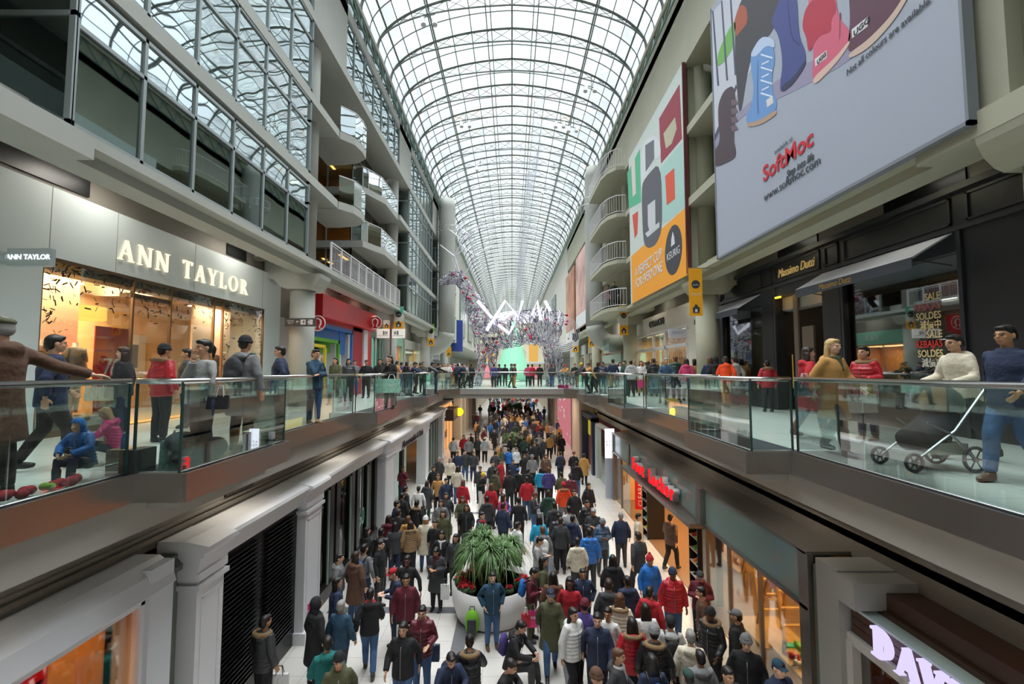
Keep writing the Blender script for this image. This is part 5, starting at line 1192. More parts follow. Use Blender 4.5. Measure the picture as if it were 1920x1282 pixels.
# ================================================================== GIANT REINDEER OF SILVER WIRE
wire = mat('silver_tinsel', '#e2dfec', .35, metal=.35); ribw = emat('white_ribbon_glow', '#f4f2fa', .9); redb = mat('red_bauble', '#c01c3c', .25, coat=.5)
YS = 36.0; ZB = U + .02
def S(px, py): x, _, z = atY(px, py, YS); return Vector((x, YS, z))
rnd = random.Random(11)
def wirecloud(path, radii, n, name, parent, m=wire, seglen=.5, th=.03):
    n = int(n * 1.45)
    P = [Vector(p) for p in path]; b = MB(); L = [0]
    for i in range(1, len(P)): L.append(L[-1] + (P[i] - P[i - 1]).length)
    def pt(s, a, rr):
        for i in range(1, len(P)):
            if s <= L[i] or i == len(P) - 1:
                f = (s - L[i - 1]) / (L[i] - L[i - 1]); c = P[i - 1].lerp(P[i], f); r = radii[i - 1] * (1 - f) + radii[i] * f
                d = (P[i] - P[i - 1]).normalized(); u_ = d.orthogonal().normalized(); v_ = d.cross(u_)
                return c + (u_ * math.cos(a) + v_ * math.sin(a)) * r * rr
    for k in range(n):
        s = rnd.uniform(0, L[-1]); a = rnd.uniform(0, 2 * PI); ds = rnd.uniform(-1, 1) * seglen; da = rnd.uniform(-1, 1) * .9; rr = rnd.uniform(.75, 1.02)
        b.cur = int(k % 3 == 0); b.bar(pt(s, a, rr), pt(min(max(s + ds, 0), L[-1]), a + da, rr), th * rnd.uniform(.7, 1.8))
    return b.build(name, [m, mat('shade_gap_tinsel', '#77738a', .25, metal=.85)], parent)  # darker wires stand in for shaded gaps between the bright tinsel
t = thing('reindeer_sculpture', 'giant reindeer sculpture of silver tinsel wire standing on the footbridge plaza', 'sculpture', (0, YS, U))
body = [S(905, 640), S(945, 622), S(990, 612), S(1030, 612), S(1052, 618)]
wirecloud(body, [1.2, 1.35, 1.45, 1.6, 1.3], 850, 'body', t)
wirecloud([S(912, 625), S(893, 580), S(874, 540), S(862, 522)], [1.15, .85, .55, .45], 420, 'neck', t)
wirecloud([S(868, 520), S(850, 520), S(832, 527), S(824, 530)], [.5, .55, .35, .2], 220, 'head', t)
for k, (x0, x1, xb, dy) in enumerate(((905, 905, 897, -.5), (925, 922, 926, .9), (1022, 1030, 1028, -.6), (1045, 1050, 1056, .8))):
    a, c, d = S(x0, 645), S(x1, 680), S(xb, 722); 
    for q in (a, c, d): q.y += dy
    d.z = ZB; wirecloud([a, c, d], [.55, .33, .24], 230, 'leg', t)
for k, (pts) in enumerate(([(862, 515), (852, 480), (868, 450), (862, 420)], [(872, 515), (892, 480), (880, 440), (905, 415)])):
    b = MB(); P = [S(*p) for p in pts]; b.tube(P, [.06, .05, .04, .02], 6)
    for q in (1, 2): 
        for s in (-1, 1): b.tube([P[q], P[q] + Vector((s * 1.2, .3, 1.0))], [.04, .015], 5)
    for _ in range(60):
        i = rnd.randrange(3); c = P[i].lerp(P[i + 1], rnd.random()); b.bar(c, c + Vector((rnd.gauss(0, .3), rnd.gauss(0, .3), rnd.gauss(0, .3))), .015)
    b.build('antler', wire, t)
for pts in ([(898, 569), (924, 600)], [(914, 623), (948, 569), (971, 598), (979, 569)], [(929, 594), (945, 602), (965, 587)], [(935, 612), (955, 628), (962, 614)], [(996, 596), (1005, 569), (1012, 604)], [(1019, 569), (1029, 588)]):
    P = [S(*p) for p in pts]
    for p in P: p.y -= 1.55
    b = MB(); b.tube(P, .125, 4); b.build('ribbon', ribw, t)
for k in range(46):
    if k < 22: c = rnd.choice(body) + Vector((rnd.uniform(-.8, .8), -1.3, rnd.uniform(-1.1, 1.1)))
    elif k < 36: f = rnd.random(); c = S(912, 625).lerp(S(860, 522), f) + Vector((rnd.uniform(-.5, .5), -.7 + .2 * f, rnd.uniform(-.4, .4)))
    else: c = S(rnd.choice((905, 1028)), rnd.uniform(650, 700)) + Vector((rnd.uniform(-.3, .3), -.9, 0))
    r = rnd.uniform(.06, .13); b = MB(); b.ell(c, (r, r, r), 10, 7); b.build('bauble', redb if k % 4 else mat('pink_bauble', '#d86a9a', .3), t, True)
for k in range(7): c = S(1048, 640); b = MB(); r = .5 + k * .14; b.tube([(c.x + .2 + r * math.cos(q * PI / 8), YS - 1.2 + k * .05, c.z + .5 + r * math.sin(q * PI / 8)) for q in range(16)], .018, 4, closed=True); b.build('haunch_loop', wire, t)
t = thing('resting_sculpture', 'low heap-shaped silver tinsel animal sculpture resting left of the giant reindeer', 'sculpture', (-4, 38, U))
wirecloud([(-5.6, 37, 5.6), (-4.4, 37, 5.9), (-3.0, 37, 5.7)], [.6, .85, .5], 420, 'body', t); wirecloud([(-5.2, 37, 5.0), (-2.9, 37, 5.0)], [.15, .15], 80, 'base_loops', t)
# hanging ribbon of glittering rods
hm = mat('lilac_silver_rod', '#d0d0dc', .3, metal=.5)
t = thing('hanging_sculpture', 'long hanging ribbon of thin silver lilac rods under the roof ridge', 'sculpture', (1, 60, 20))
for k in range(60):
    y = 29.5 + k * 1.15; sw = .35 * math.sin(k * .5); b = MB()
    for q in range(3): o_ = q * .33 + rnd.uniform(-.1, .1); b.bar((1.75 + sw + o_ * .3, y + o_, RDG - 1.1), (.65 + sw + o_ * .3, y + .6 + o_, RDG - 6.4 - rnd.random()), .011)
    b.build('rod_cluster', hm, t)
b = MB(); b.tube([(1.5, 29, RDG - .9), (1.5, 100, RDG - .9)], .02, 4); b.build('suspension_cable', steel, t)
# mint cone tree
t = thing('cone_tree', 'tall glowing mint green cone tree behind the giant reindeer', 'tree decoration', (.1, 52, U))
b = MB(); b.lathe([(2.1, 0), (1.75, 1.4), (1.3, 3.2), (.8, 5.0), (.35, 6.4), (.05, 7.0)], .1, 52, 28, U); b.build('cone', mat('mint_cone', '#9fe8c4', .5, emit=.16), t, True)
b = MB()
for k in range(6): r = 2.15 - k * .33; b.tube([(.1 + r * math.cos(q * PI / 10), 52 + r * math.sin(q * PI / 10), U + .1 + k * 1.1) for q in range(20)], .03, 4, closed=True)
b.build('hoops', steel, t)
# bright far facade behind the tree
t = thing('end_facade', 'cream shop facade with arched doorway closing the upper plaza', 'facade', (0, 62, U))
b = MB(); b.box(-4.3, -1.9, 62, 62.4, U, 10.6); b.box(1.9, 4.3, 62, 62.4, U, 10.6); b.box(-4.3, 4.3, 62, 62.4, 10.2, 11.2); b.prism([(-1.9, 10.2), (-1.9, 8.6), (-1.3, 9.5), (0, 10.0), (1.3, 9.5), (1.9, 8.6), (1.9, 10.2)], 62, 62.4, 'y'); b.build('cream_wall', mat('lit_cream_wall', '#e6dcc2', .6), t)
b = MB(); [b.box(x, x + 1.2, 61.95, 62, 7.2, 9.6) for x in (-3.6, 2.3)]; b.build('amber_panels', emat('amber_panel_glow', '#e8b560', .8), t)
b = MB(); [b.box(x, x + 1.5, 61.9, 62, U + .2, 6.6) for x in (-3.8, 2.2)]; b.build('pink_signs', emat('pink_sign_glow', '#e88a94', 1.0), t)
b = MB(); b.box(-4.3, 4.3, 60.5, 62, 7.0, 7.25); b.build('gallery_slab', whitep, t)
b = MB(); b.box(-4.3, 4.3, 46, 63, U - .4, U - .02); struct(b.build('floor_plaza', floorU))
for x, c, lb in ((-7.4, '#2c3f8a', 'blue vertical banner with white lettering on the far left facade, farther one'), (-6.9, '#34489a', 'blue vertical banner on the far left facade, nearer one')):
    o = MB().box(x, x + .9, 55.5 + (x + 7), 55.6 + (x + 7), 8.4, 12.2).build('hanging_banner', mat('banner_blue' + str(int(-x * 10)), c, .6)); tag(o, lb, 'banner')
# spotlights fixed on the roof ribs
for k, (ri, tt) in enumerate(((9, .72), (11, .52), (11, .66), (11, -.5), (14, -.42), (14, .55), (16, .5), (7, -.62))):
    y = 23.85 - 2.45 * 8 + 2.45 * ri; ax, az = arch(tt)
    t = thing('spotlight', 'white spotlight cluster fixed under a roof rib, %s' % ('nearest on the right side', 'second rib group right, inner', 'second rib group right, outer', 'left side of the vault, nearer', 'left side of the vault, farther', 'third on the right side', 'farthest on the right side', 'nearest on the left side')[k], 'spotlight', (ax, y, az - .5))
    b = MB(); b.tube([(ax - .3, y, az - .65), (ax + .3, y, az - .65 - .3 * tt)], .03, 6); b.tube([(ax, y, az - .7), (ax, y, az - .1)], .025, 6); b.build('mounting_bar', roof_m, t)
    for s in (-.3, .25): b = MB(); b.tube([(ax + s, y, az - .7), (ax + s - .1 * tt, y - .1, az - 1.1)], [.12, .13], 12); b.build('lamp_head', whitep, t)
# ================================================================== PEOPLE
def V(*a): return Vector(a)
def loft(b, rings, n=18):
    """rings: (centre, tangent tilt angle about x, rx, ry)"""
    vs_ = []; fs = []; m = len(rings)
    for c, tilt, rx, ry in rings:
        for k in range(n):
            a = 2 * PI * k / n; x, y = rx * math.cos(a), ry * math.sin(a)
            vs_.append(Vector(c) + V(x, y * math.cos(tilt), -y * math.sin(tilt)))
    for i in range(m - 1):
        for k in range(n): k2 = (k + 1) % n; fs.append((i * n + k, i * n + k2, (i + 1) * n + k2, (i + 1) * n + k))
    fs.append(tuple(range(n - 1, -1, -1))); fs.append(tuple((m - 1) * n + k for k in range(n)))
    b.add(vs_, fs)
def remesh(b, name, vox, sm=2, mats=None, keep=None):
    me = b.mesh(name + '_src', []); o = bpy.data.objects.new('tmp', me); COL.objects.link(o)
    r = o.modifiers.new('r', 'REMESH'); r.mode = 'VOXEL'; r.voxel_size = vox; r.use_smooth_shade = True
    if sm: s = o.modifiers.new('s', 'SMOOTH'); s.factor = .5; s.iterations = sm
    dg = bpy.context.evaluated_depsgraph_get(); out_ = bpy.data.meshes.new_from_object(o.evaluated_get(dg))
    bpy.data.objects.remove(o); bpy.data.meshes.remove(me); out_.name = name
    out_.materials.clear()
    for m_ in mats or []: out_.materials.append(m_)
    return out_
skin0 = mat('skin_medium', '#c99a7c', .55); eye_m = mat('eye_dark', '#1a1412', .3); lip_m = mat('lip', '#a35a50', .5); brow_m = mat('brow', '#2a1f1a', .8)
def head_parts(b, c, R):
    """head about its centre c with rotation R (face towards -y)"""
    def E(o, r): b.ell(c + R @ Vector(o), r, 20, 14, R)
    E((0, .012, .03), (.076, .096, .088)); E((0, -.012, -.03), (.062, .078, .082)); E((0, -.045, -.078), (.036, .036, .026))
    E((0, -.088, .022), (.045, .014, .014)); b.tube([c + R @ V(0, -.086, .018), c + R @ V(0, -.108, -.018), c + R @ V(0, -.094, -.03)], [.009, .013, .011], 8)
    for s in (-1, 1):
        E((s * .078, .01, -.005), (.01, .018, .03)); E((s * .036, -.062, -.02), (.022, .02, .022)); E((s * .03, -.083, .004), (.012, .008, .007))
    E((0, -.085, -.052), (.024, .012, .0075)); E((0, -.083, -.063), (.02, .012, .007))
def hand_parts(b, w, d, nrm, s, curl=.5):
    """w wrist, d direction of the fingers, nrm palm normal, s side of the thumb"""
    d = d.normalized(); nrm = (nrm - d * nrm.dot(d)).normalized(); u_ = d.cross(nrm).normalized() * s
    Rm = Matrix((u_, nrm, d)).transposed()
    b.ell(w + d * .05, (.04, .017, .052), 12, 8, Rm)
    for i, (o_, L) in enumerate(((.031, .062), (.0105, .072), (-.0105, .067), (-.031, .052))):
        p0 = w + d * .085 + u_ * o_ * .9; p1 = p0 + (d * math.cos(curl * .5) + nrm * math.sin(curl * .5)) * L * .5 + u_ * o_ * .12
        p2 = p1 + (d * math.cos(curl * 1.3) + nrm * math.sin(curl * 1.3)) * L * .5
        b.tube([p0 - d * .02, p0, p1, p2], [.0095, .0095, .0088, .0075], 8)
    t0 = w + d * .025 + u_ * .03; t1 = t0 + u_ * .03 + d * .03 + nrm * .01; b.tube([t0, t1, t1 + d * .03 + nrm * .012], [.012, .0105, .009], 8)
# poses: wrists/elbows/knees/ankles; default standing; coordinates for a 1.74 m adult facing -y
def PZ(**k):
    p = dict(tilt=0, head=0, el=(-.255, .03, 1.14), er=(.255, .03, 1.14), wl=(-.27, -.05, .9), wr=(.27, -.05, .9), fl=None, fr=None,
             kl=(-.1, -.01, .5), kr=(.1, -.01, .5), al=(-.11, .02, .09), ar=(.11, .02, .09), pel=(0, 0, .93), htilt=0)
    p.update(k); return p
POSES = {
 'stand': PZ(),
 'walk': PZ(kl=(-.09, -.16, .52), al=(-.09, -.21, .09), kr=(.09, .02, .51), ar=(.1, .25, .13), el=(-.25, .12, 1.16), wl=(-.26, .12, .92), er=(.25, -.05, 1.14), wr=(.23, -.24, .98)),
 'stroll': PZ(kl=(-.09, -.1, .52), al=(-.09, -.12, .09), kr=(.09, .03, .51), ar=(.1, .2, .11), wl=(-.28, 0, .88), wr=(.28, -.08, .9)),
 'phone': PZ(el=(-.24, -.02, 1.13), wl=(-.08, -.26, 1.2), er=(.24, -.02, 1.13), wr=(.07, -.27, 1.18), htilt=.35),
 'pockets': PZ(el=(-.29, .1, 1.16), wl=(-.2, -.07, .97), er=(.29, .1, 1.16), wr=(.2, -.07, .97)),
 'lean': PZ(tilt=.42, el=(-.3, -.38, 1.16), wl=(-.1, -.56, 1.16), er=(.3, -.38, 1.16), wr=(.1, -.56, 1.16), pel=(0, .12, .93), kl=(-.1, .05, .5), kr=(.1, .1, .5), al=(-.12, .05, .09), ar=(.12, .28, .1), htilt=.25),
 'hip': PZ(er=(.25, .0, 1.13), wr=(.16, -.24, 1.1), wl=(-.28, -.02, .88)),
 'chin': PZ(el=(-.16, -.18, 1.12), wl=(.04, -.17, 1.42), er=(.25, -.02, 1.13), wr=(-.08, -.22, 1.13), fl=(0, .1, 1)),
 'rail': PZ(el=(-.27, .04, 1.14), wl=(-.24, -.08, .92), er=(.37, .17, 1.24), wr=(.57, .37, 1.15), fr=(.8, .6, -.1)),
 'photo': PZ(el=(-.23, -.2, 1.3), wl=(-.08, -.33, 1.5), er=(.23, -.2, 1.3), wr=(.08, -.33, 1.5), fl=(.2, 0, 1), fr=(-.2, 0, 1)),
 'push': PZ(tilt=.14, el=(-.26, -.1, 1.12), wl=(-.22, -.38, 1.04), er=(.26, -.1, 1.12), wr=(.22, -.38, 1.04), kl=(-.09, -.16, .52), al=(-.09, -.24, .1), kr=(.09, .04, .52), ar=(.1, .3, .14)),
 'bags': PZ(el=(-.29, .02, 1.14), wl=(-.33, -.02, .88), er=(.29, .02, 1.14), wr=(.33, -.02, .88), kl=(-.09, -.08, .52), al=(-.09, -.1, .09)),
 'sit': PZ(pel=(0, .1, .5), kl=(-.12, -.36, .52), kr=(.14, -.36, .52), al=(-.12, -.34, .09), ar=(.15, -.4, .09), tilt=.25, el=(-.26, -.12, .74), wl=(-.1, -.36, .64), er=(.26, -.12, .74), wr=(.1, -.36, .64), htilt=.3),
}
def rotx(t): return Matrix.Rotation(t, 3, 'X')
class Fig: pass
def skeleton(p):
    f = Fig(); pel = V(*p['pel']); t = p['tilt']
    def up(z, y=0): return pel + V(0, -math.sin(t) * z + y, math.cos(t) * z)
    f.up = up; f.t = t; f.pel = pel
    f.sh = [up(.455) + V(s * .165, 0, 0) for s in (-1, 1)]; f.el = [V(*p['el']), V(*p['er'])]; f.wr = [V(*p['wl']), V(*p['wr'])]
    f.hip = [pel + V(s * .09, 0, -.03) for s in (-1, 1)]; f.kn = [V(*p['kl']), V(*p['kr'])]; f.an = [V(*p['al']), V(*p['ar'])]
    f.fd = [V(*p['fl']) if p['fl'] else (f.wr[0] - f.el[0]), V(*p['fr']) if p['fr'] else (f.wr[1] - f.el[1])]
    f.neck = up(.50); f.ht = p['htilt']; f.hc = up(.53) + rotx(f.ht + t * .3) @ V(0, -.02, .135); f.hr = rotx(f.ht + t * .3)
    return f
def make_pose(name, vox=.009):
    f = skeleton(POSES[name]); b = MB(); T = f.t; up = f.up
    loft(b, [(up(-.12), T, .11, .085), (up(0), T, .14, .1), (up(.16), T, .13, .095), (up(.32), T, .155, .105), (up(.43), T, .17, .09), (up(.49), T, .08, .06)])
    b.tube([up(.45), f.neck, f.hc + f.hr @ V(0, .02, -.06)], [.062, .054, .052], 12)
    head_parts(b, f.hc, f.hr)
    for i, s in ((0, -1), (1, 1)):
        b.tube([up(.44) + V(s * .1, 0, 0), f.sh[i], f.el[i], f.wr[i]], [.05, .044, .035, .027], 12)
        inward = V(-s, -.25, 0) if abs(f.fd[i].z) > .3 * f.fd[i].length else V(0, 0, -1)
        hand_parts(b, f.wr[i], f.fd[i], inward, 1 if s < 0 else -1)
        b.tube([f.pel + V(s * .05, 0, 0), f.hip[i], f.kn[i], f.kn[i].lerp(f.an[i], .3) + V(0, .02, 0), f.an[i]], [.085, .078, .052, .05, .036], 12)
        b.tube([f.an[i] + V(0, .04, -.04), f.an[i] + V(0, -.14, -.055)], [.035, .03], 8)
    me = remesh(b, 'person_body', vox, 1, [skin0, eye_m, lip_m, brow_m])
    Ri = f.hr.transposed(); idx = [0] * len(me.polygons)
    for pl in me.polygons:
        q = Ri @ (Vector(pl.center) - f.hc)
        if abs(q.z) < .13 and q.y < -.06 and abs(q.x) < .08:
            if abs(abs(q.x) - .031) < .0115 and abs(q.z - .004) < .0052: idx[pl.index] = 1
            elif abs(abs(q.x) - .033) < .017 and abs(q.z - .0275) < .0042: idx[pl.index] = 3
            elif abs(q.x) < .025 and abs(q.z + .0575) < .007: idx[pl.index] = 2
    me.polygons.foreach_set('material_index', idx)
    g = {'body': me, 'fig': f}
    # trousers
    b = MB(); loft(b, [(up(-.13), T, .12, .1), (up(-.05), T, .175, .13), (up(.1), T, .165, .125)])
    for i, s in ((0, -1), (1, 1)):
        k = f.kn[i]; a = f.an[i]; b.tube([f.pel + V(s * .06, 0, -.02), f.hip[i] + V(0, 0, -.06), k, k.lerp(a, .35) + V(0, .012, 0), a + (k - a).normalized() * .02], [.115, .11, .078, .072, .06], 14)
    g['trousers'] = remesh(b, 'trousers', .02, 2)
    # shoes and boots
    b = MB(); c = MB()
    for i in (0, 1):
        a = f.an[i]; k = f.kn[i]; dz = V(0, 0, 0)
        for q in (b, c):
            q.tube([a + V(0, .055, -.045), a + V(0, -.02, -.04), a + V(0, -.1, -.055), a + V(0, -.17, -.06)], [.04, .048, .045, .03], 10)
            q.tube([a + V(0, .01, -.04), a + V(0, .01, .03)], [.05, .05], 10)
        c.tube([a + V(0, .01, 0), a.lerp(k, .35) + V(0, .012, 0), a.lerp(k, .72)], [.056, .068, .074], 12)
    g['shoes'] = remesh(b, 'shoes', .016, 2); g['boots'] = remesh(c, 'boots', .018, 2)
    def arms(b, x, cuff=.02):
        for i, s in ((0, -1), (1, 1)):
            e_, w_ = f.el[i], f.wr[i]
            b.tube([up(.42) + V(s * .06, 0, 0), f.sh[i] + V(0, 0, -.01), f.sh[i].lerp(e_, .5), e_, w_ + (e_ - w_).normalized() * cuff], [.075 + x, .062 + x, .056 + x, .052 + x, .042 + x], 14)
    def torso(b, x, low, flare=0):
        rings = [(up(low), T, .17 + x + flare, .13 + x + flare * .6)] if low < -.1 else []
        rings += [(up(-.06), T, .172 + x, .13 + x), (up(.08), T, .16 + x, .122 + x), (up(.2), T, .158 + x, .12 + x), (up(.34), T, .17 + x, .125 + x), (up(.43), T, .162 + x * .7, .108 + x * .7), (up(.48), T, .12 + x * .5, .09 + x * .5), (up(.5), T, .085 + x, .075 + x)]
        loft(b, rings)
    b = MB(); torso(b, .008, -.14); arms(b, .001); g['sweater'] = remesh(b, 'sweater', .018, 2)
    b = MB(); torso(b, .03, -.14); arms(b, .012); loft(b, [(up(.47), T, .1, .095), (up(.535), T, .085, .085)]); g['jacket'] = remesh(b, 'jacket', .02, 2)
    b = MB(); torso(b, .03, -.12); arms(b, .012); b.ell(up(.47) + V(0, .1, .0), (.13, .075, .09), 14, 9); loft(b, [(up(.46), T, .12, .11), (up(.52), T, .1, .1)]); g['hooded_jacket'] = remesh(b, 'hooded_jacket', .02, 2)
    if name != 'sit':
        b = MB(); torso(b, .035, -.4, .05); arms(b, .014); loft(b, [(up(.47), T, .1, .095), (up(.54), T, .085, .085)]); b.ell(up(.47) + V(0, .1, 0), (.12, .07, .08), 14, 9); g['long_coat'] = remesh(b, 'long_coat', .022, 2)
    else: g['long_coat'] = g['hooded_jacket']
    # puffer: horizontal quilting
    b = MB(); torso(b, .03, -.12)
    for k in range(8):
        z = -.1 + k * .066; loft(b, [(up(z - .028), T, .165 + .02, .125 + .02), (up(z), T, .2 + .014, .152 + .016), (up(z + .028), T, .165 + .02, .125 + .02)])
    arms(b, .02); loft(b, [(up(.46), T, .11, .1), (up(.53), T, .09, .09)]); b.ell(up(.47) + V(0, .1, 0), (.13, .075, .085), 14, 9); g['puffer'] = remesh(b, 'puffer_jacket', .014, 1)
    b = MB(); P = [up(.5) + V(.14 * math.cos(a * PI / 9), .04 + .12 * math.sin(a * PI / 9), .02 * math.sin(a * PI / 9)) for a in range(18)]; b.tube(P, .045, 8, closed=True); g['fur'] = remesh(b, 'fur_collar', .022, 0)
    b = MB(); P = [up(.5) + V(.085 * math.cos(a * PI / 9), -.01 + .085 * math.sin(a * PI / 9), 0) for a in range(18)]; b.tube(P, .034, 8, closed=True); b.tube([P[13], P[13] + V(.02, -.05, -.2)], [.04, .03], 8); g['scarf'] = remesh(b, 'scarf', .018, 1)
    b = MB(); zs = [-.1 + q * .075 for q in range(8)]
    P = [up(z) + V(0, -(.13 + .034 - .02 * abs(z - .1) - (.03 if z > .36 else 0)), 0) for z in zs]; b.tube(P, .006, 5); g['zip'] = b.mesh('zipper', [], True)
    # backpack (a thing of its own, worn)
    b = MB(); c = up(.26) + V(0, .225, 0); b.ell(c, (.15, .085, .22), 16, 12); b.ell(c + V(0, .06, -.08), (.11, .06, .1), 12, 8); g['backpack'] = remesh(b, 'backpack_body', .018, 2)
    b = MB()
    for s in (-1, 1): b.tube([up(.42) + V(s * .1, .16, 0), up(.49) + V(s * .11, .02, .035), up(.4) + V(s * .12, -.155, 0), up(.2) + V(s * .14, -.13, 0), up(.1) + V(s * .16, .1, 0)], .018, 6)
    g['straps'] = b.mesh('backpack_straps', [], True)
    return g
def cap_poly(fn, name, vox=.014, sm=2):
    b = MB(); fn(b); return remesh(b, name, vox, sm)
# hair and hats about the head centre, face towards -y
def h_short(b): b.ell((0, .02, .045), (.084, .098, .085), 18, 12); b.ell((0, .06, -.01), (.078, .06, .075), 14, 10); b.ell((0, -.05, .085), (.06, .045, .03), 12, 8)
def h_long(b): h_short(b); loft(b, [((0, .05, -.27), 0, .1, .035), ((0, .06, -.15), 0, .11, .05), ((0, .05, 0), 0, .095, .06)]); [b.tube([(s * .072, .02, .06), (s * .082, .03, -.05), (s * .085, .02, -.2)], [.022, .026, .02], 8) for s in (-1, 1)]
def h_bun(b): h_short(b); b.ell((0, .11, .06), (.045, .04, .045), 10, 8)
def h_pony(b): h_short(b); b.tube([(0, .1, .05), (0, .15, .0), (0, .14, -.14)], [.03, .035, .015], 8)
def h_curly(b):
    r = random.Random(1)
    for k in range(26): a = r.uniform(0, 2 * PI); z = r.uniform(-.12, .1); rr = math.sqrt(max(.1, 1 - (z / .14) ** 2)) * .09; y = .03 + rr * math.sin(a); b.ell((rr * math.cos(a), max(y, -.02) if z < .085 else max(y, -.06), z + .035), (.045,) * 3, 8, 6)
def h_beanie(b): b.ell((0, .012, .062), (.088, .102, .088), 18, 12); b.tube([(.088 * math.cos(a * PI / 9), .01 + .1 * math.sin(a * PI / 9), .035) for a in range(18)], .017, 8, closed=True)
def h_pom(b): h_beanie(b); b.ell((0, .02, .165), (.038,) * 3, 10, 8)
def h_cap(b): b.ell((0, .012, .055), (.085, .1, .075), 18, 12); b.ell((0, -.1, .045), (.065, .06, .01), 14, 6)
def h_flat(b): b.ell((0, -.01, .075), (.105, .135, .045), 20, 10, rotx(-.12)); b.ell((0, .01, .05), (.086, .1, .05), 18, 8)
def h_hood(b): b.ell((0, .03, .02), (.115, .115, .14), 18, 12); b.ell((0, .06, -.1), (.11, .08, .08), 14, 8)
HAIR = {'s': cap_poly(h_short, 'short_hair'), 'l': cap_poly(h_long, 'long_hair'), 'n': cap_poly(h_bun, 'bun_hair'), 'p': cap_poly(h_pony, 'ponytail_hair'), 'u': cap_poly(h_curly, 'curly_hair')}
HATS = {'k': ('beanie', cap_poly(h_beanie, 'beanie')), 'o': ('bobble_hat', cap_poly(h_pom, 'bobble_hat')), 'c': ('baseball_cap', cap_poly(h_cap, 'baseball_cap')), 'f': ('flat_cap', cap_poly(h_flat, 'flat_cap')), 'h': ('raised_hood', None)}
# raised hood: open front
_b = MB(); h_hood(_b); _hm = remesh(_b, 'raised_hood', .016, 2)
bmm = bmesh.new(); bmm.from_mesh(_hm); bmesh.ops.delete(bmm, geom=[v for v in bmm.verts if v.co.y < -.045 and abs(v.co.x) < .075 and -.11 < v.co.z < .09], context='VERTS'); bmm.to_mesh(_hm); bmm.free()
HATS['h'] = ('raised_hood', _hm)
G = {}
CLC = {'K': ('black', '#1b1b1e'), 'N': ('navy', '#232e48'), 'G': ('grey', '#77787a'), 'D': ('charcoal', '#38393c'), 'R': ('red', '#ab1d28'), 'M': ('maroon', '#5f1c2a'), 'B': ('bright blue', '#1f6ab8'), 'C': ('cyan', '#1f9cc4'),
       'T': ('tan', '#8f7350'), 'O': ('olive', '#4e4f36'), 'E': ('cream', '#cfc6b2'), 'W': ('white', '#d4d4d2'), 'P': ('pink', '#d62a78'), 'V': ('purple', '#463a78'), 'Q': ('orange', '#ea4a1a'), 'L': ('light grey', '#a8a9a8'),
       'H': ('brown', '#5b4030'), 'Z': ('teal', '#136a68'), 'F': ('dark green', '#26433a'), 'S': ('slate blue', '#3b5570'), 'J': ('denim blue', '#3d5b82'), 'Y': ('yellow', '#d8b23a'), 'U': ('dark teal blue', '#23445a')}
cloth = {}
def cl(k, kind='cloth'):
    key = k + kind
    if key not in cloth: cloth[key] = mat(CLC[k][0].replace(' ', '_') + '_' + kind, CLC[k][1], {'cloth': .85, 'puffer': .45}.get(kind, .8), bump=.9, bscale=13, var=.12, vscale=7)
    return cloth[key]
HC = {'b': ('black', mat('hair_black', '#17120f', .5)), 'd': ('dark brown', mat('hair_dark_brown', '#2e1f17', .55)), 'r': ('brown', mat('hair_brown', '#5a3c26', .6)), 'y': ('blond', mat('hair_blond', '#b99a66', .6)), 'g': ('grey', mat('hair_grey', '#8b8a88', .6))}
SK = {'l': mat('skin_light', '#d9ae94', .55), 'm': skin0, 't': mat('skin_tan', '#b78660', .55), 'd': mat('skin_deep', '#6a4430', .5)}
ST = {'j': ('jacket', 'jacket'), 'l': ('long_coat', 'long coat'), 'h': ('hooded_jacket', 'hooded jacket'), 'p': ('puffer', 'puffer jacket'), 't': ('sweater', 'sweater'), 'f': ('puffer', 'fur-collared parka')}
furm = mat('tan_fur', '#8a6f4e', .95, bump=1.0, bscale=90)
def sub(name, me, m, par, loc=None, rot=None):
    o = bpy.data.objects.new(name, me); COL.objects.link(o); o.parent = par
    if loc is not None: o.location = loc
    if rot is not None: o.rotation_euler = rot
    if len(me.materials) == 0: me.materials.append(m)
    o.material_slots[0].link = 'OBJECT'; o.material_slots[0].material = m
    return o
PPL = []
zipm = mat('zip_metal', '#8d8f92', .35, metal=.6)
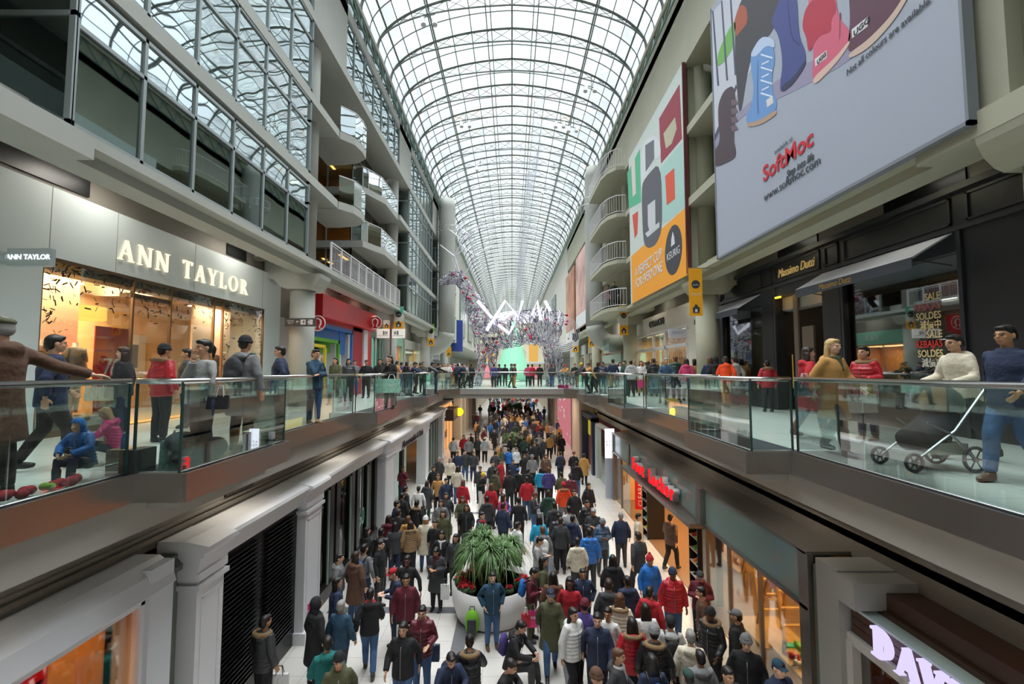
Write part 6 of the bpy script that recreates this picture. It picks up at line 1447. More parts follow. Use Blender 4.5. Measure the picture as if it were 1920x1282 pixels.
def person(x, y, z, rz, coat='K', style='j', hair='sb', pose='stand', trs='K', shoe_='K', skin='m', hat=None, h=1.72, pack=None, scarf=None, label=None, group=None, mirror=False, boots=False):
    if z == U:
        x = max(-7.75, min(7.6, x))
        for cx, cy_ in [(-7.4, q) for q in LC] + [(7.35, q) for q in RC]:
            if math.hypot(x - cx, y - cy_) < .8: y = cy_ + (.85 if y >= cy_ else -.85)
    if pose not in G: G[pose] = make_pose(pose)
    g = G[pose]; f = g['fig']; s = h / 1.74
    o = bpy.data.objects.new('person', g['body']); COL.objects.link(o)
    for i_, m_ in ((0, SK[skin]), (3, HC[hair[1]][1])): o.material_slots[i_].link = 'OBJECT'; o.material_slots[i_].material = m_
    o.location = (x, y, z); o.rotation_euler = (0, 0, math.radians(rz)); o.scale = (-s if mirror else s, s, s)
    mn, nm = ST[style]
    sub(mn if mn != 'puffer' else 'puffer_jacket', g[mn], cl(coat, 'puffer' if style in 'pf' else 'cloth'), o)
    sub('trousers', g['trousers'], cl(trs), o); sub('boots' if boots else 'shoes', g['boots' if boots else 'shoes'], cl(shoe_, 'puffer'), o)
    rot = f.hr.to_euler()
    if not (hat and hat[0] == 'h'): 
        hs = sub({'s': 'short_hair', 'l': 'long_hair', 'n': 'bun_hair', 'p': 'ponytail', 'u': 'curly_hair'}[hair[0]], HAIR[hair[0]], HC[hair[1]][1], o, f.hc, rot)
        if hat: hs.scale = (.96, .96, .9)
    if hat: sub(HATS[hat[0]][0], HATS[hat[0]][1], cl(hat[1]), o, f.hc, rot)
    if style in 'jhpf' and y < 17 and abs((rz + 180) % 360 - 180) < 80: sub('zipper', g['zip'], zipm, o)
    if style == 'f': sub('fur_collar', g['fur'], furm, o)
    if scarf: sub('scarf', g['scarf'], cl(scarf), o)
    if pack:
        p = bpy.data.objects.new('backpack', g['backpack']); COL.objects.link(p); p.matrix_world = o.matrix_basis
        p.location = o.location; p.rotation_euler = o.rotation_euler; p.scale = o.scale
        if len(g['backpack'].materials) == 0: g['backpack'].materials.append(cl(pack))
        p.material_slots[0].link = 'OBJECT'; p.material_slots[0].material = cl(pack)
        p['category'] = 'backpack'; p['_of'] = len(PPL)
        st = sub('strap', g['straps'], cl('K', 'puffer'), p)
    o['category'] = 'person'; o['_i'] = len(PPL)
    PPL.append(dict(o=o, coat=coat, style=style, hair=hair, hat=hat, pose=pose, x=x, y=y, z=z, rz=rz, label=label, pack=pack, trs=trs, scarf=scarf, group=group, bp=p if pack else None))
    return o
BAGN = [0]
def bag(x, y, z, w, h, col, label, face=0, group=None, d=.12, txt=None, name='shopping_bag', handles=True):
    """gusseted carrier bag standing or hanging; z is its bottom"""
    t = thing(name, label, 'bag', (x, y, z), group); R = Matrix.Rotation(math.radians(face), 4, 'Z'); c = Vector((x, y, z))
    b = MB(); b.add([(-w / 2, -d / 2, 0), (w / 2, -d / 2, 0), (w / 2, d / 2, 0), (-w / 2, d / 2, 0), (-w * .52, -d * .3, h), (w * .52, -d * .3, h), (w * .52, d * .3, h), (-w * .52, d * .3, h)], [(3, 2, 1, 0), (4, 5, 6, 7), (0, 1, 5, 4), (1, 2, 6, 5), (2, 3, 7, 6), (3, 0, 4, 7)])
    b.v = [tuple(R @ Vector(p) + c) for p in b.v]; b.build('bag_body', cl(col, 'puffer') if isinstance(col, str) else col, t)
    if handles:
        for s in (-1, 1):
            b = MB(); b.tube([R @ V(-w * .22, s * d * .3, h - .02) + c, R @ V(-w * .12, s * .01, h + .13) + c, R @ V(w * .12, s * .01, h + .13) + c, R @ V(w * .22, s * d * .3, h - .02) + c], .007, 6); b.build('handle', cl('W' if col != 'W' else 'K', 'puffer'), t)
    if txt:
        for k, line in enumerate(txt.split('\n')):
            o = text('printed_lettering', line, (0, 0, 0), h * .24, 'F', whitep if col != 'W' else black_m, None, .001, bold=.002); o.data.transform(Matrix.Translation(c) @ R @ Matrix.Translation((0, -d * .42 - .004, h * (.58 - k * .26)))); o.parent = t; o.matrix_parent_inverse = t.matrix_basis.inverted()
    return t
exec_people = True
# ------------------------------------------------------------------ who stands where
def PF(px, py, z=U): x, y, _ = atZ(px, py, z); return x, y
def PHd(px, py, z=0, h=1.6): x, y, _ = atZ(px, py, z + h); return x, y
# upper left, near
person(-4.93, 4.42, U, -90, 'H', 'l', 'sg', 'rail', 'D', 'K', 'l', 'fO', 1.78, mirror=True, label='man in brown tweed coat and green flat cap, one arm stretched along the left handrail')
person(-5.75, 5.75, U, 150, 'N', 'j', 'sb', 'walk', 'K', 'K', 'm', None, 1.7, label='person with dark hair in navy jacket walking just behind the tweed coat man')
x, y = PF(225, 822); person(x, y, U, -75, 'K', 'j', 'ld', 'hip', 'N', 'K', 'l', None, 1.68, boots=True, label='woman with long dark hair and black jacket walking past the red sale poster')
bag(x - .15, y - .3, U + .7, .38, .24, 'E', 'cream handbag carried by the woman in front of the red sale poster', 10, name='handbag')
person(-6.0, 7.9, U, 160, 'R', 'f', 'sb', 'stand', 'K', 'K', 'm', 'kK', 1.7, label='person in red fur-hooded parka and black beanie seen from behind')
person(-7.0, 9.9, U, -60, 'D', 'j', 'sb', 'stand', 'N', 'K', 'm', None, 1.72, label='man in charcoal jacket just behind the woman in the pale grey sweater')
x, y = PF(375, 872); person(x, y, U, -25, 'L', 't', 'pb', 'chin', 'N', 'D', 'm', None, 1.66, boots=True, label='young woman in pale grey sweater and jeans, hand raised to her mouth')
bag(x + .2, y + .05, U + .72, .19, .18, 'K', 'black shoulder bag on the hip of the woman in the pale grey sweater', 20, name='handbag')
x, y = PF(452, 845); person(x, y, U, 172, 'G', 'l', 'sb', 'hip', 'K', 'K', 'm', 'kK', 1.78, pack='D', label='man in long grey hooded coat with grey backpack turned away at the left railing')
person(-6.4, 11.3, U, 120, 'H', 'j', 'sd', 'stand', 'D', 'K', 'l', 'kF', 1.66, label='person in green knitted hat half hidden behind the grey coat man')
x, y = PF(522, 806); person(x, y, U, -70, 'N', 'j', 'sb', 'pockets', 'K', 'K', 'm', None, 1.76, label='young man with black hair and navy jacket in profile before the white column')
x, y = PF(588, 795); person(x, y, U, 60, 'U', 'j', 'sb', 'chin', 'J', 'T', 'm', None, 1.74, label='balding man in blue-shouldered dark jacket and jeans, hand at his chin')
for (px, py, c, st, hr, ps, rz, tr, ex) in (
    (627, 758, 'O', 'l', 'ld', 'walk', -10, 'K', {}), (652, 752, 'D', 'p', 'lb', 'stand', 30, 'K', {}), (686, 746, 'K', 'h', 'sb', 'bags', 0, 'K', {'hat': 'cM'}), (664, 744, 'G', 'j', 'sd', 'stroll', 20, 'J', {}),
    (712, 752, 'K', 'j', 'lb', 'stand', 10, 'K', {}), (730, 767, 'K', 'l', 'lb', 'chin', -20, 'G', {}), (725, 744, 'K', 'j', 'sg', 'stand', 170, 'K', {'h': 1.85}), (742, 742, 'T', 'j', 'sb', 'phone', 150, 'K', {}),
    (772, 742, 'N', 'j', 'sd', 'lean', 90, 'J', {}), (783, 738, 'D', 'j', 'sb', 'lean', 80, 'K', {}), (792, 736, 'O', 'j', 'sb', 'stand', 30, 'K', {}), (805, 741, 'D', 'p', 'sb', 'lean', 100, 'N', {}), (818, 738, 'K', 'j', 'sb', 'lean', 110, 'N', {}),
    (832, 728, 'E', 'l', 'lr', 'stroll', 10, 'K', {}), (840, 730, 'W', 'j', 'ly', 'walk', 0, 'J', {}), (848, 727, 'R', 'j', 'sb', 'stand', 40, 'T', {}), (858, 729, 'N', 'j', 'sb', 'stand', 180, 'K', {}), (868, 729, 'N', 'j', 'sb', 'walk', 60, 'O', {}), (876, 727, 'L', 't', 'sr', 'walk', 100, 'K', {}), (883, 727, 'K', 'j', 'sb', 'stand', 170, 'K', {}),
    (762, 738, 'K', 'p', 'ld', 'stand', 140, 'K', {}), (752, 735, 'V', 'j', 'sb', 'stand', 160, 'J', {}),
    # on the bridge
    (926, 726, 'V', 't', 'sd', 'stand', 180, 'K', {}), (936, 724, 'D', 'j', 'sb', 'stand', 180, 'K', {}), (947, 724, 'K', 'j', 'sb', 'stand', 180, 'D', {}), (959, 727, 'F', 'j', 'sd', 'stroll', 90, 'O', {}), (965, 727, 'H', 'j', 'sd', 'stand', 90, 'T', {}), (990, 724, 'P', 'j', 'sb', 'stand', 180, 'K', {}), (998, 724, 'R', 'j', 'sb', 'stand', 180, 'K', {}), (1012, 724, 'K', 'j', 'sb', 'stand', 180, 'K', {}), (1035, 725, 'D', 'j', 'sr', 'stand', 150, 'J', {}),
    # right walkway queue
    (1064, 728, 'T', 'j', 'sb', 'lean', -60, 'K', {'hat': 'kR'}), (1078, 727, 'K', 'j', 'sb', 'stand', 0, 'K', {}), (1096, 737, 'D', 'j', 'sr', 'lean', -80, 'K', {'hat': 'cY'}), (1109, 736, 'T', 'j', 'sb', 'lean', -90, 'K', {}), (1122, 735, 'K', 'l', 'ld', 'stand', 170, 'O', {}), (1131, 738, 'N', 'p', 'sb', 'phone', -30, 'J', {}), (1150, 739, 'N', 't', 'sb', 'stand', 180, 'D', {'h': 1.84}),
    (1163, 734, 'W', 'j', 'ld', 'stand', 10, 'R', {}), (1172, 742, 'F', 'l', 'sb', 'stand', -60, 'F', {}), (1184, 744, 'L', 'h', 'nb', 'stand', 170, 'K', {}), (1190, 736, 'G', 'j', 'sg', 'stand', -20, 'K', {'h': 1.84}), (1203, 742, 'W', 't', 'lr', 'hip', -10, 'T', {}), (1209, 734, 'D', 'j', 'sb', 'stand', 30, 'K', {}),
    (1217, 740, 'K', 'h', 'ld', 'stand', 180, 'D', {}), (1227, 743, 'K', 'p', 'sb', 'stand', 180, 'J', {'h': 1.82}), (1236, 735, 'L', 'h', 'sb', 'stand', 170, 'J', {}), (1249, 754, 'S', 'j', 'sg', 'push', -5, 'K', {}), (1256, 738, 'R', 't', 'sr', 'stand', 0, 'K', {}), (1268, 750, 'F', 'p', 'sr', 'stand', 175, 'N', {'h': 1.84}), (1279, 737, 'D', 'j', 'sb', 'stand', 40, 'K', {}),
    (1289, 752, 'P', 'h', 'ld', 'stroll', 150, 'G', {}), (1292, 737, 'D', 't', 'sb', 'stand', 180, 'K', {'h': 1.88}), (1304, 751, 'T', 'j', 'lb', 'stand', 200, 'D', {}), (1326, 758, 'N', 'l', 'lr', 'walk', 170, 'D', {}), (1344, 760, 'K', 'h', 'sb', 'stand', 170, 'D', {'hat': 'hK'}), (1363, 764, 'Q', 'h', 'sd', 'walk', 165, 'T', {}), (1407, 762, 'L', 'h', 'sd', 'walk', -170, 'D', {})):
    x, y = PF(px, py); person(x, y, U, rz, c, st, hr, ps, tr, 'K', 'm', **ex)
x, y = PF(1493, 772); person(x, y, U, 170, 'R', 'f', 'nb', 'stand', 'K', 'K', 'm', None, 1.55, label='person in red fur-collared coat with black bun seen from behind near the black doorway')
x, y = PF(1520, 822); person(x, y, U, 80, 'R', 'l', 'ld', 'walk', 'J', 'H', 'm', None, 1.68, boots=True, label='woman in red jacket, jeans and brown boots half behind the blond woman')
x, y = PF(1568, 852); person(x, y, U, 20, 'T', 'l', 'ly', 'walk', 'K', 'D', 'l', None, 1.72, boots=True, scarf='O', label='blond woman in camel coat and scarf striding along the right walkway')
bag(x + .32, y - .12, U + .62, .44, .26, 'W', 'white shoulder bag of the blond woman in the camel coat', 15, name='handbag'); bag(x - .36, y + .1, U + .85, .26, .2, 'S', 'blue handbag on the arm beside the camel coat', 0, name='handbag')
x, y = PF(1628, 826); person(x, y, U, -70, 'R', 'f', 'sb', 'hip', 'N', 'H', 'm', None, 1.68, label='woman with black hair in bright red jacket in front of the sale window')
x, y = PF(1815, 862); person(x, y, U, -90, 'E', 'h', 'sb', 'push', 'D', 'K', 'm', None, 1.76, label='man in beige hooded jacket pushing the grey pushchair')
x, y = PF(1905, 905); person(x, y, U, -80, 'N', 'j', 'sb', 'walk', 'J', 'H', 't', None, 1.76, label='man in dark navy jacket and jeans at the right edge of the walkway')
# pushchair
x, y = PF(1762, 878); x -= .12
t = thing('pushchair', 'grey four wheeled pushchair with a dark canopy on the right walkway', 'pushchair', (x, y, U))
def wheel(cx, cy_, r): b = MB(); b.tube([(cx + r * math.cos(a * PI / 9), cy_, U + .02 + r + r * math.sin(a * PI / 9)) for a in range(18)], .02, 8, closed=True); b.tube([(cx, cy_ - .02, U + .02 + r), (cx, cy_ + .02, U + .02 + r)], .03, 8); [b.tube([(cx, cy_, U + .02 + r), (cx + r * math.cos(a * PI / 3), cy_, U + .02 + r + r * math.sin(a * PI / 3))], .008, 5) for a in range(6)]; b.build('wheel', mat('tyre_grey', '#3a3c3e', .6), t)
for dx, r in ((-.42, .1), (.32, .14)): [wheel(x + dx, y + s * .26, r) for s in (-1, 1)]
fm = mat('pushchair_frame', '#9a9c9e', .3, metal=.7)
b = MB()
for s in (-1, 1): b.tube([(x - .42, y + s * .25, U + .12), (x + .1, y + s * .25, U + .5), (x + .55, y + s * .23, U + 1.05)], .016, 6); b.tube([(x + .32, y + s * .25, U + .16), (x + .05, y + s * .25, U + .46), (x - .2, y + s * .22, U + .6)], .016, 6)
b.tube([(x + .55, y - .23, U + 1.05), (x + .55, y + .23, U + 1.05)], .02, 8); b.build('frame', fm, t)
b = MB(); b.tube([(x - .32, y, U + .34), (x - .05, y, U + .42), (x + .12, y, U + .56), (x + .25, y, U + .85)], [.12, .2, .2, .16], 12); b.build('seat', mat('pushchair_fabric', '#3f454c', .8), t, True)
b = MB(); b.ell((x + .14, y, U + .86), (.3, .24, .2), 16, 8, Matrix.Rotation(.5, 3, 'Y')); b.build('canopy', mat('canopy_green_grey', '#4d5a58', .8), t, True)
b = MB(); b.box(x - .05, x + .3, y - .2, y + .2, U + .2, U + .34); b.build('storage_basket', mat('basket_pale', '#b0aca2', .8), t)
# children and belongings on the floor of the near left bay
def child(x, y, rz, coat, hair, hat, h, lab): return person(x, y, U - .05, rz, coat, 'p', hair, 'sit', 'N', 'K', 'l', hat, h, label=lab)
x, y = PF(148, 905); child(x - .05, y + .05, 5, 'B', 'sy', 'hB', 1.02, 'toddler in bright blue hooded snow jacket sitting behind the glass, hand near mouth')
x, y = PF(182, 880); child(x - .12, y + .3, -60, 'P', 'ly', None, 1.1, 'small blond child in pink jacket seated behind the blue-hooded toddler')
x, y = PF(222, 893); t = thing('carton', 'brown cardboard carton with a dark printed side beside the seated children', 'box', (x, y + .1, U))
b = MB(); b.box(x - .16, x + .04, y, y + .3, U, U + .3); b.build('box_body', mat('cardboard', '#9a7c55', .8), t); b = MB(); b.box(x + .04, x + .2, y, y + .3, U, U + .3); b.build('dark_side', mat('dark_carton', '#2e3230', .6), t)
t = thing('water_bottle', 'blue plastic bottle standing on the cardboard carton', 'bottle', (x - .04, y + .1, U + .3)); b = MB(); b.lathe([(.028, 0), (.03, .02), (.03, .12), (.012, .16), (.012, .18)], x - .04, y + .1, 14, U + .3); b.build('bottle_body', mat('blue_plastic', '#2a78c8', .2), t, True); b = MB(); b.lathe([(.014, 0), (.014, .02)], x - .04, y + .1, 10, U + .48); b.build('cap', whitep, t)
x, y = -4.66, 4.5; rnd = random.Random(5)
t = thing('bouquet', 'bundle of red flowers with green wrapping lying along the foot of the near left glass', 'bouquet', (x, y + .1, U))
for k in range(12): r = rnd.uniform(.04, .06); b = MB(); b.ell((-4.66 + rnd.uniform(-.04, .04), 4.2 + k * .07, U + .06 + rnd.uniform(0, .03)), (r, r, r * .9), 9, 6); b.build('bloom', mat('bloom_crimson', '#b01530', .7) if k not in (6, 7) else mat('bloom_lime', '#9ac04a', .7), t, True)
# bags by the railing of the first left bay
x, y = PF(318, 880); bag(x, y + .12, U, .34, .34, mat('newsprint_bag_teal', '#5f8a84', .6, var=.5, vscale=30), 'teal and black newsprint tote bag with large white love lettering on the bay floor', 8, d=.16, txt='love', name='tote_bag')
x, y = -4.2, 5.65; t = thing('folded_coat', 'dark coat heaped over bags on the floor of the first left bay', 'coat', (x, y + .4, U)); b = MB(); [b.ell((x + dx, y + dy, U + dz), r, 12, 8) for dx, dy, dz, r in ((-.05, .3, .32, (.16, .22, .13)), (.0, .55, .3, (.15, .22, .13)), (.05, .8, .16, (.15, .25, .15)), (0, .5, .13, (.18, .4, .13)))]
o = bpy.data.objects.new('coat_folds', remesh(b, 'coat_folds', .025, 2, [mat('coat_dark_teal', '#1f2c33', .7)])); COL.objects.link(o); o.parent = t; o.matrix_parent_inverse = t.matrix_basis.inverted()
x, y = PF(497, 838); t = thing('paper_sign', 'white paper sign with black mirrored lettering taped low on the bay glass', 'sign', (x, y, U + .02)); b = MB(); b.box(x - .13, x + .13, y + .04, y + .045, U + .03, U + .24); b.build('sheet', whitep, t); text('lettering', 'LITTLE\nBURGUNDY', (x, y + .035, U + .13), .05, 'F', black_m, t, .001, sx=-1, bold=.002)
x, y = PF(735, 770); bag(x, y - .1, U + .55, .5, .42, mat('mint_patterned_bag', '#8fc4b4', .6, var=.25, vscale=14), 'large mint green patterned bag with red print held before the dark coat', 0, txt='Joy')
x, y = PF(1052, 729); bag(x, y - .2, U + .01, .45, .26, 'P', 'hot pink carrier bags standing at the foot of the bridge glass, near one', 0); bag(x + .5, y - .1, U + .01, .4, .26, 'P', 'hot pink carrier bag right of its twin on the bridge floor', 10)
x, y = PF(1200, 742); bag(x, y - .2, U + .4, .3, .36, 'P', 'pink bag held by the woman in the white top of the right queue', 0)
# walking frame of the older person in the right queue
x, y = PF(1249, 756); y -= .45; t = thing('walker_frame', 'four wheeled walking frame with a yellow base in the right queue', 'walker', (x, y, U)); b = MB()
for s in (-1, 1): b.tube([(x + s * .28, y + .3, U + .1), (x + s * .26, y + .15, U + .9), (x + s * .26, y + .3, U + .95)], .014, 6); b.tube([(x + s * .28, y - .25, U + .1), (x + s * .26, y + .1, U + .6)], .014, 6)
b.tube([(x - .26, y + .1, U + .6), (x + .26, y + .1, U + .6)], .014, 6); b.build('frame', black_m, t); b = MB(); b.box(x - .2, x + .2, y - .2, y + .1, U + .06, U + .2); b.build('base_tray', cl('Y'), t)
for s in (-1, 1):
    for dy in (-.27, .3): b = MB(); b.tube([(x + s * .28 - .02, y + dy, U + .09), (x + s * .28 + .02, y + dy, U + .09)], .09, 14); b.build('wheel', black_m, t)
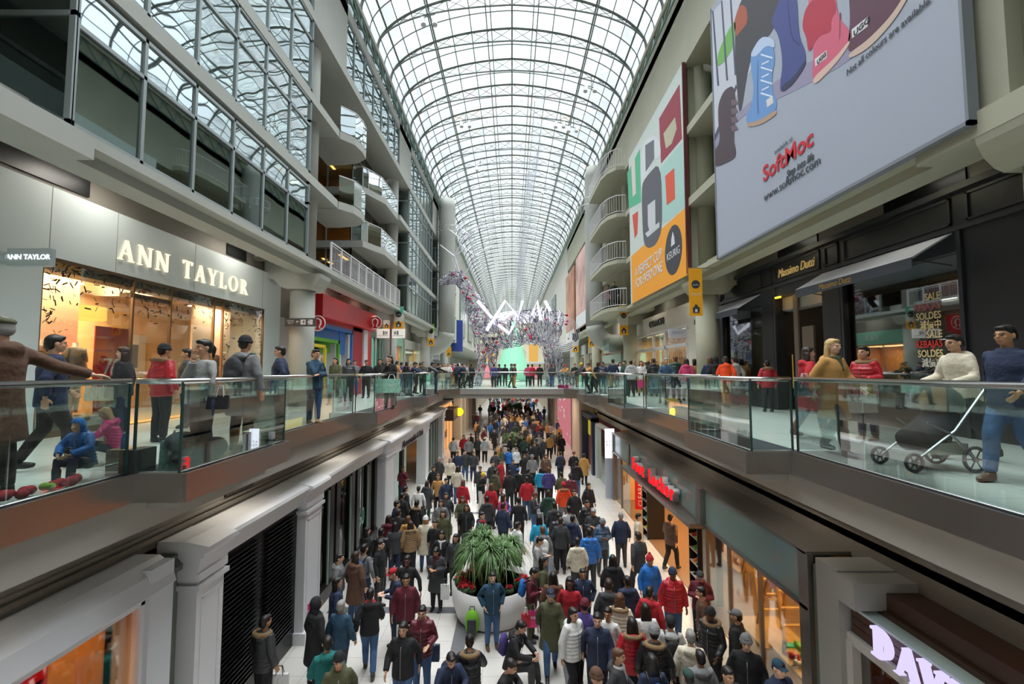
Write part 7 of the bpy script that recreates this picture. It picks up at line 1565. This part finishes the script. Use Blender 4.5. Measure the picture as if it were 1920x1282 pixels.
# ------------------------------------------------------------------ the crowd below (head positions)
C4 = (560, 980, 4.244); C5 = (820, 960, 3.982); C6 = (1100, 960, 3.982); C3 = (700, 740, 4.364)
crowd = [
 (C4, 140, 640, 'K', 'l', 'lb', 'stand', 150, 'K', 'hK'), (C4, 310, 660, 'U', 'j', 'sg', 'stroll', 160, 'D', ''), (C4, 230, 950, 'Z', 'h', 'sb', 'walk', 200, 'K', ''), (C4, 320, 1080, 'O', 'h', 'sb', 'walk', 20, 'K', 'kK'),
 (C4, 320, 275, 'G', 'h', 'sb', 'stand', 100, 'D', ''), (C4, 300, 470, 'N', 'j', 'lb', 'stand', 130, 'J', ''), (C4, 520, 200, 'G', 't', 'sb', 'stand', 170, 'N', '', 'B'), (C4, 430, 250, 'H', 'l', 'ld', 'stand', 150, 'J', ''), (C4, 585, 185, 'K', 'j', 'sb', 'stand', 90, 'D', ''), (C4, 655, 70, 'K', 'p', 'sb', 'stand', 180, 'K', ''),
 (C4, 570, 560, 'K', 'h', 'sb', 'walk', 185, 'J', '', None, 'R'), (C4, 775, 385, 'N', 't', 'nb', 'phone', -60, 'N', 'cR'), (C4, 865, 290, 'K', 't', 'pb', 'bags', 0, 'N', ''), (C4, 835, 430, 'M', 'j', 'sb', 'stand', 20, 'K', ''), (C4, 835, 830, 'K', 'j', 'lb', 'walk', 0, 'J', ''), (C4, 985, 700, 'M', 'p', 'nb', 'hip', -10, 'J', ''),
 (C4, 1200, 220, 'D', 'l', 'lb', 'phone', -5, 'K', '', None, 'M'), (C4, 1140, 90, 'K', 'l', 'lb', 'bags', 5, 'K', '', None, 'W'), (C4, 1225, 110, 'D', 'j', 'lb', 'stand', 0, 'K', ''), (C4, 1085, 0, 'K', 't', 'sb', 'walk', 0, 'D', ''), (C4, 1010, -30, 'E', 'l', 'ly', 'stand', 0, 'J', 'kW'), (C4, 890, 10, 'T', 'f', 'ld', 'stand', 200, 'K', ''), (C4, 770, 20, 'D', 'j', 'lb', 'stand', 190, 'N', ''), (C4, 540, 60, 'K', 'j', 'lb', 'stand', 120, 'K', ''),
 (C4, 1200, 1080, 'N', 'h', 'sb', 'sit', 20, 'K', ''), (C4, 1360, 985, 'K', 'f', 'nb', 'sit', 190, 'K', ''), (C4, -290, 780, 'D', 'f', 'sb', 'stand', 160, 'K', ''),
 (C5, 405, 450, 'U', 'j', 'sb', 'pockets', 5, 'J', ''), (C5, 660, 420, 'M', 't', 'sb', 'phone', 60, 'O', '', 'B'), (C5, 735, 370, 'O', 'j', 'lb', 'stand', 90, 'K', ''), (C5, 730, 215, 'L', 't', 'sb', 'phone', 70, 'J', ''), (C5, 785, 130, 'G', 'h', 'sr', 'stand', 180, 'J', '', 'W'),
 (C5, 590, 860, 'K', 'h', 'sb', 'sit', 70, 'D', '', 'V'), (C5, 510, 1150, 'K', 'j', 'sb', 'sit', 60, 'K', ''), (C5, 865, 480, 'H', 'l', 'lb', 'stand', 190, 'K', ''), (C5, 845, 610, 'O', 'l', 'sb', 'walk', 10, 'J', 'cN'), (C5, 990, 515, 'R', 't', 'lb', 'stand', -15, 'K', ''), (C5, 1085, 450, 'N', 'j', 'sb', 'pockets', -10, 'K', ''),
 (C5, 1010, 750, 'W', 'p', 'lb', 'stroll', 30, 'K', ''), (C5, 1195, 790, 'N', 'j', 'sb', 'walk', 0, 'K', ''), (C5, 1275, 745, 'W', 't', 'sb', 'stand', -20, 'K', ''), (C5, 1045, 215, 'E', 'h', 'sb', 'stand', 180, 'D', ''), (C5, 1135, 145, 'B', 'p', 'sb', 'stand', 180, 'D', ''), (C5, 1228, 65, 'S', 'p', 'sb', 'phone', 0, 'D', 'kG'), (C5, 905, 30, 'D', 'p', 'sb', 'stand', 180, 'K', ''), (C5, 1010, 45, 'N', 'h', 'sb', 'stand', 150, 'K', ''),
 (C5, 600, 95, 'W', 'j', 'nb', 'stand', 120, 'D', ''), (C5, 330, 20, 'N', 'h', 'sb', 'stand', 60, 'K', '', None, 'R'), (C5, 760, 50, 'C', 'j', 'lb', 'stand', 180, 'K', ''), (C5, 100, 1090, 'D', 'h', 'sb', 'sit', -30, 'D', '') if False else None,
 (C6, 470, 350, 'B', 'h', 'sd', 'stand', 5, 'D', 'oR'), (C6, 640, 450, 'R', 'p', 'sb', 'stand', -5, 'J', 'kN'), (C6, 848, 460, 'M', 'h', 'sb', 'phone', -20, 'K', 'cD'), (C6, 860, 590, 'H', 't', 'sb', 'stand', -120, 'K', ''), (C6, 195, 350, 'K', 'l', 'lb', 'stand', 170, 'K', ''), (C6, 165, 535, 'D', 'h', 'sd', 'stand', 170, 'K', ''), (C6, 305, 510, 'N', 'h', 'sb', 'stand', 180, 'K', ''), (C6, 470, 590, 'R', 'h', 'sb', 'stand', 150, 'K', ''), (C6, 240, 650, 'E', 'f', 'lr', 'stand', 170, 'K', ''),
 (C6, 440, 720, 'W', 't', 'lb', 'stand', 180, 'K', ''), (C6, 340, 830, 'R', 'f', 'lb', 'stand', 170, 'K', ''), (C6, 495, 890, 'K', 'f', 'sb', 'stand', 175, 'K', 'kG'), (C6, 625, 820, 'L', 'h', 'sb', 'stand', 175, 'K', 'kK', 'K'), (C6, 925, 750, 'K', 'f', 'sb', 'walk', -50, 'K', 'kK'), (C6, 1080, 760, 'K', 'j', 'sb', 'stand', -120, 'K', 'cG'), (C6, 1190, 960, 'K', 'j', 'sb', 'stroll', -30, 'K', 'kG'), (C6, 490, 1110, 'N', 't', 'lb', 'stand', 180, 'K', '', 'B'), (C6, 850, 1080, 'G', 'h', 'sb', 'stand', 180, 'K', ''), (C6, 800, 965, 'E', 'h', 'sg', 'stand', 170, 'K', ''),
 (C6, 230, 1060, 'D', 'h', 'sr', 'walk', 60, 'K', '', None, 'L'), (C6, 1050, 1200, 'K', 'j', 'sb', 'stand', 20, 'K', ''), (C6, 70, 1220, 'H', 'j', 'sb', 'stand', 20, 'K', 'kH'), (C6, 760, 1225, 'D', 'j', 'sb', 'stand', 180, 'K', 'cF'), (C6, 50, 700, 'V', 'j', 'sb', 'stand', 160, 'K', 'kM'), (C6, 385, 175, 'D', 'j', 'sd', 'walk', 200, 'K', ''), (C6, 255, 25, 'N', 'j', 'sg', 'stand', 180, 'D', ''), (C6, 385, 30, 'E', 'j', 'sb', 'stand', 60, 'T', ''), (C6, 625, 40, 'H', 'p', 'sb', 'walk', 120, 'K', ''), (C6, 1430, 1150, 'N', 'j', 'sb', 'stand', 10, 'K', 'cU'),
 (C3, 240, 600, 'M', 't', 'lb', 'chin', 30, 'N', ''), (C3, 495, 600, 'K', 'j', 'lb', 'stand', 10, 'K', ''), (C3, 540, 525, 'D', 'j', 'sg', 'stand', -10, 'K', ''), (C3, 630, 530, 'E', 'j', 'lg', 'stand', 0, 'K', ''), (C3, 690, 475, 'N', 'j', 'sr', 'stand', 0, 'K', ''), (C3, 752, 465, 'D', 'j', 'sr', 'stand', 0, 'J', ''), (C3, 815, 475, 'D', 'j', 'sb', 'stand', 20, 'N', ''), (C3, 690, 600, 'E', 'j', 'ld', 'stand', 170, 'J', ''),
 (C3, 875, 600, 'D', 'j', 'sd', 'stand', 0, 'K', ''), (C3, 888, 650, 'K', 't', 'sb', 'phone', 60, 'W', 'kY'), (C3, 595, 700, 'N', 'j', 'sb', 'stand', 20, 'K', ''), (C3, 530, 665, 'T', 't', 'lr', 'stand', 0, 'K', ''), (C3, 735, 715, 'R', 'l', 'lr', 'stand', 150, 'K', ''), (C3, 440, 720, 'D', 'l', 'ld', 'stand', 160, 'F', ''), (C3, 595, 820, 'D', 'j', 'ld', 'walk', 10, 'K', ''), (C3, 730, 850, 'O', 'j', 'ld', 'walk', 0, 'K', ''), (C3, 553, 880, 'G', 'j', 'ld', 'stand', 10, 'K', ''), (C3, 762, 915, 'K', 'j', 'ld', 'walk', -5, 'K', ''),
 (C3, 570, 965, 'O', 'l', 'ld', 'stand', 0, 'K', ''), (C3, 285, 1015, 'T', 'h', 'lr', 'stand', 190, 'K', ''), (C3, 205, 960, 'K', 'j', 'sd', 'stand', 180, 'K', ''), (C3, 125, 1010, 'M', 'h', 'ld', 'stand', 170, 'K', ''), (C3, 260, 770, 'K', 'h', 'sb', 'stand', 140, 'K', ''), (C3, 370, 765, 'W', 't', 'nb', 'stand', 170, 'K', ''), (C3, 235, 825, 'K', 'j', 'sb', 'stand', 150, 'K', ''), (C3, 355, 885, 'K', 'f', 'sb', 'stand', 150, 'K', ''), (C3, 190, 890, 'N', 'j', 'sb', 'stand', 120, 'K', ''),
 (C3, 740, 340, 'R', 'h', 'ld', 'stand', 0, 'K', ''), (C3, 655, 360, 'L', 'h', 'sb', 'stand', 180, 'K', ''), (C3, 780, 360, 'G', 'j', 'sg', 'stand', 10, 'K', ''), (C3, 855, 355, 'D', 'j', 'sb', 'stand', -5, 'K', ''), (C3, 912, 360, 'L', 'p', 'sb', 'stand', 180, 'K', 'kE', None, None), (C3, 990, 290, 'K', 'l', 'sb', 'walk', 0, 'K', ''), (C3, 1130, 305, 'G', 't', 'sd', 'stand', 0, 'N', ''),
 (C3, 1040, 545, 'R', 'j', 'sb', 'stand', 40, 'R', ''), (C3, 980, 560, 'D', 'j', 'sb', 'stand', 10, 'K', ''), (C3, 1000, 625, 'O', 'h', 'sb', 'stand', 150, 'K', ''), (C3, 965, 745, 'R', 'j', 'lr', 'stand', 160, 'K', ''), (C3, 1050, 440, 'O', 'j', 'lr', 'stand', 90, 'K', ''), (C3, 1100, 450, 'B', 'j', 'sb', 'stand', 150, 'K', ''), (C3, 1170, 445, 'W', 'j', 'sb', 'stand', 30, 'K', ''), (C3, 1140, 545, 'N', 'j', 'sb', 'stand', 0, 'K', ''), (C3, 1182, 620, 'K', 'h', 'sb', 'stand', 180, 'K', 'cB'), (C3, 1115, 635, 'K', 'j', 'sb', 'stand', 170, 'K', ''),
 (C3, 1255, 690, 'R', 'j', 'sb', 'stand', 180, 'S', ''), (C3, 1370, 615, 'C', 'p', 'lb', 'stand', 160, 'K', ''), (C3, 1435, 610, 'V', 'p', 'lr', 'stand', 180, 'K', ''), (C3, 1300, 505, 'G', 'j', 'sg', 'stand', 0, 'K', 'kG'), (C3, 1270, 620, 'K', 'l', 'sb', 'stand', 170, 'K', ''), (C3, 1260, 465, 'D', 'j', 'sb', 'stand', 160, 'K', ''), (C3, 1320, 405, 'K', 'j', 'ld', 'stand', 0, 'K', ''), (C3, 1412, 500, 'H', 'f', 'lr', 'stand', 0, 'K', ''), (C3, 1530, 480, 'N', 'h', 'sb', 'stand', 180, 'K', '', 'K'),
 (C3, 1640, 480, 'K', 'j', 'sb', 'stand', 10, 'K', 'kM'), (C3, 1725, 495, 'T', 'l', 'sb', 'stand', 160, 'K', ''), (C3, 1662, 560, 'K', 'h', 'sb', 'stand', 180, 'J', ''), (C3, 1540, 650, 'O', 'j', 'sb', 'stand', 180, 'K', ''), (C3, 1612, 665, 'M', 'p', 'sb', 'stand', 180, 'K', 'kD'), (C3, 1558, 735, 'Q', 'f', 'sr', 'stand', 180, 'G', 'kR'), (C3, 1435, 800, 'F', 'h', 'ld', 'stand', 180, 'K', '', None, 'P'), (C3, 1645, 795, 'K', 'j', 'sb', 'stand', 0, 'K', ''), (C3, 1760, 740, 'K', 'l', 'lb', 'stand', 20, 'K', ''),
 (C3, 1480, 900, 'D', 'h', 'sb', 'stand', 180, 'K', ''), (C3, 1310, 815, 'D', 't', 'sr', 'phone', 90, 'J', ''), (C3, 1190, 860, 'K', 't', 'sb', 'stand', 180, 'K', ''), (C3, 1062, 905, 'N', 'j', 'sb', 'stand', 150, 'K', ''), (C3, 930, 850, 'D', 'h', 'sb', 'stand', 180, 'K', ''), (C3, 1022, 850, 'V', 'j', 'sr', 'sit', 40, 'J', ''), (C3, 1062, 835, 'P', 'j', 'ld', 'stand', 120, 'K', ''), (C3, 1600, 935, 'L', 'j', 'sb', 'stand', 180, 'K', ''), (C3, 1355, 285, 'N', 'l', 'sd', 'stand', 180, 'K', ''), (C3, 1360, 235, 'R', 'j', 'sb', 'stand', 180, 'K', ''), (C3, 1450, 240, 'L', 'p', 'ld', 'stand', 180, 'K', ''), (C3, 1520, 315, 'H', 'j', 'sb', 'stand', 180, 'T', ''), (C3, 1440, 335, 'T', 'j', 'sb', 'stand', 170, 'K', ''),
 (C3, 1750, 885, 'K', 'p', 'sb', 'stand', 10, 'K', ''), (C3, 1800, 945, 'D', 'j', 'sg', 'phone', 0, 'K', ''), (C3, 1520, 1000, 'D', 'j', 'sd', 'stand', 170, 'K', ''),
]
taken = []
def place(x, y, r=.42):
    for _ in range(14):
        bad = [(a, c) for a, c in taken if (a - x) ** 2 + (c - y) ** 2 < r * r]
        if not bad: break
        a, c = bad[0]; dx, dy = x - a, y - c; d = math.hypot(dx, dy) or 1e-3
        if d < 1e-2: dx, dy, d = .3, .7, .76
        x, y = a + dx / d * (r + .01), c + dy / d * (r + .01)
    taken.append((x, y)); return x, y
def block(x, y): return math.hypot(x + .5, y - 11.95) < 1.28 or math.hypot(x - .1, y - 33) < 1.2 or math.hypot(x - .4, y - 58) < 1.5
rnd = random.Random(77)
for a in range(14): taken.append((-.5 + 1.02 * math.cos(a * PI / 7), 11.95 + 1.02 * math.sin(a * PI / 7)))
for q in crowd:
    if not q: continue
    (ox, oy, s_), u, v, c, st, hr, ps, rz, tr, hat = q[:10]; pack = q[10] if len(q) > 10 else None; scarf = q[11] if len(q) > 11 else None
    h = rnd.uniform(1.62, 1.78); hz = 1.6 * h / 1.72 if ps != 'sit' else 1.12
    x, y = PHd(ox + u / s_, oy + v / s_, 0, hz)
    if not (ox == 700 and u == 240): x = max(-4.45, min(4.35 if y < 12 or y > 19 else 6.5, x))
    x, y = place(x, y, .44)
    sk = 'd' if (ox, u) in ((1100, 640), (820, 990), (820, 1228), (1100, 925), (560, 865)) else rnd.choice('lmmt')
    person(x, y, 0, rz + rnd.uniform(-12, 12), c, st, hr, ps, tr, rnd.choice('KKHD'), sk, hat or None, h, pack, scarf, mirror=rnd.random() < .4)
# far crowd
far_cols = 'KKKKKDDDNNNGGLOHTRRMEWSFBCPQVZ'
nfar = 0; tries = 0
while nfar < 62 and tries < 4000:
    tries += 1; y = rnd.uniform(24, 70) if nfar < 50 else rnd.uniform(60, 92)
    x = rnd.gauss(.6, 2.2)
    if abs(x) > 4.2 or block(x, y) or any((a - x) ** 2 + (c - y) ** 2 < .36 for a, c in taken): continue
    taken.append((x, y)); nfar += 1
    person(x, y, 0, rnd.choice((0, 180, 180, 0, 90, 200, 20)) + rnd.uniform(-20, 20), rnd.choice(far_cols), rnd.choice('jjhlpt'), rnd.choice('sslnp') + rnd.choice('bbdry'), rnd.choice(('stand', 'walk', 'stroll', 'pockets', 'bags')), rnd.choice('KKJDN'), 'K', rnd.choice('lmmt'), rnd.choice((None, None, None, 'k' + rnd.choice('KRGW'))), rnd.uniform(1.58, 1.8))
# balcony onlookers
person(6.05, 28.6, L3, -60, 'M', 'j', 'sb', 'stand', 'K', 'K', 'm', label='person in maroon jacket on the lowest curved balcony'); person(6.2, 27.6, L3, -20, 'K', 'l', 'sb', 'stand', 'K', 'K', 'm', label='person in black coat on the lowest curved balcony')
# everyone beyond the three hundred nearest: one mass of small figures
rnd = random.Random(21); b = MB(); cm = [cl(c) for c in 'KDNGRMOTEWSB'] + [SK['m'], HC['b'][1]]
for k in range(150):
    y = 30 + 66 * rnd.random() ** 1.1; x = rnd.gauss(.5, 2.3)
    if abs(x) > 4.2 or block(x, y) or any((a - x) ** 2 + (c - y) ** 2 < .2 for a, c in taken): continue
    taken.append((x, y)); h = rnd.uniform(.9, 1.04); a = rnd.uniform(0, PI); ca, sa = math.cos(a), math.sin(a)
    b.cur = rnd.randrange(3); [b.tube([(x + s * .09 * ca, y + s * .09 * sa, .0), (x + s * .08 * ca, y + s * .08 * sa, .85 * h)], [.05, .085], 6) for s in (-1, 1)]
    b.cur = rnd.choice((0, 0, 0, 1, 1, 2, 3, 4, 5, 6, 7, 8, 9, 10, 11)); b.ell((x, y, 1.13 * h), (.2, .15, .34), 8, 6); [b.tube([(x + s * .2 * ca, y + s * .2 * sa, 1.38 * h), (x + s * .25 * ca, y + s * .25 * sa, .9 * h)], [.06, .045], 6) for s in (-1, 1)]
    b.cur = 12; b.ell((x, y, 1.58 * h), (.08, .09, .11), 8, 6); b.cur = 13; b.ell((x, y + .02, 1.63 * h), (.09, .1, .09), 8, 6)
o = b.build('distant_crowd', cm, None, True); tag(o, 'mass of tiny distant shoppers filling the lower hall far under the footbridge', 'crowd'); o['kind'] = 'stuff'
# ------------------------------------------------------------------ labels that single each person out
POSEW = {'stand': 'standing', 'walk': 'walking', 'stroll': 'strolling', 'phone': 'looking down at hands', 'pockets': 'hands in pockets', 'lean': 'leaning on rail', 'hip': 'arm bent', 'chin': 'hand at chin', 'rail': 'arm on rail', 'photo': 'taking photo', 'push': 'pushing', 'bags': 'arms down', 'sit': 'seated'}
HW = {'s': 'short {} hair', 'l': 'long {} hair', 'n': '{} hair in bun', 'p': '{} ponytail', 'u': 'curly {} hair'}
def zone(p):
    x, y, z = p['x'], p['y'], p['z']
    if z > 3:
        if y >= 28.5: return 'on the footbridge'
        return 'on the left walkway' if x < 0 else 'on the right walkway'
    if y < 10.2: return 'in the nearest crowd'
    if math.hypot(x + .5, y - 11.95) < 2.1: return 'by the big planter'
    if x > 3.2 and y < 21: return 'by the shoe shop'
    if x < -2.8 and y < 13: return 'by the black louvres'
    if x < -2.8 and y < 27: return 'along the white shop front'
    if y < 15: return 'past the big planter'
    if y < 22: return 'in the middle crowd'
    if y < 31: return 'short of the footbridge'
    return 'under the footbridge'
used = {}
def desc(p, lev):
    coat = CLC[p['coat']][0]; st = ST[p['style']][1]
    hd = (CLC[p['hat'][1]][0] + ' ' + HATS[p['hat'][0]][0].replace('_', ' ')) if p['hat'] else HW[p['hair'][0]].format(HC[p['hair'][1]][0])
    way = p['rz'] % 360; fc = 'facing viewer' if (way < 50 or way > 310) else ('back to viewer' if 130 < way < 230 else 'side on')
    s = 'person in %s %s, %s, %s' % (coat, st, hd, zone(p))
    if lev >= 1: s = 'person in %s %s, %s, %s, %s' % (coat, st, hd, fc, zone(p))
    return s
for p in PPL:
    if p['label']: used[p['label']] = p
for p in PPL:
    if p['label']: continue
    opts = [desc(p, 0), desc(p, 1)]
    near_ = sorted((q for q in PPL if q is not p and abs(q['z'] - p['z']) < 1), key=lambda q: (q['x'] - p['x']) ** 2 + (q['y'] - p['y']) ** 2)[:6]
    for q in near_:
        rel = 'behind' if q['y'] < p['y'] else 'in front of'
        opts.append('person in %s %s %s the %s %s, %s' % (CLC[p['coat']][0], ST[p['style']][1], rel, CLC[q['coat']][0], ST[q['style']][1], zone(p)))
        opts.append('person in %s %s and %s trousers %s the %s %s, %s' % (CLC[p['coat']][0], ST[p['style']][1], CLC[p['trs']][0], rel, CLC[q['coat']][0], ST[q['style']][1], zone(p).replace('in the ', 'in ')))
    for s in opts:
        if s not in used and len(s.split()) <= 16: used[s] = p; p['label'] = s; break
    else: print('NO LABEL', opts[0])
GRP = 0
for p in PPL:
    o = p['o']; o['label'] = p['label'] or 'person standing in the crowd'; del o['_i']
    o['group'] = 'people on the upper level' if p['z'] > 3 else 'people in the lower hall'
    if p['bp']:
        del p['bp']['_of']; p['bp']['label'] = ('%s backpack worn over the %s %s %s' % (CLC[p['pack']][0], CLC[p['coat']][0], ST[p['style']][1], zone(p)))
# carried bags in the lower hall
def held(px, py, hgt, w, h, col, label, txt=None, name='shopping_bag', face=0):
    x, y, _ = atZ(px, py, hgt); return bag(x, y, hgt - h, w, h, col, label, face, None, .1, txt, name)
held(571, 1132, .75, .3, .34, 'P', 'hot pink carrier bag with white lettering by the black-hooded person, lower left', 'VICTORIA\nSECRET')
held(999, 1143, .75, .26, .36, 'P', 'bright pink carrier bag held beside the maroon sweater right of the planter', 'PINK')
held(986, 1150, .7, .2, .26, 'R', 'smaller coral bag hanging next to the bright pink bag')
held(822, 1085, .75, .2, .3, 'P', 'small pink bag hanging left of the big planter'); held(834, 1095, .72, .2, .36, 'W', 'white carrier bag hanging left of the big planter')
held(1133, 1020, .8, .28, .42, 'C', 'cyan drawstring bag held by the person in the grey beanie'); held(808, 1208, .75, .34, .3, 'N', 'navy blue handbag on the arm of the maroon puffer woman', name='handbag')
held(758, 1172, .75, .3, .36, 'W', 'white printed shopping bag between the red cap and black jacket people', 'Sale'); held(778, 995, .8, .24, .34, 'B', 'bright blue bag on the tan fur-collared coat'); held(525, 1262, .7, .3, .4, 'W', 'white carrier bag at the lower left beside the black plinth')
held(1045, 1020, .65, .4, .34, mat('photo_print_bag', '#b5b0ac', .5, var=.4, vscale=9), 'large grey printed shopping bag behind the planter plant'); held(1010, 962, .8, .3, .45, 'L', 'silvery striped drawstring bag in the middle crowd')
x, y, _ = atZ(885, 1190, 0.05); t = thing('suitcase', 'lime green and grey cabin bag standing in front of the big planter', 'luggage', (x, y, 0)); b = MB(); b.ell((x, y, .32), (.17, .12, .3), 16, 12); o = bpy.data.objects.new('bag_shell', remesh(b, 'bag_shell', .02, 1, [mat('lime_fabric', '#6fb02a', .7)])); COL.objects.link(o); o.parent = t; o.matrix_parent_inverse = t.matrix_basis.inverted()
b = MB(); b.box(x - .1, x + .1, y - .15, y - .1, .12, .44); b.build('front_pocket', cl('D'), t); b = MB(); b.tube([(x - .06, y, .6), (x - .05, y, .68), (x + .05, y, .68), (x + .06, y, .6)], .012, 6); b.build('carry_handle', black_m, t)
# shop interiors are part of the building shell
for o in list(COL.objects):
    if o.parent and o.parent.name.startswith('storefront') and (o.name.startswith('interior') or o.name.startswith('display_rear') or o.name.startswith('doorway_interior')):
        mw = o.matrix_basis.copy(); o.parent = None; o.matrix_basis = mw
        o.name = 'wall_shop_interior'; o['kind'] = 'structure'
    elif o.name.startswith('shop_lamp') or o.name.endswith('_lamp') : pass
